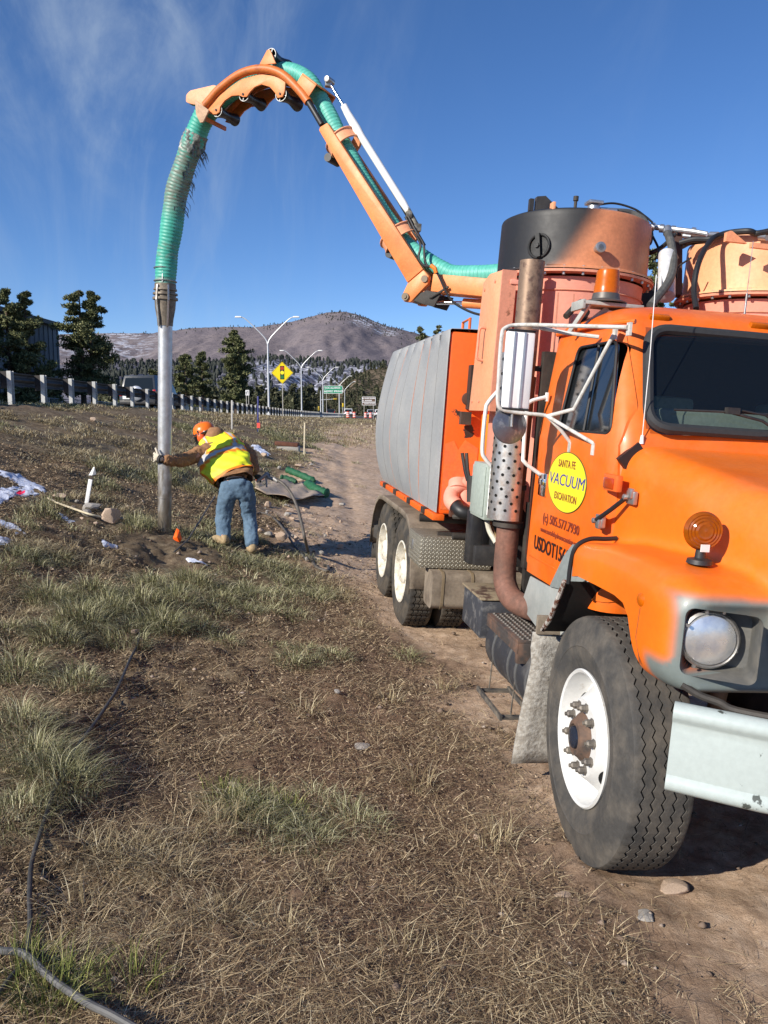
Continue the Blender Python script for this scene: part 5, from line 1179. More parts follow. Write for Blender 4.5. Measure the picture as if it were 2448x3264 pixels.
cyb = MB(); cyb.tube([B(2.24, 4.955), B(2.20, 4.88), B(2.10, 4.72), B(2.05, 4.645), B(1.60, 3.975), B(1.55, 3.90), B(1.53, 3.865)], [.034, .036, .045, .036, .036, .030, .020], 20)
cyb.build('tilt_cylinder', mat('white_cylinder_paint', (.82, .82, .80), .35, fine=.03), boom)
MB().tube([B(1.56, 3.92, .0), B(1.50, 3.82, 0), B(1.44, 3.72, 0)], .03, 8).box(B(1.45, 3.73, .0), (.07, .07, .07)).box(B(1.52, 3.85, -.03), (.05, .05, .06)).build('cylinder_foot', mat('greasy_fitting', (.14, .12, .09), .5, .4, c2=(.35, .33, .28), scale=20), boom, bevel=.005)
for dx_ in (0, .03):
    MB().tube(spline([B(1.52+dx_, 3.83, -.05), B(1.43+dx_, 3.68, -.07), B(1.33+dx_, 3.55, -.12), B(1.30+dx_*2, 3.42, -.16), B(1.26+dx_, 3.34, -.19), B(1.19, 3.31, -.20), B(1.13, 3.22, -.20), B(1.06, 3.08, -.20), B(.98, 2.98, -.19), B(.80, 2.885, -.16), B(.60, 2.85, -.1)], 6), .011, 8).build('boom_hydraulic_hose', HOSEB, boom)
MB().tube([B(1.21, 3.33, -.21), B(1.17, 3.30, -.215), B(1.16, 3.26, -.21)], .02, 8).build('hose_strap', mat('orange_strap', (.8, .2, .01), .5), boom)
MB().tube([B(1.45, 3.60, .17), B(2.28, 4.93, .17)], .016, 8).tube([B(1.56, 3.85, .02), B(2.24, 4.90, .02)], .012, 8).build('boom_hydraulic_line', HOSEB, boom)
# ---- the green suction hose
HP = [(0, 3.20), (.40, 3.235), (.75, 3.25), (1.05, 3.27), (1.20, 3.335), (1.38, 3.44), (1.53, 3.56), (1.68, 3.72), (1.90, 4.02), (2.09, 4.32), (2.25, 4.60), (2.40, 4.88), (2.54, 5.12), (2.66, 5.27), (2.85, 5.38), (3.1, 5.41), (3.35, 5.40), (3.62, 5.33), (3.84, 5.24), (3.99, 5.09), (4.08, 4.95), (4.18, 4.784), (4.28, 4.592), (4.37, 4.394), (4.42, 4.189), (4.48, 3.93), (4.525, 3.772), (4.562, 3.52), (4.570, 3.42)]
def rad(i, n): 
    t = i/n; return .085+.034*float(smooth(.60, .72, t))
path = spline([B(a, b_, 0) for a, b_ in HP], 40)
# resample for even ribs
L = [0]
for i in range(1, len(path)): L.append(L[-1]+(path[i]-path[i-1]).length)
tot = L[-1]; nr = 190; arr = np.array([list(p) for p in path]); sub = 4
S_ = np.linspace(0, tot, nr*sub+1); pts = [Vector([np.interp(s_, L, arr[:, k]) for k in range(3)]) for s_ in S_]
rr = [rad(i, len(pts))*(1+(.0, .035, .055, .035)[i % 4])-.004+.003*math.sin(i*.13)+.004*math.sin(i*.031) for i in range(len(pts))]
GH = mat('green_ribbed_hose', (.045, .35, .26), .5, c2=(.08, .43, .33), scale=7, fine=.08, attr='scuff', c3=(.17, .19, .15), attr2='pale', c4=(.14, .52, .43))
ho = MB().tube(pts, rr, 26).build('suction_hose', GH, truck, ang=80)
c = coords(ho); n_ = len(pts); lab = np.repeat(np.arange(n_), 26)/n_
nz = fbm(lab*260, np.tile(np.arange(26), n_)*.5, 4, 3)
scf = smooth(.765, .79, lab)*smooth(.905, .86, lab)*smooth(-.22, .12, nz+.12)+smooth(.93, .935, lab)*smooth(.96, .955, lab)*.55*(nz > .0)+smooth(.985, .99, lab)*.7
attr(ho, 'scuff', np.clip(scf, 0, .95)); attr(ho, 'pale', np.clip(smooth(.05, -.05, lab-.6)*.45+smooth(.05, .2, nz)*.4, 0, 1))
# torn wrap hanging off the hose
SHRED = mat('torn_grey_plastic_wrap', (.24, .26, .23), .45, c2=(.04, .05, .04), scale=25)
tw = MB(); rnd = random.Random(4)
for k in range(46):
    i = int(n_*rnd.uniform(.775, .885)); 
    if k < 14: i = int(n_*rnd.uniform(.775, .79))
    a_ = rnd.uniform(-.9, .9); p = pts[i]; d = (pts[i+1]-p).normalized(); e1 = (-Bu3-d*(-Bu3).dot(d)).normalized(); e2 = d.cross(e1)
    v = (e1*math.cos(a_)+e2*math.sin(a_)); q = p+v*.118; ln = rnd.uniform(.05, .12); wv = e2*rnd.uniform(.004, .013)
    P1_ = q; P2_ = q+v*ln*.35-Bz3*ln*.35; P3_ = P2_+v*ln*rnd.uniform(.0, .3)-Bz3*ln*.6
    tw.add([P1_-wv, P1_+wv, P2_+wv*.9, P2_-wv, P3_+wv*.2, P3_-wv*.2], [(0, 1, 2, 3), (3, 2, 4, 5)])
tw.build('torn_hose_wrap', SHRED, ho)
wp = MB(); rows = []
for k, s_ in enumerate(np.linspace(.760, .790, 7)):
    i = int(n_*s_); p = pts[i]; d = (pts[i+1]-p).normalized(); e1 = (-Bu3-d*(-Bu3).dot(d)).normalized(); e2 = d.cross(e1); row = []
    for j, t in enumerate(np.linspace(0, 2*math.pi, 33)[:-1]):
        r_ = .119+.007*math.sin(j*2.3+k*1.7)+.008*math.sin(j*5.1-k)+(.012 if j in (3, 4, 28) else 0); row.append(p+(e1*math.cos(t)+e2*math.sin(t))*r_)
    rows.append(row)
wp.grid(rows, close=True).build('hose_wrap', SHRED, ho)
# ---- flange and vertical suction pipe
top = B(4.572, 3.415); base = _ti@Vector((-2.5905, 9.2974, .50)); axd = (base-top); Lp = axd.length; axd.normalize()
# the pipe hangs plumb below the flange
fl = MB(); fl.lathe([(.10, -.03), (.118, -.02), (.118, .03), (.128, .032), (.130, .05), (.112, .055), (.112, .075), (.135, .08), (.138, .10), (.118, .105), (.118, .125), (.140, .13), (.140, .155), (.118, .16), (.112, .25), (.092, .36), (.086, .42), (.086, .44), (.0, .44)], top, axd, 36, False)
flo = fl.build('pipe_flange', mat('muddy_brown_flange', (.24, .20, .15), .6, .3, c2=(.10, .08, .06), scale=15, bump=.1), truck)
cl_ = MB(); e1 = (_ti.to_3x3()@Vector((0, -1, 0))); e2 = axd.cross(e1).normalized()
for a_ in (-.5, .45): v = (e1*math.cos(a_)+e2*math.sin(a_)); cl_.bar(top+v*.125+axd*-.0, top+v*.142+axd*.17, .02, .02, v); cl_.bar(top+v*.142+axd*.15, top+v*.10+axd*.46, .018, .016, v)
cl_.build('clamp_lever', STEEL, flo)
MB().tube([top-axd*.16+e1*.11, top-axd*.03+e1*.115], .008, 6).tube([top-axd*.19+(e1*math.cos(t)+e2*math.sin(t))*.124 for t in np.linspace(0, 2*math.pi, 25)], .006, 6, False).tube([top-axd*.05+(e1*math.cos(t)+e2*math.sin(t))*.124 for t in np.linspace(0, 2*math.pi, 25)], .006, 6, False).build('hose_band_clamp', STEEL, flo)
PIPE = mat('suction_pipe_metal', (.58, .58, .58), .42, .6, c2=(.44, .43, .41), scale=9, lo=.45, hi=.7, attr='mud', c3=(.20, .165, .12), fine=.06)
nseg = 60; ppts = [top+axd*(.43+(Lp-.43)*i/nseg) for i in range(nseg+1)]
po_ = MB().tube(ppts, .079, 40).tube([base-axd*.52, base-axd*.505], .085, 40).build('suction_pipe', PIPE, truck)
c = coords(po_); along = (c-np.array(top))@np.array(axd)/Lp; ang_ = np.arctan2((c-np.array(top))@np.array(e2), (c-np.array(top))@np.array(e1))
attr(po_, 'mud', np.clip(smooth(.55, .95, along+fbm(along*30, ang_*1.2, 4, 6)*.5)*.95, 0, 1))
# ================================================================== guardrail
GX = lambda y: float(np.interp(y, [0, 19, 30, 55, 75, 120, 200], [-8.75, -8.9, -9.0, -9.45, -9.55, -9.5, -9.3]))
RAILM = mat('weathered_rail_steel', (.085, .083, .082), .65, .4, c2=(.05, .048, .046), scale=5); POSTM = mat('galvanised_post', (.50, .50, .48), .55, .3, c2=(.48, .47, .44), scale=8); BLOCK = mat('dark_spacer_block', (.030, .027, .025), .8, c2=(.06, .05, .045), scale=12)
gry = empty('guardrail', (-8.9, 19, float(g0(-8.9, 19))), 'long steel highway guardrail with pale posts along the top of the slope', 'guardrail')
def loc_gr(p): return Vector(p)-gry.location
ys_ = [9.7+1.905*k for k in range(96)]
pm = MB(); pm.bb((-.008, -.075, -.25), (.008, .075, .80)); pm.bb((-.05, -.079, -.25), (.05, -.071, .80)); pm.bb((-.05, .071, -.25), (.05, .079, .80)); pme = pm.mesh('post')
bmM = MB(); bmM.bb((-.20, -.07, .40), (-.052, .07, .79)); bme = bmM.mesh('spacer_block')
def gzr(y): return float(g0(GX(y), y))+.0
for k, y in enumerate(ys_):
    o = obj('post', pme if k == 0 else P0me, POSTM, gry); P0me = o.data; o.location = loc_gr((GX(y), y, gzr(y)))
    b_ = obj('spacer_block', bme if k == 0 else B0me, BLOCK, o); B0me = b_.data
sec = [(-.25, .80), (-.27, .775), (-.33, .75), (-.33, .70), (-.27, .66), (-.25, .635), (-.27, .61), (-.33, .57), (-.33, .52), (-.27, .495), (-.25, .47)]
yy = np.linspace(4, ys_[-1], 130); rows = [[tuple(loc_gr((GX(y)+a, y, gzr(y)+b_))) for a, b_ in sec] for y in yy]
rl = MB().grid(rows).build('rail', RAILM, gry); rl.modifiers.new('s', 'SOLIDIFY').thickness = .004
# ---- chain link fence across the highway
fen = empty('chain_link_fence', (-25.6, 50, 1.9), 'low chain link fence on the far side of the highway', 'fence'); FEM = mat('fence_steel', (.42, .44, .46), .5, .5)
fp = MB(); tops = []
for k in range(42):
    y = 24+k*2.6; x = -25.6-.01*y; z = float(g0(x, y))
    z -= 1.9; q = MB().cyl((x+25.6, y-50, z-.1), (x+25.6, y-50, z+1.45), .04, n=8); q.build('fence_post', FEM, fen)
    tops.append((x+25.6, y-50, z))
MB().tube([(x, y, z+1.42) for x, y, z in tops], .025, 6).build('top_rail', FEM, fen)
mw = MB()
for i in range(len(tops)-1):
    a, b_ = Vector(tops[i]), Vector(tops[i+1])
    for j in range(13):
        p = a.lerp(b_, j/13); q = a.lerp(b_, min(1, (j+3)/13)); mw.add([p, p+Vector((0, .02, 0)), q+Vector((0, .02, 1.38)), q+Vector((0, 0, 1.38))], [(0, 1, 2, 3)]); mw.add([p+Vector((0, 0, 1.38)), p+Vector((0, .02, 1.38)), q+Vector((0, .02, 0)), q], [(0, 1, 2, 3)])
mw.build('wire_mesh', FEM, fen)
# ---- grey building behind the pines
bl = empty('building', (-28, 60, 1.5), 'large grey metal building with a dark roof edge behind the left pines', 'building')
WALL = mat('grey_blue_cladding', (.11, .13, .15), .6, c2=(.135, .155, .175), scale=.8); TRIM = mat('dark_roof_trim', (.05, .055, .06), .6)
def lb(p, b=bl): return Vector(p)-b.location
YA, YB, XW, ZT = 30., 72.4, -29., 9.6
w1 = MB(); w1.bb(lb((XW-30, YA, .8)), lb((XW, YB, ZT))); w1.build('wall', WALL, bl)
rf = MB(); rf.prism([(0.5, ZT), (.5, ZT+.35), (-15, ZT+1.6), (-30.5, ZT+.35), (-30.5, ZT)], lb((XW, YA-.5, 0)), (1, 0, 0), (0, 0, 1), (0, YB-YA+1, 0)); rf.build('roof', TRIM, bl)
rb = MB()
for i in range(46): rb.box(lb((XW+.03, YA+.4+(YB-YA-.8)*i/45, (ZT+.8)/2)), (.06, .05, ZT-.85))
rb.build('cladding_rib', WALL, bl)
for y0 in (42., 50, 58, 66.): MB().box(lb((XW+.04, y0, 3.3)), (.08, 2.2, 1.5)).build('window', GLASS, bl)
MB().box(lb((XW+.05, 62, 2.7)), (.1, 1.1, 2.3)).build('door', TRIM, bl)
lbd = empty('low_building', (-27.0, 74, 1.5), 'low beige concrete block wall seen through the guardrail posts', 'wall'); MB().bb((-4, -1, -1), (9, 0, 1.35)).build('wall', mat('beige_concrete', (.50, .46, .38), .8, c2=(.42, .39, .33), scale=3), lbd); MB().bb((-4.1, -1.05, 1.35), (9.1, .05, 1.45)).build('coping', mat('coping_concrete', (.4, .38, .34), .8), lbd)
# ================================================================== street lamps
LAMPM = mat('painted_lamp_steel', (.62, .63, .64), .45, .3)
def twin_lamp(px, d, label, h=12.1, span=3.55, par_scale=1.):
    x = (px-CX)/FPX*d; y = d; z = float(g0(-9, y))+.05; e = empty('street_lamp', (x, y, z), label, 'street lamp', 'twin armed street lamps in the highway median')
    MB().tube([(0, 0, 0), (0, 0, h-3.3)], [.14, .09], 12).cyl((0, 0, 0), (0, 0, .5), .22).build('pole', LAMPM, e)
    for s in (-1, 1):
        MB().tube(spline([(0, 0, h-3.4), (s*.25, 0, h-2.75), (s*1.0, 0, h-1.9), (s*2.2, 0, h-.75), (s*2.8, 0, h-.28), (s*span*.90, 0, h-.15)], 5), [.085]*3+[.075]*10+[.06]*13, 8).build('arm', LAMPM, e)
        MB().box((s*span*.98, 0, h-.13), (.85, .32, .17), taper=.8).build('lamp_head', WHITE, e, bevel=.04)
    return e
twin_lamp(860, 98, 'tallest twin armed street lamp, just left of the yellow diamond sign')
twin_lamp(964, 147, 'twin armed street lamp just right of the yellow diamond sign')
twin_lamp(1031, 197, 'twin armed street lamp rising directly behind the green town sign at its left edge')
twin_lamp(1083, 241, 'twin armed street lamp rising behind the right edge of the green town sign')
twin_lamp(1100, 282, 'twin armed street lamp lowest in the row, between the green sign and the traffic drums')
twin_lamp(989, 400, 'small far twin armed street lamp between the diamond sign and the green sign', 11)
twin_lamp(867, 440, 'small far twin armed street lamp low behind the tallest lamp pole', 11)
# ================================================================== signs
SPOST = mat('sign_post_steel', (.42, .40, .36), .6, .3); YS = mat('yellow_sign_sheet', (.88, .66, .0), .4, fine=.02); BS = mat('black_sign_ink', (.012, .012, .012), .5, fine=0); GS = mat('green_sign_sheet', (.0, .26, .12), .4, fine=.02); WS_ = mat('white_sign_sheet', (.8, .8, .8), .4, fine=.02); BR = mat('brown_sign_sheet', (.13, .085, .06), .5, fine=.02); BLS = mat('blue_sign_sheet', (.01, .17, .50), .4, fine=.02); REDS = mat('red_sign_disc', (.42, .04, .01), .5, fine=0); GRS = mat('green_sign_disc', (.02, .16, .04), .5, fine=0)
def face(o, dy=0.): return frame((o[0], o[1]-dy, o[2]), (1, 0, 0), (0, 0, 1))
p = on_ground(906, 1352); d0 = 64.; sxp = (904-CX)/FPX*d0
e = empty('warning_sign', (sxp, d0, float(g0(sxp, d0))), 'yellow diamond sign with a traffic signal symbol on a steel post', 'road sign'); zc = EYE+(1320-1191)/FPX*d0-e.location.z
MB().bb((-.03, .0, -.2), (.03, .06, zc+.4)).build('post', SPOST, e)
r2 = .865
MB().prism([(0, -r2), (r2, 0), (0, r2), (-r2, 0)], (0, -.012, zc), (1, 0, 0), (0, 0, 1), (0, .006, 0)).build('panel', YS, e)
bd = MB(); k1, k2 = r2*.955, r2*.925
P1q = [(0, -k1), (k1, 0), (0, k1), (-k1, 0)]; P2q = [(0, -k2), (k2, 0), (0, k2), (-k2, 0)]
for i in range(4):
    j = (i+1) % 4; bd.add([(P1q[i][0], -.015, zc+P1q[i][1]), (P1q[j][0], -.015, zc+P1q[j][1]), (P2q[j][0], -.015, zc+P2q[j][1]), (P2q[i][0], -.015, zc+P2q[i][1])], [(0, 1, 2, 3)])
bd.bb((-.17, -.017, zc-.52), (.17, -.014, zc+.54)); bd.build('black_symbol', BS, e)
for dz, m_ in ((.34, REDS), (0, mat('bright_yellow_disc', (.95, .80, .02), .4, fine=0)), (-.34, GRS)): MB().cyl((0, -.018, zc+dz+.01), (0, -.021, zc+dz+.01), .145, n=28).build('signal_disc', m_, e)
def board(name, pxc, pyc, d, wpx, hpx, m, label, posts=(-.35, .35), edge=True, cat='road sign', lines=()):
    x = (pxc-CX)/FPX*d; z = EYE+(1320-pyc)/FPX*d; w_ = wpx/FPX*d; h_ = hpx/FPX*d; zg = float(g0(x, d)); e = empty(name, (x, d, zg), label, cat); zc = z-zg
    for q in posts: MB().bb((q*w_-.04, .0, -.3), (q*w_+.04, .07, zc+h_*.4)).build('post', SPOST, e)
    MB().prism(rrect(w_/2, h_/2, .06, 3, (0, 0)), (0, -.01, zc), (1, 0, 0), (0, 0, 1), (0, .008, 0)).build('panel', WS_ if edge else m, e)
    if edge: MB().prism(rrect(w_/2-.06, h_/2-.06, .04, 3, (0, 0)), (0, -.014, zc), (1, 0, 0), (0, 0, 1), (0, .003, 0)).build('panel_face', m, e)
    for s, a, b_, sz, sx_ in lines: text_mesh(s, sz, WS_, e, frame((a*w_, -.017, zc+b_*h_), (1, 0, 0), (0, 0, 1)), sx=sx_, bold=.01, align='CENTER')
    return e, w_, h_, zc
def arrow(e, a, zc, h, kind, m=WS_):
    P = {'up': [(-.05, -h/2), (.05, -h/2), (.05, .02), (.16, .02), (0, h/2), (-.16, .02), (-.05, .02)], 'left': [(h/2, -.05), (h/2, .05), (-.02, .05), (-.02, .16), (-h/2, 0), (-.02, -.16), (-.02, -.05)]}[kind]
    MB().prism(P, (a, -.018, zc), (1, 0, 0), (0, 0, 1), (0, .002, 0)).build('arrow', m, e)
e, w_, h_, zc = board('guide_sign', 1063.5, 1243.5, 130, 59, 24.5, GS, 'green highway sign reading Los Alamos and Jemez Springs', (-.36, .30), lines=(('LOS ALAMOS', -.02, .21, .42, 1.0), ('JEMEZ SPRINGS', .09, -.21, .42, 1.0)))
arrow(e, -w_*.41, zc+h_*.21, .42, 'up'); arrow(e, -w_*.41, zc-h_*.21, .42, 'left')
e, w_, h_, zc = board('recreation_sign', 1176, 1274, 115, 43, 17, BR, 'brown two panel sign for Valles Caldera and the ski area', (-.35, .33), lines=(('VALLES CALDERA', .07, .20, .20, .98), ('BANDELIER', -.03, -.20, .20, .98)))
arrow(e, -w_*.42, zc+h_*.2, .2, 'left'); arrow(e, -w_*.42, zc-h_*.2, .2, 'up')
h2 = 9.5/FPX*115; zl = zc-h_/2-h2/2-.01
MB().prism(rrect(w_/2, h2/2, .05, 3), (0, -.01, zl), (1, 0, 0), (0, 0, 1), (0, .008, 0)).build('panel', WS_, e); MB().prism(rrect(w_/2-.05, h2/2-.05, .03, 3), (0, -.014, zl), (1, 0, 0), (0, 0, 1), (0, .003, 0)).build('panel_face', BR, e)
text_mesh('PAJARITO SKI AREA', .19, WS_, e, frame((.06*w_, -.017, zl), (1, 0, 0), (0, 0, 1)), sx=.92, bold=.006)
board('services_sign', 1222, 1283, 150, 14, 15, BLS, 'small blue roadside sign beside the grey tank cover', (.2,), lines=(('H', .1, 0, .35, 1.0),))
e, w_, h_, zc = board('lane_sign', 793, 1253, 110, 12, 17, WS_, 'small white lane sign with curved black arrows beside the far pine', (-.3, .3), edge=False)
MB().prism([(-.16, -.25), (-.09, -.25), (-.09, 0), (.0, .1), (.0, .26), (-.07, .26), (-.07, .13), (-.16, .02)], (0, -.02, zc), (1, 0, 0), (0, 0, 1), (0, .002, 0)).prism([(.08, -.25), (.14, -.25), (.14, .26), (.08, .26)], (0, -.02, zc), (1, 0, 0), (0, 0, 1), (0, .002, 0)).build('black_arrows', BS, e)
# traffic signal with mast arm
d_ = 225; x_ = (1024-CX)/FPX*d_; e = empty('traffic_signal', (x_, d_, 1.3), 'traffic signal pole with a mast arm and yellow signal heads over the far junction', 'traffic signal')
MB().tube([(0, 0, 0), (0, 0, 7.2)], [.16, .10], 10).tube([(0, 0, 4.6), (4.4, 0, 4.9)], [.09, .06], 8).build('pole_and_mast', LAMPM, e)
for x, z in ((-.55, 2.3), (4.1, 4.9)): 
    hd_ = MB().box((x, -.1, z), (.36 if z < 4 else 1.0, .25, 1.1 if z < 4 else .36)).build('signal_head', mat('yellow_signal_housing', (.72, .50, .02), .5), e, bevel=.03)
    mb = MB(); 
    for k in (-1, 0, 1): mb.cyl((x+(0 if z < 4 else k*.32), -.23, z+(k*.34 if z < 4 else 0)), (x+(0 if z < 4 else k*.32), -.26, z+(k*.34 if z < 4 else 0)), .11, n=14)
    each(mb, 'signal_lens', BS, hd_)
d_ = 235; x_ = (1094-CX)/FPX*d_; e = empty('traffic_signal', (x_, d_, 1.3), 'short post with a yellow signal head beside the lowest street lamp', 'traffic signal')
MB().tube([(0, 0, 0), (0, 0, 3.0)], .07, 8).build('pole', LAMPM, e); MB().box((0, -.05, 3.3), (.4, .25, 1.1)).build('signal_head', MATS['yellow_signal_housing'], e, bevel=.03)
# ================================================================== traffic drums
DRO = mat('orange_drum_plastic', (.78, .07, .015), .5, fine=.03); DRW = mat('white_reflective_band', (.80, .76, .72), .4, fine=0)
dlab = ['leftmost orange and white traffic drum, at the end of the guardrail', 'second traffic drum from the left, alone on the open road', 'traffic drum at the left post of the brown sign', 'traffic drum between the two posts of the brown sign', 'rightmost traffic drum, beside the grey tank cover']
proto = None
for k, (px, d_) in enumerate(((1110, 128), (1130.5, 140), (1166, 150), (1182, 146), (1206.5, 148))):
    x = (px-CX)/FPX*d_; row = 1327.5 if k == 0 else 1325.5; z = float(g0(x, d_))
    if proto is None:
        e = empty('traffic_drum', (x, d_, z)); MB().lathe([(.36, 0), (.36, .06), (.29, .07), (.28, .35), (.265, .36), (.26, .62), (.25, .63), (.245, .88), (.22, .95), (0, .96)], (0, 0, 0), (0, 0, 1), 24, False).build('drum_body', DRO, e)
        for z0 in (.17, .44, .70): MB().lathe([(.293-.03*z0, z0), (.290-.03*z0, z0+.13)], (0, 0, 0), (0, 0, 1), 24, False).build('reflective_band', DRW, e)
        MB().tube([(-.1, 0, .95), (-.1, 0, 1.05), (.1, 0, 1.05), (.1, 0, .95)], .02, 6).build('handle', DRO, e); proto = e
    else: e = copy_tree(proto); e.location = (x, d_, z)
    tag(e, dlab[k], 'traffic drum', 'orange and white traffic drums on the road')
# ================================================================== vehicles on the highway
CARP = {}
def suv(loc, rz, paint, label, h=1.78, spare=True, name='parked_car', cat='car', L=4.6, W_=1.85):
    e = empty(name, loc, label, cat, rz=rz)
    def prof(hw, z0, z1): pass
    body = MB(); rows = []
    sect = [(-L/2, .45), (-L/2-.02, .75), (-L/2+.02, 1.0), (L/2-1.1, 1.02), (L/2-.15, .92), (L/2, .7), (L/2-.03, .42)]
    for x, k in ((-W_/2, .94), (-W_/2+.06, 1), (W_/2-.06, 1), (W_/2, .94)): rows.append([(x, y*(.985 if k < 1 else 1), z*(1 if k == 1 else .985)) for y, z in sect])
    body.grid(rows); k = len(sect)
    for r in (0, 3): body.f.append(tuple(r*k+j for j in range(k)))
    body.f.append((0, k, 2*k, 3*k)); body.f.append(tuple((r+1)*k-1 for r in range(4)))
    body.build('body', paint, e, bevel=.05)
    gh = MB(); lo_, hi_ = .98, h; 
    P0 = [(-W_/2+.04, -L/2+.05), (W_/2-.04, -L/2+.05), (W_/2-.04, L/2-1.35), (-W_/2+.04, L/2-1.35)]; P1 = [(-W_/2+.18, -L/2+.28), (W_/2-.18, -L/2+.28), (W_/2-.18, L/2-2.1), (-W_/2+.18, L/2-2.1)]
    gh.add([(x, y, lo_) for x, y in P0]+[(x, y, hi_) for x, y in P1], [(0, 1, 5, 4), (1, 2, 6, 5), (2, 3, 7, 6), (3, 0, 4, 7), (4, 5, 6, 7)]); gh.build('cabin', paint, e, bevel=.04)
    rg = MB(); yb = lambda t: -L/2+.05+.23*t-.012
    rg.add([(-W_/2+.17, yb(.12), lo_+.12*(hi_-lo_)), (W_/2-.17, yb(.12), lo_+.12*(hi_-lo_)), (W_/2-.27, yb(.85), lo_+.85*(hi_-lo_)), (-W_/2+.27, yb(.85), lo_+.85*(hi_-lo_))], [(0, 1, 2, 3)]); rg.build('rear_window', GLASS, e)
    for s in (-1, 1):
        xs_ = lambda t: s*(W_/2-.04-.14*t+.012); q = MB().add([(xs_(.15), -L/2+.45, lo_+.12*(hi_-lo_)), (xs_(.15), L/2-1.65, lo_+.12*(hi_-lo_)), (xs_(.85), L/2-2.1, lo_+.85*(hi_-lo_)), (xs_(.85), -L/2+.55, lo_+.85*(hi_-lo_))], [(0, 1, 2, 3)]); q.build('side_glass', GLASS, e)
        MB().box((s*(W_/2-.10), -L/2+.0, 1.0), (.14, .06, .30)).build('tail_lamp', mat('red_tail_lamp', (.45, .01, .01), .2, fine=0), e, bevel=.01)
        MB().box((s*(W_/2+.08), L/2-1.5, 1.05), (.16, .08, .13)).build('wing_mirror', BLACK, e, bevel=.02)
        for y in (-L/2+.85, L/2-.85):
            wh = MB().lathe([(0, .11), (.21, .11), (.22, .10)], (s*(W_/2-.12), y, .36), (s, 0, 0), 20, False).build('wheel', ALU, e); MB().lathe([(.22, .115), (.34, .10), (.36, .05), (.36, -.1), (.2, -.1)], (s*(W_/2-.12), y, .36), (s, 0, 0), 24, False).build('tyre', RUBBER, wh)
    MB().box((0, -L/2-.03, .55), (W_-.1, .12, .18)).build('rear_bumper', BLACK, e, bevel=.03)
    if spare: MB().lathe([(0, -.11), (.30, -.11), (.35, -.05), (.35, .05), (.28, .10), (0, .12)], (0.0, -L/2-.14, .98), (0, -1, 0), 28, False).build('spare_wheel_cover', mat('silver_wheel_cover', (.6, .62, .65), .25, .5, fine=0), e)
    MB().box((-.55 if spare else 0, -L/2-.05, .78), (.34, .02, .16)).build('number_plate', WHITE, e)
    return e
DGREY = mat('dark_grey_car_paint', (.045, .05, .055), .25, fine=0, coat=.4); WCAR = mat('white_car_paint', (.75, .75, .75), .25, fine=0, coat=.3); SILV = mat('silver_car_paint', (.45, .46, .48), .3, .4, fine=0); CARB = mat('black_car_paint', (.02, .02, .025), .2, fine=0, coat=.4)
x = (463-CX)/FPX*39; suv((x, 41, float(g0(-9, 41))-.02), R(-4), DGREY, 'dark grey sport utility with a spare wheel on its tailgate, behind the guardrail', 1.85, True)
def far_car(px, d, paint, label, h=1.7, **k): x = (px-CX)/FPX*d; suv((x, d, float(g0(x, d))+.03 if px > 1090 else float(g0(-9, d))+.05), R(3), paint, label, h, False, **k)
far_car(1056, 178, CARB, 'black pickup style car far down the highway behind the green sign')
far_car(1111, 165, WCAR, 'white car facing the junction behind the leftmost traffic drum'); far_car(1182, 175, SILV, 'silver car behind the posts of the brown sign'); far_car(1207, 172, WCAR, 'white car half hidden behind the rightmost traffic drum'); far_car(1222, 185, CARB, 'dark car at the edge of the grey tank cover')
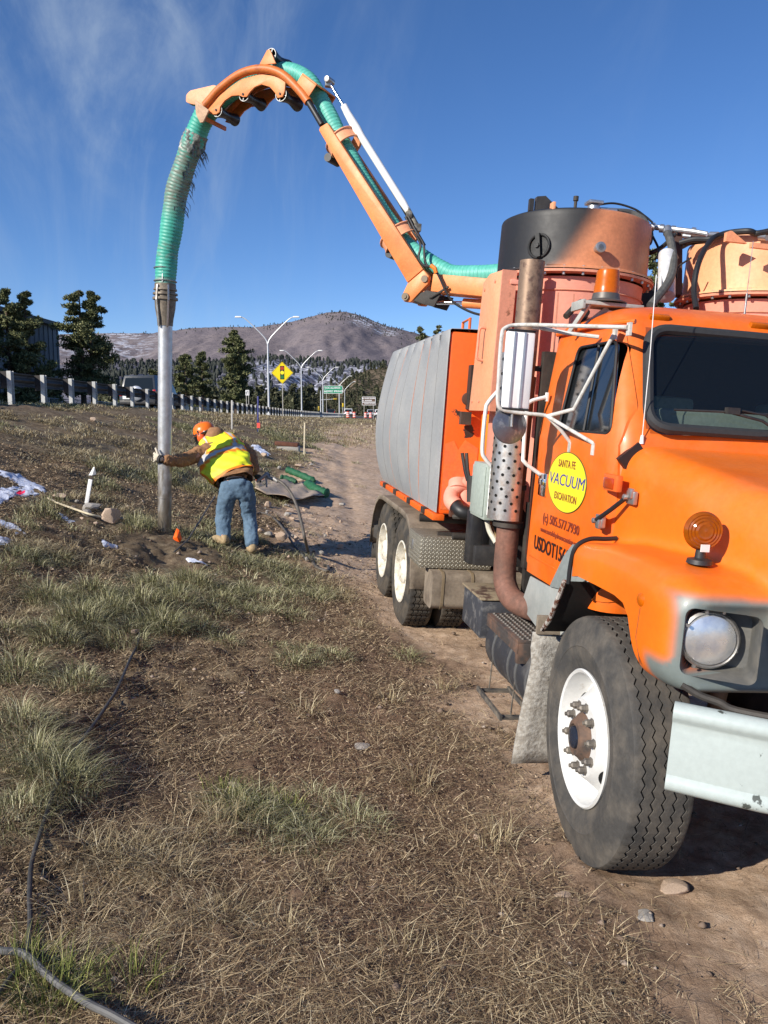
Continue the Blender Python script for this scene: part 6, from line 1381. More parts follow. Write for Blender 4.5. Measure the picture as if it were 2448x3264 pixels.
# ================================================================== pines
NEED = island_mat('pine_needles', [(0, (.045, .055, .022)), (.35, (.095, .108, .045)), (.7, (.16, .17, .075)), (1, (.27, .27, .13))], .8); BARK = mat('pine_bark', (.10, .068, .045), .9, c2=(.045, .033, .026), scale=3, bump=.4, bscale=9)
def pine(px, d, toprow, wpx, label, clear=.12, nb=60, leaves=9000, trunks=((0, 0),), zoff=0., lean=0., leaf=.22, shape=0.):
    x = (px-CX)/FPX*d; z = float(g0(max(min(x, 40), -9), d))-.1+zoff; H = EYE+(1320-toprow)/FPX*d-z; Wd = wpx/FPX*d/2
    e = empty('pine_tree', (x, d, z), label, 'pine tree', 'ponderosa pines beyond the highway'); V = []; F = []
    rs = random.Random(int(px*7+d)); tm = MB(); cl = []
    for tx, ty in trunks:
        pts = [(tx+lean*t*t*H, ty, H*t*.97) for t in np.linspace(0, 1, 9)]; tm.tube(pts, [max(.03, H*.021*(1-t)**.8+.03) for t in np.linspace(0, 1, 9)], 9)
        for k in range(nb//len(trunks)):
            t = clear+(1-clear)*(k+rs.random())/(nb/len(trunks)); t = min(t, .985); a = rs.uniform(0, 2*math.pi)
            env = Wd*((.50+.50*math.sin(math.pi*min(1, .22+t*.70)))*(1-shape*t) if t < .72 else Wd/Wd*(1-shape*t)*max(.14, (1.02-t)/.30)**.7)
            env *= rs.uniform(.42, 1.12); L_ = max(.3, env-abs(tx)*.5)
            p0 = Vector((tx+lean*t*t*H, ty, H*t*.97-L_*.12)); up = rs.uniform(-.12, .32)
            p1 = p0+Vector((math.cos(a)*L_, math.sin(a)*L_, L_*up)); mid = p0.lerp(p1, .55)-Vector((0, 0, L_*.07))
            tm.tube([p0, mid, p1], [.035+L_*.012, .03, .012], 5, False)
            for q in range(6):
                s = .30+.70*(q+rs.random()*.7)/6; c = p0.lerp(p1, s)+Vector((rs.gauss(0, .13), rs.gauss(0, .13), rs.gauss(.05, .10)))*L_*.6*s
                cl.append((c, max(.24, L_*rs.uniform(.14, .26))))
    tm.build('trunk', BARK, e)
    cl = np.array([(c.x, c.y, c.z, r) for c, r in cl]); n = leaves; ii = rng.integers(0, len(cl), n); dirs = rng.normal(size=(n, 3)); dirs /= np.linalg.norm(dirs, axis=1)[:, None]
    P = cl[ii, :3]+dirs*(cl[ii, 3]*rng.uniform(.35, 1.05, n)**.7)[:, None]*np.array([1, 1, .62])
    a = dirs+rng.normal(size=(n, 3))*.6; a[:, 2] += .35; a /= np.linalg.norm(a, axis=1)[:, None]; b = np.cross(a, rng.normal(size=(n, 3))); b /= np.linalg.norm(b, axis=1)[:, None]
    ls = leaf*rng.uniform(.6, 1.3, n)[:, None]; V = np.stack([P-b*ls*.34, P+b*ls*.34, P+a*ls, P-a*ls*.35], 1).reshape(-1, 3)
    idx = np.arange(n)[:, None]*4; F = np.concatenate([idx, idx+1, idx+2], 1); F2 = np.concatenate([idx, idx+3, idx+1], 1)
    npmesh('crown', V, np.concatenate([F, F2]), NEED, e); return e
pine(48, 55, 928, 215, 'broad pine at the left edge of the photo in front of the grey building', .12, 84, 36000, ((0, 0), (1.0, .6)), leaf=.155)
pine(-95, 50, 960, 190, 'pine half cut off by the left edge of the photo', .1, 60, 24000, leaf=.16)
pine(282, 68.5, 925, 205, 'tall twin trunked pine right of the grey building', .20, 92, 38000, ((-.15, 0), (.55, .4)), leaf=.17, shape=.10)
pine(176, 66, 1150, 90, 'short pine between the two big left pines', .1, 30, 7000, leaf=.18)
pine(757, 112, 1053, 100, 'tall rounded pine standing alone left of the tallest street lamp', .20, 90, 26000, leaf=.26, shape=-.05)
pine(600, 120, 1130, 90, 'dull olive pine just right of the steel suction pipe', .12, 54, 14000, leaf=.28)
pine(652, 125, 1122, 62, 'slim pine with a bare trunk left of the lone rounded pine', .35, 40, 9000, leaf=.28)
pine(495, 130, 1180, 80, 'small pine low behind the grey sport utility', .1, 30, 4500, leaf=.38)
pine(425, 150, 1215, 80, 'small dark pine behind the roof of the sport utility', .1, 26, 3500, leaf=.40)
pine(1338, 150, 1040, 62, 'left one of the two pine tops above the grey tank cover', .25, 40, 5000, leaf=.36, zoff=1)
pine(1392, 160, 1036, 75, 'right one of the two pine tops above the grey tank cover', .25, 40, 5000, leaf=.36, zoff=1)
pine(1480, 158, 1062, 60, 'pine top mostly behind the peach side panel', .25, 30, 3000, leaf=.36, zoff=1)
pine(2062, 70, 800, 140, 'pine seen between the two vacuum drums', .2, 50, 8000, leaf=.26, zoff=0)
pine(2150, 82, 905, 110, 'lower pine seen just above the cab roof between the drums', .2, 36, 5000, leaf=.26, zoff=0)
# ================================================================== stakes, flags and small things on the slope
WOOD = mat('pale_lath_wood', (.62, .54, .38), .7, c2=(.50, .42, .28), scale=12); WST = mat('white_stake_paint', (.80, .80, .78), .5)
def stake(pb, pt, d, w_, m, name, label, cat='stake', group=None, extra=None):
    a = at(*pb, d); b_ = at(*pt, d); z = gz(a.x, a.y); a.z = min(a.z, z-.02) if a.z < z+.3 else z-.05
    KEEP.append((a.x, a.y-.15, .16)); e = empty(name, a, label, cat, group); MB().bar((0, 0, 0), b_-a, w_, w_*.5, (0, -1, 0)).build('shaft', m, e, bevel=.001)
    return e, b_-a
def gdepth(px, py): p = on_ground(px, py); return float((np.array(p)-_C)@_F)
e, v = stake((739, 1369), (739, 1276), gdepth(739, 1369), .045, mat('grey_stake_wood', (.45, .43, .40), .7), 'survey_stake', 'thin grey stake standing below the guardrail, left of the blue stake')
e, v = stake((822, 1378), (822, 1263), gdepth(822, 1378), .045, mat('blue_stake_paint', (.02, .025, .16), .5), 'survey_stake', 'dark blue stake with a pink ribbon at its foot')
MB().box((.03, -.03, .22), (.10, .06, .16)).build('pink_ribbon', mat('pink_ribbon', (.85, .10, .07), .6), e)
e, v = stake((969, 1452), (971, 1347), gdepth(969, 1452), .035, WOOD, 'survey_stake', 'pale wooden lath standing right of the worker beside the track')
d_ = gdepth(276, 1606); e, v = stake((275, 1604), (289, 1528), d_, .045, WST, 'survey_stake', 'white painted stake leaning beside a pile of stones on the left slope')
q = v.normalized()
MB().bar(v, v+q*.05, .028, .01, (0, -1, 0)).build('shaft', mat('dark_stake_band', (.06, .04, .035), .8), e); MB().add([v+q*.05+Vector((-.035, 0, 0)), v+q*.05+Vector((.01, 0, .0)), v+q*.14+Vector((.03, -.01, .015)), v+q*.14+Vector((.012, 0, .015)), v+q*.06+Vector((.05, .02, 0))], [(0, 1, 2, 3), (1, 4, 2)]).build('plastic_whisker', WST, e)
for k, (px, py, hh, lb_) in enumerate(((1197, 1341, 10, 'tiny pale peg right of the brown sign posts, nearest the tank cover'), (1152, 1356, 8, 'tiny pale peg with a broken slat in the grass below the traffic drums'), (1184, 1362, 8, 'tiny pale peg at the field edge beside the tank cover'))):
    stake((px, py), (px, py-hh), gdepth(px, py), .05, WOOD, 'survey_peg', lb_, 'peg')
# orange pin flag by the pipe
p = at(571, 1722, 9.0); KEEP.append((p.x, p.y-.40, .55)); zg = gz(p.x, p.y); e = empty('pin_flag', (p.x, p.y, zg), 'folded bright orange pin flag at the foot of the suction pipe', 'marker flag')
fm = MB(); o_ = at(563, 1683, 9.0)-e.location; 
pp = [at(*q, 9.0)-e.location for q in ((563, 1683), (551, 1716), (556, 1722), (572, 1731), (580, 1718), (572, 1690))]
fm.v = [tuple(p_) for p_ in pp]+[tuple(pp[0].lerp(pp[3], .55)+Vector((0, -.05, 0)))]; fm.f = [(i, (i+1) % 6, 6) for i in range(6)]
fm.build('flag', mat('fluorescent_orange_plastic', (.95, .13, .01), .5, fine=.03), e, ang=20); MB().tube([(0.02, .02, -.02), pp[0]+Vector((.01, .01, .02))], .003, 6).build('wire', STEEL, e)
for px, py, c_, lb_, cat in ((825, 1546, (.95, .10, .02), 'small crumpled orange flag on the tarp edge just right of the worker', 'marker flag'), (66, 1586, (.85, .03, .12), 'bright pink plastic ribbon lying on the snow at the left', 'ribbon')):
    p = on_ground(px, py); e = MB(); r_ = random.Random(px)
    for k in range(5): e.add([(r_.uniform(-.10, .10), r_.uniform(-.05, .05), r_.uniform(.02, .10)) for _ in range(3)]+[(r_.uniform(-.05, .05), 0, .0)], [(0, 1, 2), (1, 2, 3)])
    o = e.build('flag' if c_[2] < .05 else 'plastic_ribbon', mat('flag_plastic_%d' % px, c_, .5, fine=0), None); o.location = p+Vector((0, 0, .03)); o.scale = (.6, .6, .6) if px == 66 else (1, 1, 1); tag(o, lb_, cat)
# tarp and green silt socks
def lift(px, py, dz=0.): p = on_ground(px, py); return p+Vector((0, 0, dz))
TARP = mat('dusty_brown_tarp', (.42, .33, .25), .85, c2=(.33, .25, .185), scale=3, bump=.2, bscale=20)
A_ = [(814, 1540), (850, 1534), (905, 1537), (952, 1545), (973, 1550)]; B_ = [(812, 1585), (870, 1600), (930, 1616), (985, 1610), (1034, 1597)]
rows = []
for j in range(9):
    t = j/8; row = []
    for i in range(13):
        s = i/12*4; k = min(3, int(s)); f_ = s-k; ax_ = A_[k][0]+(A_[k+1][0]-A_[k][0])*f_; ay = A_[k][1]+(A_[k+1][1]-A_[k][1])*f_; bx = B_[k][0]+(B_[k+1][0]-B_[k][0])*f_; by = B_[k][1]+(B_[k+1][1]-B_[k][1])*f_
        dz = .03+.10*t*t+.03*math.sin(i*1.3+j); row.append(tuple(lift(ax_+(bx-ax_)*t, ay+(by-ay)*t+dz*18, dz)))
    rows.append(row)
o = MB().grid(rows).build('tarp', TARP); o.modifiers.new('s', 'SOLIDIFY').thickness = .012; tag(o, 'dusty brown tarp spread on the ground right of the worker with one edge lifted', 'tarp')
SOCK = mat('green_mesh_sock', (.010, .085, .036), .7, c2=(.02, .14, .06), scale=14, bump=.3, bscale=70); SOCKD = mat('dark_green_mesh', (.008, .06, .025), .7, c2=(.02, .12, .05), scale=14)
for nm, pts_, r_, m_, lb_ in (('silt_sock', [(913, 1506), (935, 1516), (965, 1530), (1003, 1543)], .07, SOCK, 'upper green mesh sock lying at the top edge of the tarp'), ('silt_sock', [(978, 1555), (1000, 1568), (1024, 1583), (1046, 1592)], .09, SOCK, 'lower green mesh sock at the right corner of the tarp'), ('silt_sock', [(893, 1530), (915, 1537), (945, 1545)], .06, SOCKD, 'short dark green sock beside the hose nozzle')):
    ps = [lift(x, y, r_*.8) for x, y in pts_]; sp_ = spline(ps, 5); rr_ = [r_*(.55 if i in (0, len(sp_)-1) else 1)*(1+.12*math.sin(i*1.9)) for i in range(len(sp_))]
    o = MB().tube(sp_, rr_, 14).build(nm, m_); tag(o, lb_, 'mesh sock', 'green mesh socks around the tarp')
# valve box
p = on_ground(918, 1436); e = empty('valve_box', p, 'rusty steel lid on a small concrete box in the grass behind the worker', 'valve box')
MB().bb((-.28, -.22, -.1), (.30, .22, .10)).build('concrete_box', mat('pale_concrete', (.36, .34, .30), .9), e, bevel=.01); MB().box((-.02, 0, .16), (.60, .46, .10), Euler((0, .08, 0)).to_matrix()).build('rusty_lid', mat('rust', (.15, .06, .035), .9, c2=(.09, .035, .02), scale=9), e, bevel=.005)
# cables and hoses on the ground
def ghose(pts_, r_, m_, name, label, cat='hose', lifts=None):
    ps = [lift(x, y, r_*.9+(lifts[i] if lifts else 0)) for i, (x, y) in enumerate(pts_)]; o = MB().tube(spline(ps, 6), r_, 10).build(name, m_); tag(o, label, cat); return o
cz = lambda L_: [(x*.6028, 1980+y*.6028) for x, y in L_]
ghose(cz([(780, -60), (752, 0), (730, 150), (690, 250), (625, 390), (580, 480), (500, 590), (400, 740), (335, 860), (290, 960), (262, 1070), (205, 1220), (172, 1380), (160, 1500), (163, 1680), (140, 1870), (70, 1980), (-30, 2090)]), .009, mat('dark_grey_cable', (.035, .035, .036), .6, c2=(.07, .065, .06), scale=20), 'cable', 'thin dark cable snaking down the slope at the left', 'cable', lifts=[.03]*18)
ghose(cz([(-60, 1810), (0, 1835), (130, 1885), (240, 1960), (330, 2035), (480, 2135), (600, 2230), (760, 2330)]), .0115, mat('grey_hose_rubber', (.09, .09, .088), .55, c2=(.14, .135, .13), scale=12), 'garden_hose', 'thick grey hose crossing the bottom left corner', lifts=[.05]*8)
c3 = lambda L_: [(800+x*.27125, 1380+y*.27125) for x, y in L_]
WH = mat('grey_water_hose', (.075, .066, .058), .6, c2=(.12, .105, .09), scale=14)
wnd = c3([(205, 495), (300, 550), (380, 600), (470, 710), (540, 860), (590, 1040), (640, 1270), (680, 1450), (750, 1580), (850, 1645), (905, 1640), (905, 1600), (850, 1585)])
dd = [9.9, 9.85, 9.8, 9.7, 9.6, 9.5, 9.45]; ps = [at(x, y, dd[i]) for i, (x, y) in enumerate(wnd[:7])]+[lift(x, y, .02) for x, y in wnd[7:]]
o = MB().tube(spline(ps, 6), .019, 10).build('water_hose', WH); tag(o, 'grey water hose arching from the worker down to the track', 'hose')
o = MB().tube(spline([lift(x, y, .02) for x, y in c3([(60, 970), (130, 968), (210, 990), (290, 1050), (400, 1180), (500, 1330), (580, 1440), (640, 1500)])], 6), .015, 8).build('air_line', WH); tag(o, 'thinner grey line lying beside the worker boots and running to the water hose', 'hose')
o = MB().tube([lift(686, 1640, .25), lift(600, 1740, .05), lift(555, 1772, .02)], .009, 8).build('probe_rod', WH); tag(o, 'thin dark rod lying aslant between the pin flag and the worker', 'rod')
wn_ = MB().tube([at(818, 1535, 9.85), at(850, 1512, 9.9), at(857, 1520, 9.9), at(875, 1530, 9.87)], [.018, .035, .03, .022], 12).tube([at(848, 1520, 9.9), at(850, 1553, 9.88)], .012, 8).cyl(at(871, 1525, 9.87), at(886, 1534, 9.85), .026); o = wn_.build('water_lance', mat('grey_lance_metal', (.30, .29, .28), .5, .3)); tag(o, 'grey water lance nozzle in the right hand of the worker', 'lance')
MB_ = ghose([(155, 1614), (190, 1628), (240, 1646), (283, 1662), (322, 1674)], .012, WOOD, 'wooden_slat', 'long thin pale slat lying on the left slope before the stones', 'slat', [.07]*5)
# ================================================================== the worker
def f4(x, y, d): return at(450+x*.2411, 1330+y*.2411, d)
JACK = mat('brown_duck_canvas', (.32, .165, .075), .85, c2=(.25, .125, .055), scale=9, bump=.25, bscale=30); JEAN = mat('blue_denim', (.085, .145, .215), .85, c2=(.13, .205, .285), scale=6, lo=.40, hi=.7, bump=.3, bscale=28)
BOOT = mat('tan_boot_leather', (.42, .31, .17), .8, c2=(.28, .20, .11), scale=20, bump=.2); GLOVE = mat('pale_work_glove', (.62, .56, .44), .8, c2=(.45, .38, .28), scale=30); SKIN = mat('skin', (.48, .26, .18), .6)
J = dict(pel=f4(1262, 905, 9.62), sp1=f4(1225, 770, 9.72), sp2=f4(1150, 610, 9.86), ch=f4(1075, 470, 10.0), nk=f4(975, 330, 10.12), hd=f4(850, 235, 10.2), ht=f4(800, 150, 10.2),
 sl=f4(865, 440, 9.88), el=f4(560, 578, 9.50), wl=f4(285, 562, 9.11), sr=f4(1270, 350, 10.05), er=f4(1462, 540, 10.02), wr=f4(1500, 770, 9.92),
 hl=f4(1135, 960, 9.60), hr=f4(1400, 955, 9.62), kl=f4(1085, 1370, 9.72), kr=f4(1435, 1330, 9.78), al=f4(1090, 1725, 9.60), ar=f4(1470, 1775, 9.58), tl=f4(930, 1760, 9.66), tr=f4(1425, 1870, 9.72))
for a_ in ('al', 'ar'): J[a_].z = max(J[a_].z, gz(J[a_].x, J[a_].y)+.09)
for a_ in ('tl', 'tr'): J[a_].z = gz(J[a_].x, J[a_].y)+.045
def skin(name, keys, edges, rad, m, parent=None, sub=2, disp=0, ds=.1, extra=None):
    pts = [J[k] for k in keys]; idx = {k: i for i, k in enumerate(keys)}
    return skin_mesh(name, pts, [(idx[a], idx[b]) for a, b in edges], rad, m, parent, sub, 0, disp, ds)
K_ = ['pel', 'sp1', 'sp2', 'ch', 'nk', 'hd', 'ht', 'sl', 'el', 'wl', 'sr', 'er', 'wr', 'hl', 'hr', 'kl', 'kr', 'al', 'ar', 'tl', 'tr']
E_ = [('pel', 'sp1'), ('sp1', 'sp2'), ('sp2', 'ch'), ('ch', 'nk'), ('nk', 'hd'), ('hd', 'ht'), ('ch', 'sl'), ('sl', 'el'), ('el', 'wl'), ('ch', 'sr'), ('sr', 'er'), ('er', 'wr'), ('pel', 'hl'), ('pel', 'hr'), ('hl', 'kl'), ('hr', 'kr'), ('kl', 'al'), ('kr', 'ar'), ('al', 'tl'), ('ar', 'tr')]
R_ = [.12, .11, .12, .12, .055, .085, .075, .06, .042, .03, .06, .042, .03, .09, .09, .055, .055, .04, .04, .03, .03]
wk = skin('person', K_, E_, R_, SKIN); tag(wk, 'worker in an orange helmet, yellow safety vest and jeans, bending to steady the steel pipe', 'person')
# jacket: hem, torso, sleeves
J['hem'] = f4(1250, 845, 9.66)
JK = ['sp1', 'hem', 'sp2', 'ch', 'nk', 'sl', 'e0l', 'el', 'fl', 'wl', 'sr', 'er', 'wr']
J['e0l'] = f4(700, 510, 9.75); J['fl'] = f4(420, 575, 9.26)
jk = skin('jacket', ['sp1', 'hem', 'sp2', 'ch', 'nk', 'sl', 'e0l', 'el', 'fl', 'wl', 'sr', 'er', 'wr'], [('sp1', 'hem'), ('sp1', 'sp2'), ('sp2', 'ch'), ('ch', 'nk'), ('ch', 'sl'), ('sl', 'e0l'), ('e0l', 'el'), ('el', 'fl'), ('fl', 'wl'), ('ch', 'sr'), ('sr', 'er'), ('er', 'wr')], [.12, .12, .12, .12, .095, .105, .092, .082, .070, .056, .110, .090, .068], JACK, wk, 4, .045, .055)
# hood of the jacket, bunched behind the helmet
J['h0'] = f4(1070, 300, 9.98); J['h1'] = f4(975, 245, 10.05); J['h2'] = f4(900, 240, 10.12)
skin('jacket_hood', ['h0', 'h1', 'h2'], [('h0', 'h1'), ('h1', 'h2')], [.125, .140, .105], JACK, wk, 3, .03, .08)
# torso garments lofted ring by ring: left edge, right edge (survey pixels), depth, half thickness
TS = [((985, 925), (1480, 690), 9.62, .155), ((835, 775), (1462, 610), 9.70, .165), ((755, 655), (1425, 505), 9.79, .175), ((790, 560), (1388, 425), 9.87, .17), ((812, 465), (1335, 350), 9.95, .155), ((775, 365), (1215, 240), 10.03, .12)]
def torso(name, stations, m, scale=1., up=0., n=72, sub=7, wrk=.006, seed=0):
    C_ = []; LV = []; DV = []; B_ = []
    for l, r, d, b in stations:
        a = f4(*l, d); c = f4(*r, d+.06); C_.append((a+c)/2); LV.append((c-a)/2); B_.append(b)
    ax_ = (C_[-1]-C_[0]).normalized(); rows = []; tt_ = []
    cc = spline(C_, sub); lv = spline(LV, sub); bb_ = np.interp(np.linspace(0, len(B_)-1, len(cc)), range(len(B_)), B_)
    for k, (c, l) in enumerate(zip(cc, lv)):
        dv = l.cross(ax_).normalized(); row = []
        for j in range(n):
            t = 2*math.pi*j/n; w_ = 1+wrk/.17*(math.sin(t*5+k*.55+seed)+.6*math.sin(t*9-k*.9+seed*2)+.5*math.sin(k*1.3+t*3)); cx, sx_ = math.cos(t), math.sin(t)
            row.append(c+(l*math.copysign(abs(cx)**.85, cx)+dv*bb_[k]*math.copysign(abs(sx_)**.85, sx_))*scale*w_)
        rows.append(row)
    k = len(rows)
    for q, sc_ in ((.035, .86), (.055, .55), (.06, .1)): rows.append([cc[-1]+ax_*q+(p-cc[-1])*sc_ for p in rows[k-1]])
    o = MB().grid(rows, close=True).build(name, m, wk, ang=70); return o, len(rows), k, n
TJ = [((975, 905), (1490, 790), 9.60, .150), ((985, 850), (1492, 700), 9.63, .150)]+TS[1:]
torso('jacket_back', TJ, JACK, .925, seed=3, wrk=.007)
vs_, nr_, kr_, nn_ = torso('safety_vest', TS, mat('fluorescent_vest', (.84, .88, .03), .6, c2=(.70, .82, .03), scale=6, attr='silver', c3=(.46, .46, .48), attr2='trim', c4=(.92, .22, .01), fine=.05, bump=.15, bscale=22), 1.0, wrk=.007)
tv = np.repeat(np.minimum(np.arange(nr_)/(kr_-1)*5, 5), nn_); uv = np.tile(np.cos(np.arange(nn_)/nn_*2*math.pi), nr_)
tb_ = tv-(2.15+.45*uv); h1 = np.abs(tb_) < .25; ur = .50+.07*(tv-2); ul = -.60; v1 = ((np.abs(uv-ul) < .085)|(np.abs(uv-ur) < .085)) & (tb_ > 0); band = h1|v1
tr1 = (np.abs(tb_) < .52)|(((np.abs(uv-ul) < .16)|(np.abs(uv-ur) < .16)) & (tb_ > 0))|(tv < .18)|(np.abs(uv) > .985)
attr(vs_, 'silver', band.astype(float)); attr(vs_, 'trim', (tr1 & ~band).astype(float))
# jeans
J['w0'] = f4(1262, 850, 9.64); J['cl'] = f4(1090, 1700, 9.62); J['cr'] = f4(1468, 1740, 9.60); J['ml'] = f4(1110, 1170, 9.68); J['mr'] = f4(1405, 1140, 9.70)
skin('jeans', ['pel', 'w0', 'hl', 'ml', 'kl', 'cl', 'hr', 'mr', 'kr', 'cr'], [('pel', 'w0'), ('pel', 'hl'), ('hl', 'ml'), ('ml', 'kl'), ('kl', 'cl'), ('pel', 'hr'), ('hr', 'mr'), ('mr', 'kr'), ('kr', 'cr')], [.160, .165, .135, .116, .098, .090, .13, .110, .092, .088], JEAN, wk, 4, .038, .075)
J['b1'] = J['pel'].lerp(J['w0'], .7); J['b2'] = J['pel'].lerp(J['w0'], 1.35); skin('shirt_hem', ['b1', 'b2'], [('b1', 'b2')], [.176, .176], mat('dark_shirt', (.035, .035, .045), .8), wk)
# boots
for h_, t_2, nm in (('al', 'tl', 0), ('ar', 'tr', 1)):
    a = J[h_]; b_ = J[t_2]; heel = Vector((a.x, a.y, gz(a.x, a.y)+.05))-(Vector((b_.x-a.x, b_.y-a.y, 0)).normalized()*.05)
    skin_mesh('boot', [a+Vector((0, 0, .06)), heel+Vector((0, 0, .01)), heel.lerp(b_, .55)+Vector((0, 0, .02)), b_], [(0, 1), (1, 2), (2, 3)], [.062, .058, .056, .048], BOOT, wk, 2, 0, disp=.01, dscale=.05)
# helmet with ear muffs and raised orange shield
hc_ = f4(838, 200, 10.16); up_ = (f4(800, 110, 10.16)-f4(850, 260, 10.2)).normalized()
hm_ = MB().lathe([(.150, -.005), (.142, .0), (.138, .04), (.120, .085), (.085, .118), (.04, .132), (0, .135)], hc_, up_, 36, False); hm_.tube([hc_+up_*.135-Vector((.0, .10, .06)), hc_+up_*.137, hc_+up_*.12+Vector((0, .10, 0))], .010, 6); hmo = hm_.build('helmet', mat('orange_helmet_plastic', (.88, .18, .015), .35, fine=.03), wk)
MB().lathe([(.146, .0), (.152, .012), (.146, .024)], hc_-up_*.008, up_, 36, False).build('helmet_band', BLACK, hmo)
MB().sphere(f4(790, 262, 10.02), .062, sc=(.8, .7, 1.15)).build('ear_muff', mat('orange_red_muff', (.85, .13, .03), .4, fine=.03), hmo); MB().tube([f4(735, 210, 10.05), f4(720, 270, 10.1), f4(740, 350, 10.12)], [.012, .022, .012], 8).build('face_shield', BLACK, hmo); MB().sphere(f4(835, 195, 10.0), .016).build('sticker', WHITE, hmo)
MB().tube([f4(745, 180, 10.0), f4(760, 235, 9.99), f4(830, 200, 9.99), f4(900, 165, 10.02)], .012, 6).build('muff_arm', BLACK, hmo)
# gloved left hand round the pipe: palm, four curled fingers, thumb up
pc = at(523, 1460, 9.40)
hp = [f4(262, 560, 9.26), f4(215, 540, 9.26)]
palm = f4(205, 525, 9.14); H_ = [J['wl'], palm]; Ed = [(0, 1)]; Rd = [.034, .040]
def chain(root, pts_, r0, r1):
    i0 = root
    for k, p_ in enumerate(pts_): H_.append(p_); Ed.append((i0, len(H_)-1)); Rd.append(r0+(r1-r0)*k/max(1, len(pts_)-1)); i0 = len(H_)-1
for k, (dy, ln) in enumerate(((475, 1.0), (510, 1.06), (545, 1.0), (580, .86))): chain(1, [f4(178, dy, 9.17), f4(168, dy+6, 9.17+.055*ln), f4(188, dy+10, 9.17+.10*ln), f4(235, dy+12, 9.17+.14*ln)], .0135, .0105)
chain(1, [f4(218, 480, 9.13), f4(200, 430, 9.14), f4(186, 402, 9.15)], .016, .012)
skin_mesh('left_glove', H_, Ed, Rd, GLOVE, wk, 2, 1)
MB().tube([f4(268, 560, 9.115), f4(240, 552, 9.125)], .050, 16).build('glove_cuff', mat('dark_cuff', (.03, .028, .026), .8), wk)
H_ = [J['wr'], f4(1530, 800, 9.90)]; Ed = [(0, 1)]; Rd = [.034, .038]
for k in range(4): chain(1, [f4(1560, 770+k*22, 9.86), f4(1580, 780+k*22, 9.88), f4(1570, 800+k*20, 9.92)], .013, .010)
chain(1, [f4(1550, 770, 9.93), f4(1585, 775, 9.93)], .014, .011); skin_mesh('right_glove', H_, Ed, Rd, mat('dark_work_glove', (.04, .038, .035), .8), wk, 2, 1)
# ================================================================== stones
ROCKM = mat('tan_rock', (.52, .39, .29), .9, c2=(.38, .28, .205), scale=12, bump=.4, bscale=25); ROCKG = mat('grey_rock', (.40, .37, .33), .9, c2=(.29, .265, .235), scale=9, bump=.4, bscale=25)
def rock_mesh(seed, m):
    bm = bmesh.new(); bmesh.ops.create_icosphere(bm, subdivisions=3, radius=1); r_ = np.random.default_rng(seed)
    pl = r_.normal(size=(16, 3)); pl /= np.linalg.norm(pl, axis=1)[:, None]; dd_ = r_.uniform(.55, .88, 16)
    for v in bm.verts:
        p = np.array(v.co)
        for n_, d_ in zip(pl, dd_):
            q = p@n_
            if q > d_: p = p-n_*(q-d_)*.97
        p *= 1+.16*(float(fbm(p[0]*2+seed, p[1]*2+p[2]*1.7, 3, seed)))
        v.co = p
    me = bpy.data.meshes.new('rock'); bm.to_mesh(me); bm.free(); me.materials.append(m); me.polygons.foreach_set('use_smooth', [True]*len(me.polygons)); me.set_sharp_from_angle(angle=R(16)); return me
RM = [rock_mesh(s, ROCKM if s % 3 else ROCKG) for s in range(9)]
def rock(px, py, wpx, hr, label, k, group=None, sink=.25):
    p = on_ground(px, py); d = float((np.array(p)-_C)@_F); w_ = wpx/FPX*d/2; o = bpy.data.objects.new('rock', RM[k % 9]); col.objects.link(o)
    o.scale = (w_, w_*.8, w_*hr); o.location = p+Vector((0, w_*.4, w_*hr*((1-2*sink)*.6 if p.y > 5 else .05)+(.035 if p.y > 5 else .004))); o.rotation_euler = (0, 0, k*1.37); tag(o, label, 'rock', group); KEEP.append((p.x, p.y+w_*.2-(.10 if p.y > 5 else .0), w_*(1.15 if p.y > 5 else .8)+(.05 if p.y > 5 else .0))); return o
q4 = lambda x, y: (x*.27125, 1440+y*.27125)
rock(*q4(1290, 850), 82, .75, 'largest pinkish tan boulder on the left slope beside the white stake', 1)
rock(*q4(1050, 720), 75, .38, 'flat grey stone on top of the small pile under the white stake', 3, sink=-.1)
rock(*q4(1005, 780), 42, .7, 'grey stone under the flat stone in the small pile', 6)
rock(*q4(680, 590), 50, .45, 'pale yellowish stone lying left of the white stake', 2)
g3 = lambda x, y: (800+x*.27125, 1380+y*.27125)
for i, (x, y, w_, hr, lb_) in enumerate(((200, 890, 30, .75, 'tan stone below the tarp nearest the worker'), (450, 960, 28, .6, 'tan stone below the middle of the tarp'), (430, 1000, 34, .5, 'upper one of two pale stones below the tarp, right of the worker thigh'), (480, 1045, 24, .5, 'lower one of two pale stones below the tarp, right of the worker knee'), (345, 1290, 44, .8, 'biggest pale stone right of the worker boots'), (200, 1230, 38, .5, 'flat tan stone just right of the worker shin'), (115, 1190, 20, .7, 'small stone touching the worker shin in the view'), (530, 1290, 24, .6, 'stone between the two hose lines near the track'), (830, 1450, 26, .6, 'stone on the track in the long shadow of the pipe'), (1045, 1380, 32, .6, 'brown stone on the track nearest the rear tyre'), (550, 410, 26, .5, 'pale stone above the upper green sock'), (330, 435, 16, .7, 'small stone left of the upper green sock'), (150, 290, 26, .6, 'stone at the elbow of the worker beside the snow'), (575, 590, 24, .45, 'pinkish stone between the two green socks'), (1070, 870, 30, .4, 'flat stone in the lifted shadow of the tarp'), (100, 460, 16, .7, 'stone behind the water lance'), (445, 1500, 16, .8, 'bright small stone lying beside the air line'), (650, 1530, 17, 1.0, 'round white stone where the two hose lines meet'), (900, 1225, 15, .7, 'small tan stone in the middle of the track'), (1170, 590, 14, .6, 'small pale stone far up the track'), (710, 400, 22, .4, 'bluish stone beside the track above the green sock'))):
    rock(*g3(x, y), w_, hr, lb_, i+1)
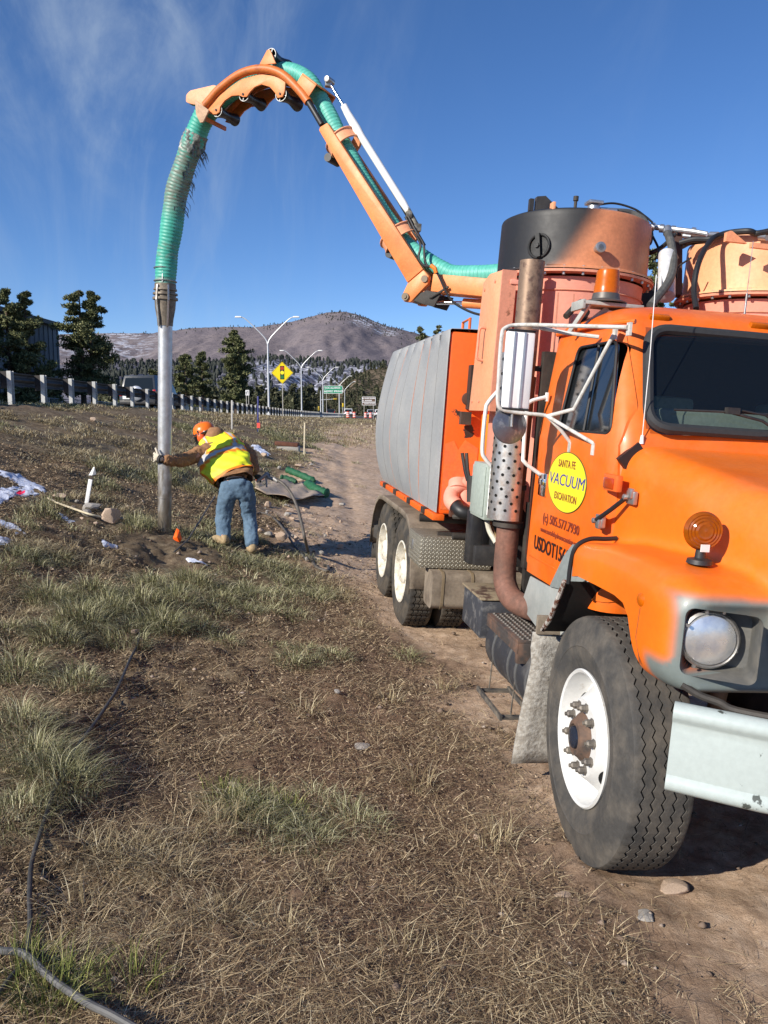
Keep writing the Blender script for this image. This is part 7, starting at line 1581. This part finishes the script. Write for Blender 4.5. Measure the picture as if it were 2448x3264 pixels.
for i, (px, py, w_, hr, lb_) in enumerate(((1045, 1625+0, 14, .6, 'small stone under the corner of the lower green sock'), (1150, 2390, 70, .25, 'flat pale stone half buried in the dirt in the middle foreground'), (740, 2520, 55, .25, 'grey stone half buried in front of the green tussock'), (2150, 2860, 120, .30, 'large half buried grey stone in the bottom right corner'), (2060, 2940, 90, .22, 'low flat stone left of the large one at bottom right'), (1800, 2870, 60, .20, 'half buried stone on the bare dirt below the front tyre'), (1520, 2690, 38, .5, 'small stone on the dirt just left of the front tyre shadow'), (1075, 2235, 30, .5, 'small pale stone on the track edge in the mid foreground'), (430, 2035, 36, .45, 'white stone beside the thin dark cable'), (295, 1345, 22, .9, 'white stone standing at a guardrail post foot'))):
    rock(px, py, w_, hr, lb_, i+2)
rr3 = random.Random(21); g3c = [(150, 930), (480, 980), (330, 1230), (500, 1260), (620, 950), (750, 1010), (430, 880), (250, 1130), (560, 1180), (900, 1290), (1050, 1100), (690, 430)]
for k in range(34):
    cx_, cy_ = g3c[k % len(g3c)]; x_, y_ = cx_+rr3.gauss(0, 45), cy_+rr3.gauss(0, 32)
    rock(*g3(x_, y_), rr3.uniform(7, 15), rr3.uniform(.5, .8), 'small tan stone scattered between the worker and the rear wheels', k, 'small stones between the worker and the rear wheels')
q4c = [(900, 650), (960, 840), (1120, 900), (1420, 830), (860, 700), (560, 600)]
for k, (x_, y_) in enumerate(q4c): rock(*q4(x_, y_), 17, .6, 'small tan stone beside the pile under the white stake', k+3, 'small stones around the stake')
# loose gravel
def rpts(n, xr, yr): return rng.uniform(xr[0], xr[1], n), rng.uniform(yr[0], yr[1], n)
X, Y = rpts(2600, (-3.4, 3.6), (2.0, 13)); n = len(X); Z = g(X, Y); s = (.004+.018*rng.random(n)**4)*(1+.06*Y)
ico = np.array([(0, 0, 1), (.9, 0, .2), (.3, .85, .2), (-.75, .5, .2), (-.7, -.5, .2), (.3, -.85, .2), (0, 0, -.6)]); fi = np.array([(0, 1, 2), (0, 2, 3), (0, 3, 4), (0, 4, 5), (0, 5, 1), (6, 2, 1), (6, 3, 2), (6, 4, 3), (6, 5, 4), (6, 1, 5)])
a = rng.uniform(0, 6.28, n); jit = rng.uniform(.6, 1.3, (n, 7, 3)); v = ico[None]*jit*s[:, None, None]; v[..., 2] *= .7
vx = v[..., 0]*np.cos(a)[:, None]-v[..., 1]*np.sin(a)[:, None]; vy = v[..., 0]*np.sin(a)[:, None]+v[..., 1]*np.cos(a)[:, None]
V = np.stack([vx+X[:, None], vy+Y[:, None], v[..., 2]+Z[:, None]+.012], -1).reshape(-1, 3); F = (fi[None]+np.arange(n)[:, None, None]*7).reshape(-1, 3)
tag(npmesh('gravel', V, F, island_mat('pebbles', [(0, (.10, .07, .05)), (.6, (.22, .16, .12)), (1, (.42, .35, .29))], .9)), 'loose gravel and clods scattered over the dirt', 'gravel', kind='stuff')
# snow patches follow the ground
SNOW = mat('old_snow', (.60, .64, .76), .7, c2=(.44, .48, .60), scale=9, bump=.4, bscale=18)
SNOWP = []
def snow(poly_px, name_label):
    ps = [on_ground(*q) for q in poly_px]; SNOWP.append([(p.x, p.y) for p in ps]); cx = sum(p.x for p in ps)/len(ps); cy = sum(p.y for p in ps)/len(ps); rows = []
    for t in np.linspace(0, 1, 22):
        row = []
        for i in range(150):
            s_ = i/150*len(ps); k = int(s_); f_ = s_-k; a_ = ps[k % len(ps)]; b_ = ps[(k+1) % len(ps)]; x = a_.x+(b_.x-a_.x)*f_; y = a_.y+(b_.y-a_.y)*f_
            w_ = 1+.8*float(fbm(x*6, y*6, 4, 5)); x = cx+(x-cx)*t*w_; y = cy+(y-cy)*t*w_; row.append((x, y, gz(x, y)+.018*(1-t**3)+.035*float(fbm(x*13, y*13, 4, 8))-.012*(t > .98)))
        rows.append(row)
    mb = MB().grid(rows, close=True); mb.f = [f for f in mb.f if fbm(mb.v[f[0]][0]*11, mb.v[f[0]][1]*11, 3, 77)+.46-.36*(f[0]//150)/21 > 0]
    o = mb.build('snow_patch', SNOW, ang=80); tag(o, name_label, 'snow', kind='stuff')
snow([q4(-60, 190), q4(40, 220), (62, 1515), q4(430, 390), q4(560, 440), q4(520, 500), q4(300, 450), q4(120, 330), q4(-60, 260)], 'long streak of snow at the left edge above the pink ribbon')
snow([q4(-80, 420), q4(150, 440), q4(300, 420), q4(500, 500), q4(400, 540), q4(200, 530), q4(60, 600), q4(-80, 680)], 'snow patch under the pink ribbon at the left edge')
snow([q4(-60, 800), q4(100, 850), q4(260, 930), q4(310, 1020), q4(200, 990), q4(60, 910), q4(-60, 880)], 'narrow snow streak at the left edge below the sage tuft')
snow([q4(-80, 960), q4(60, 1000), q4(210, 1070), q4(120, 1110), q4(-80, 1110)], 'dull snow lump at the left edge, lowest of the left patches')
snow([q4(700, 740), q4(780, 770), q4(900, 850), q4(800, 840), q4(720, 790)], 'small snow sliver beside the pale slat'); snow([q4(1140, 1040), q4(1250, 1070), q4(1400, 1110), q4(1380, 1140), q4(1220, 1120)], 'small greyish snow sliver left of the pin flag')
snow([(590, 1782), (612, 1785), (640, 1794), (657, 1802), (640, 1806), (610, 1797)], 'snow sliver left of the worker boots'); snow([(795, 1415), (815, 1418), (850, 1440), (862, 1452), (840, 1452), (812, 1436)], 'snow patch behind the elbow of the worker')
# ================================================================== grass and litter
def clear_of(x, y):
    ok = np.ones(len(x), bool)
    for kx, ky, kr in KEEP: ok &= (x-kx)**2+((y-ky)*.8)**2 > kr*kr
    for P_ in SNOWP:
        ins = np.zeros(len(x), bool)
        for (x0, y0), (x1, y1) in zip(P_, P_[1:]+P_[:1]):
            if y0 != y1: ins ^= ((y0 > y) != (y1 > y)) & (x < (x1-x0)*(y-y0)/(y1-y0)+x0)
        ok &= ~ins | (rng.random(len(x)) < .10)
    return ok
def blades(name, root, d, length, width, bend, mtl, label, seg=3, flat=0.):
    """root (n,3); d (n,2) outward direction; ribbons that bend outward"""
    ok = clear_of(root[:, 0], root[:, 1])
    root = root[ok]; d = d[ok]; length = length[ok]; width = width[ok]; bend = bend[ok]; flat = flat[ok] if isinstance(flat, np.ndarray) else flat
    n = len(root); t = np.linspace(0, 1, seg+1); side = np.stack([-d[:, 1], d[:, 0], np.zeros(n)], 1)
    tw_ = rng.uniform(-1, 1, n)[:, None]; side = side+np.stack([d[:, 0], d[:, 1], np.zeros(n)], 1)*tw_*.8; side /= np.linalg.norm(side, axis=1)[:, None]
    V = []
    for k, tt_ in enumerate(t):
        out = length*(flat+(1-flat)*(bend*tt_**1.2))*tt_; upz = length*(1-flat)*(tt_-bend*.55*tt_**2.2)
        c = root+np.stack([d[:, 0]*out, d[:, 1]*out, np.maximum(upz, -.2)], 1)
        if k < seg: w_ = (width*(1-.75*tt_))[:, None]; V += [c-side*w_, c+side*w_]
        else: V.append(c)
    m = 2*seg+1; V = np.stack(V, 1).reshape(-1, 3); b = np.arange(n)[:, None]*m; F = []
    for k in range(seg-1): F += [np.concatenate([b+2*k, b+2*k+1, b+2*k+3], 1), np.concatenate([b+2*k, b+2*k+3, b+2*k+2], 1)]
    F.append(np.concatenate([b+2*(seg-1), b+2*seg-1, b+2*seg], 1)); o = npmesh(name, V, np.concatenate(F), mtl); tag(o, label, 'grass', kind='stuff'); return o
STRAW = island_mat('dry_straw', [(0, (.09, .055, .033)), (.45, (.22, .15, .088)), (.78, (.50, .375, .21)), (1, (.84, .70, .45))], .7)
SAGE = island_mat('grey_green_blades', [(0, (.050, .052, .018)), (.4, (.155, .155, .065)), (.72, (.36, .345, .185)), (1, (.70, .66, .43))], .75)
TAN = island_mat('tan_grass_blades', [(0, (.11, .08, .04)), (.4, (.27, .21, .115)), (.8, (.48, .40, .24)), (1, (.68, .60, .42))], .75)
GRN = island_mat('green_grass_blades', [(0, (.045, .06, .012)), (.5, (.15, .18, .04)), (.85, (.33, .33, .10)), (1, (.62, .56, .28))], .7)
def dens(x, y): return np.clip(smooth(.9, -.9, x+fbm(x*1.1, y*1.1, 3, 55)*1.6), 0, 1)*(1-.9*track_mask(x, y))
def frustum(n, y0, y1, p=1.6, xl=-.56, xr=.52):
    Y = y0+(y1-y0)*rng.random(n)**p; X = Y*rng.uniform(xl, xr, n); return X, Y
def notruck(X, Y):
    dx, dy = X-TO[0], Y-TO[1]; lx = dx*TM[0, 0]+dy*TM[1, 0]; ly = dx*TM[0, 1]+dy*TM[1, 1]; return ~((np.abs(lx) < 1.15+fbm(X*2.5, Y*2.5, 4, 63)*1.1) & (ly > -6.3) & (ly < 1.3))
# litter: flattened straw everywhere, thicker on the slope
X, Y = frustum(230000, 1.9, 13, 1.5); keep = (rng.random(len(X)) < .14+.86*np.clip(.80*smooth(1.7, .2, X+fbm(X*1.1, Y*1.1, 3, 55)*1.8)+fbm(X*2.2, Y*2.2, 4, 91)*2.3, 0, 1)) & (notruck(X, Y)|(rng.random(len(X)) < .15)); keep &= rng.random(len(X)) < 1-.72*track_mask(X, Y)*smooth(7, 9, Y); X = X[keep]; Y = Y[keep]; n = len(X)
a = rng.uniform(0, 2*math.pi, n); L_ = .02+.15*rng.random(n)**2.6
blades('straw_litter', np.stack([X, Y, g(X, Y)+.006+.014*rng.random(n)], 1), np.stack([np.cos(a), np.sin(a)], 1), L_, .0005+.00020*Y+.0004*rng.random(n), rng.uniform(.2, 1, n), STRAW, 'flattened dry straw and grass litter over the dirt', 3, np.clip(rng.normal(.80, .14, n), .3, .98))
# fine broken plant debris and crumbs
X, Y = frustum(260000, 1.9, 12, 1.35); keep = (rng.random(len(X)) < .25+.75*np.clip(smooth(2.0, .3, X+fbm(X*1.1, Y*1.1, 3, 55)*1.6)+fbm(X*3, Y*3, 3, 19)*1.2, 0, 1)) & (rng.random(len(X)) < 1-.8*track_mask(X, Y)) & notruck(X, Y)
keep &= clear_of(X, Y)
X, Y = X[keep], Y[keep]; n = len(X); s_ = ((.0016+.0009*Y)*rng.uniform(.5, 1.5, n))[:, None]; c = np.stack([X, Y, g(X, Y)+.008+.016*rng.random(n)], 1)
d1 = rng.normal(size=(n, 3)); d1[:, 2] *= .25; d1 /= np.linalg.norm(d1, axis=1)[:, None]; d2 = rng.normal(size=(n, 3)); d2 /= np.linalg.norm(d2, axis=1)[:, None]
tag(npmesh('plant_debris', np.stack([c-d1*s_*1.5, c+d1*s_*1.5, c+d2*s_], 1).reshape(-1, 3), np.arange(n*3).reshape(-1, 3), island_mat('brown_crumbs', [(0, (.05, .032, .022)), (.4, (.17, .115, .075)), (.8, (.34, .25, .165)), (1, (.56, .45, .31))], .95)), 'fine brown plant debris and crumbs of soil', 'debris', kind='stuff')
def tufts(name, X, Y, per, Lr, spread, wd, bend, mtl, label, seg=3, flat=0., dome=0.):
    n = len(X); ii = np.repeat(np.arange(n), per); N_ = len(ii); a = rng.uniform(0, 2*math.pi, N_); rr_ = spread[ii]*np.sqrt(rng.random(N_)); x = X[ii]+np.cos(a)*rr_; y = Y[ii]+np.sin(a)*rr_
    a2 = a+rng.normal(0, .5, N_); size = rng.uniform(.6, 1.25, n)[ii]; L_ = rng.uniform(Lr[0], Lr[1], N_)*size*(1+0*Y[ii])
    q_ = rr_/spread[ii]; up_ = dome*spread[ii]*(1-q_*q_)*rng.random(N_); L_ = L_*(1-.35*(dome > 0))
    blades(name, np.stack([x, y, g(x, y)-.005+up_], 1), np.stack([np.cos(a2), np.sin(a2)], 1), L_, wd*(1+.30*y)*rng.uniform(.6, 1.2, N_), np.clip(rng.normal(bend, .22, N_), .1, 1.25), mtl, label, seg, flat)
# near tussocks on the left
X, Y = frustum(760, 1.9, 7.5, 1.25, -.60, .05); k = rng.random(760) < np.clip(dens(X, Y)*1.0*smooth(-.03, .10, fbm(X*1.2, Y*1.2, 3, 61)+.02), 0, 1); X, Y = X[k], Y[k]; c_ = rng.random(len(X))
sel = fbm(X*1.1, Y*1.1, 2, 7) > .03+.25*smooth(3.8, 2.6, Y)*smooth(-1.1, -.4, X)
tufts('sage_tussocks', X[sel], Y[sel], 150, (.08, .20), np.full(sel.sum(), .13), .0007, 1.1, SAGE, 'grey green grass tussocks on the near slope', 4, dome=.6)
tufts('dry_tussocks', X[~sel], Y[~sel], 80, (.05, .15), np.full((~sel).sum(), .09), .0007, 1.0, TAN, 'dry tan grass tussocks on the near slope', 4)
# a few distinct ones from the photo
PX = [(720, 2560), (640, 2620), (800, 2600), (690, 2680), (760, 2650), (900, 2610), (500, 2080), (330, 2760), (610, 2930), (980, 2280), (1240, 2240), (1420, 2200), (1330, 2520), (1580, 2700), (1280, 3060), (900, 3000), (1020, 2820), (260, 2950)]
P = [on_ground(*q) for q in PX]; X = np.array([p.x for p in P]); Y = np.array([p.y for p in P])
tufts('green_tussock', X[[0, 2, 5]], Y[[0, 2, 5]], 190, (.06, .17), np.full(3, .11), .0008, .55, GRN, 'green tinged grass tussock in the middle foreground', 4); tufts('straw_tussock', X[[1, 3, 4, 7, 8, 9, 10, 11, 12, 13, 14, 15, 16, 17]], Y[[1, 3, 4, 7, 8, 9, 10, 11, 12, 13, 14, 15, 16, 17]], 70, (.06, .18), np.full(14, .10), .0009, .75, TAN, 'pale dry grass tufts scattered in the foreground', 4)
P = [on_ground(*q) for q in ((120, 3210), (230, 3190), (60, 3120), (170, 3255), (420, 3180))]; X = np.array([p.x for p in P]); Y = np.array([p.y for p in P]); tufts('yellow_green_grass', X, Y, 110, (.07, .17), np.full(5, .09), .0010, .5, GRN, 'yellow green grass at the bottom left under the hose', 4)
# sage bushes seen big in the photo
PX = [(560, 1742), (520, 1752), (600, 1752), (640, 1748), (430, 1700), (130, 1650), (60, 1680), (190, 1620), (260, 2000), (350, 1960), (450, 1950), (520, 2010), (180, 2060), (560, 1930), (400, 2060), (60, 2330), (120, 2450), (60, 2640), (200, 2520), (330, 1560), (480, 1880), (300, 1900), (160, 1930), (620, 1870), (240, 2200), (60, 2180), (700, 1480), (900, 1410), (860, 1390), (1010, 1400), (960, 1470), (1100, 1350), (330, 1500), (520, 1540), (640, 1570)]
P = [on_ground(*q) for q in PX]; X = np.array([p.x for p in P]); Y = np.array([p.y for p in P]); tufts('sage_bush', X, Y, 560, (.12, .30), np.full(len(X), .20)*(.55+.06*Y), .0007, .9, SAGE, 'fuller grey green sage tufts on the slope', 4, dome=.75)
# slope between the worker and the guardrail
X, Y = frustum(5200, 7, 30, 1.3, -.50, -.02); k = (X > -9.0) & (rng.random(len(X)) < dens(X, Y)*.95*smooth(-.12, .14, fbm(X*.9, Y*.9, 3, 5))) ; X, Y = X[k], Y[k]; sel = fbm(X*.6, Y*.6, 3, 17) > .03
tufts('slope_sage_grass', X[sel], Y[sel], 40, (.07, .19), np.full(sel.sum(), .15), .0008, 1.05, SAGE, 'grey green tufts on the slope below the guardrail', 3); tufts('slope_dry_grass', X[~sel], Y[~sel], 36, (.06, .17), np.full((~sel).sum(), .17), .0008, 1.1, TAN, 'dry tan grass over the slope below the guardrail', 3)
X, Y = frustum(4200, 26, 95, 1.3, -.42, .14); k = (X > -8.9) & (X < 6); X, Y = X[k], Y[k]
tufts('far_field_grass', X, Y, 18, (.08, .20), np.full(len(X), .45), .0008, 1.1, TAN, 'tan grass of the field edge below the highway', 2)
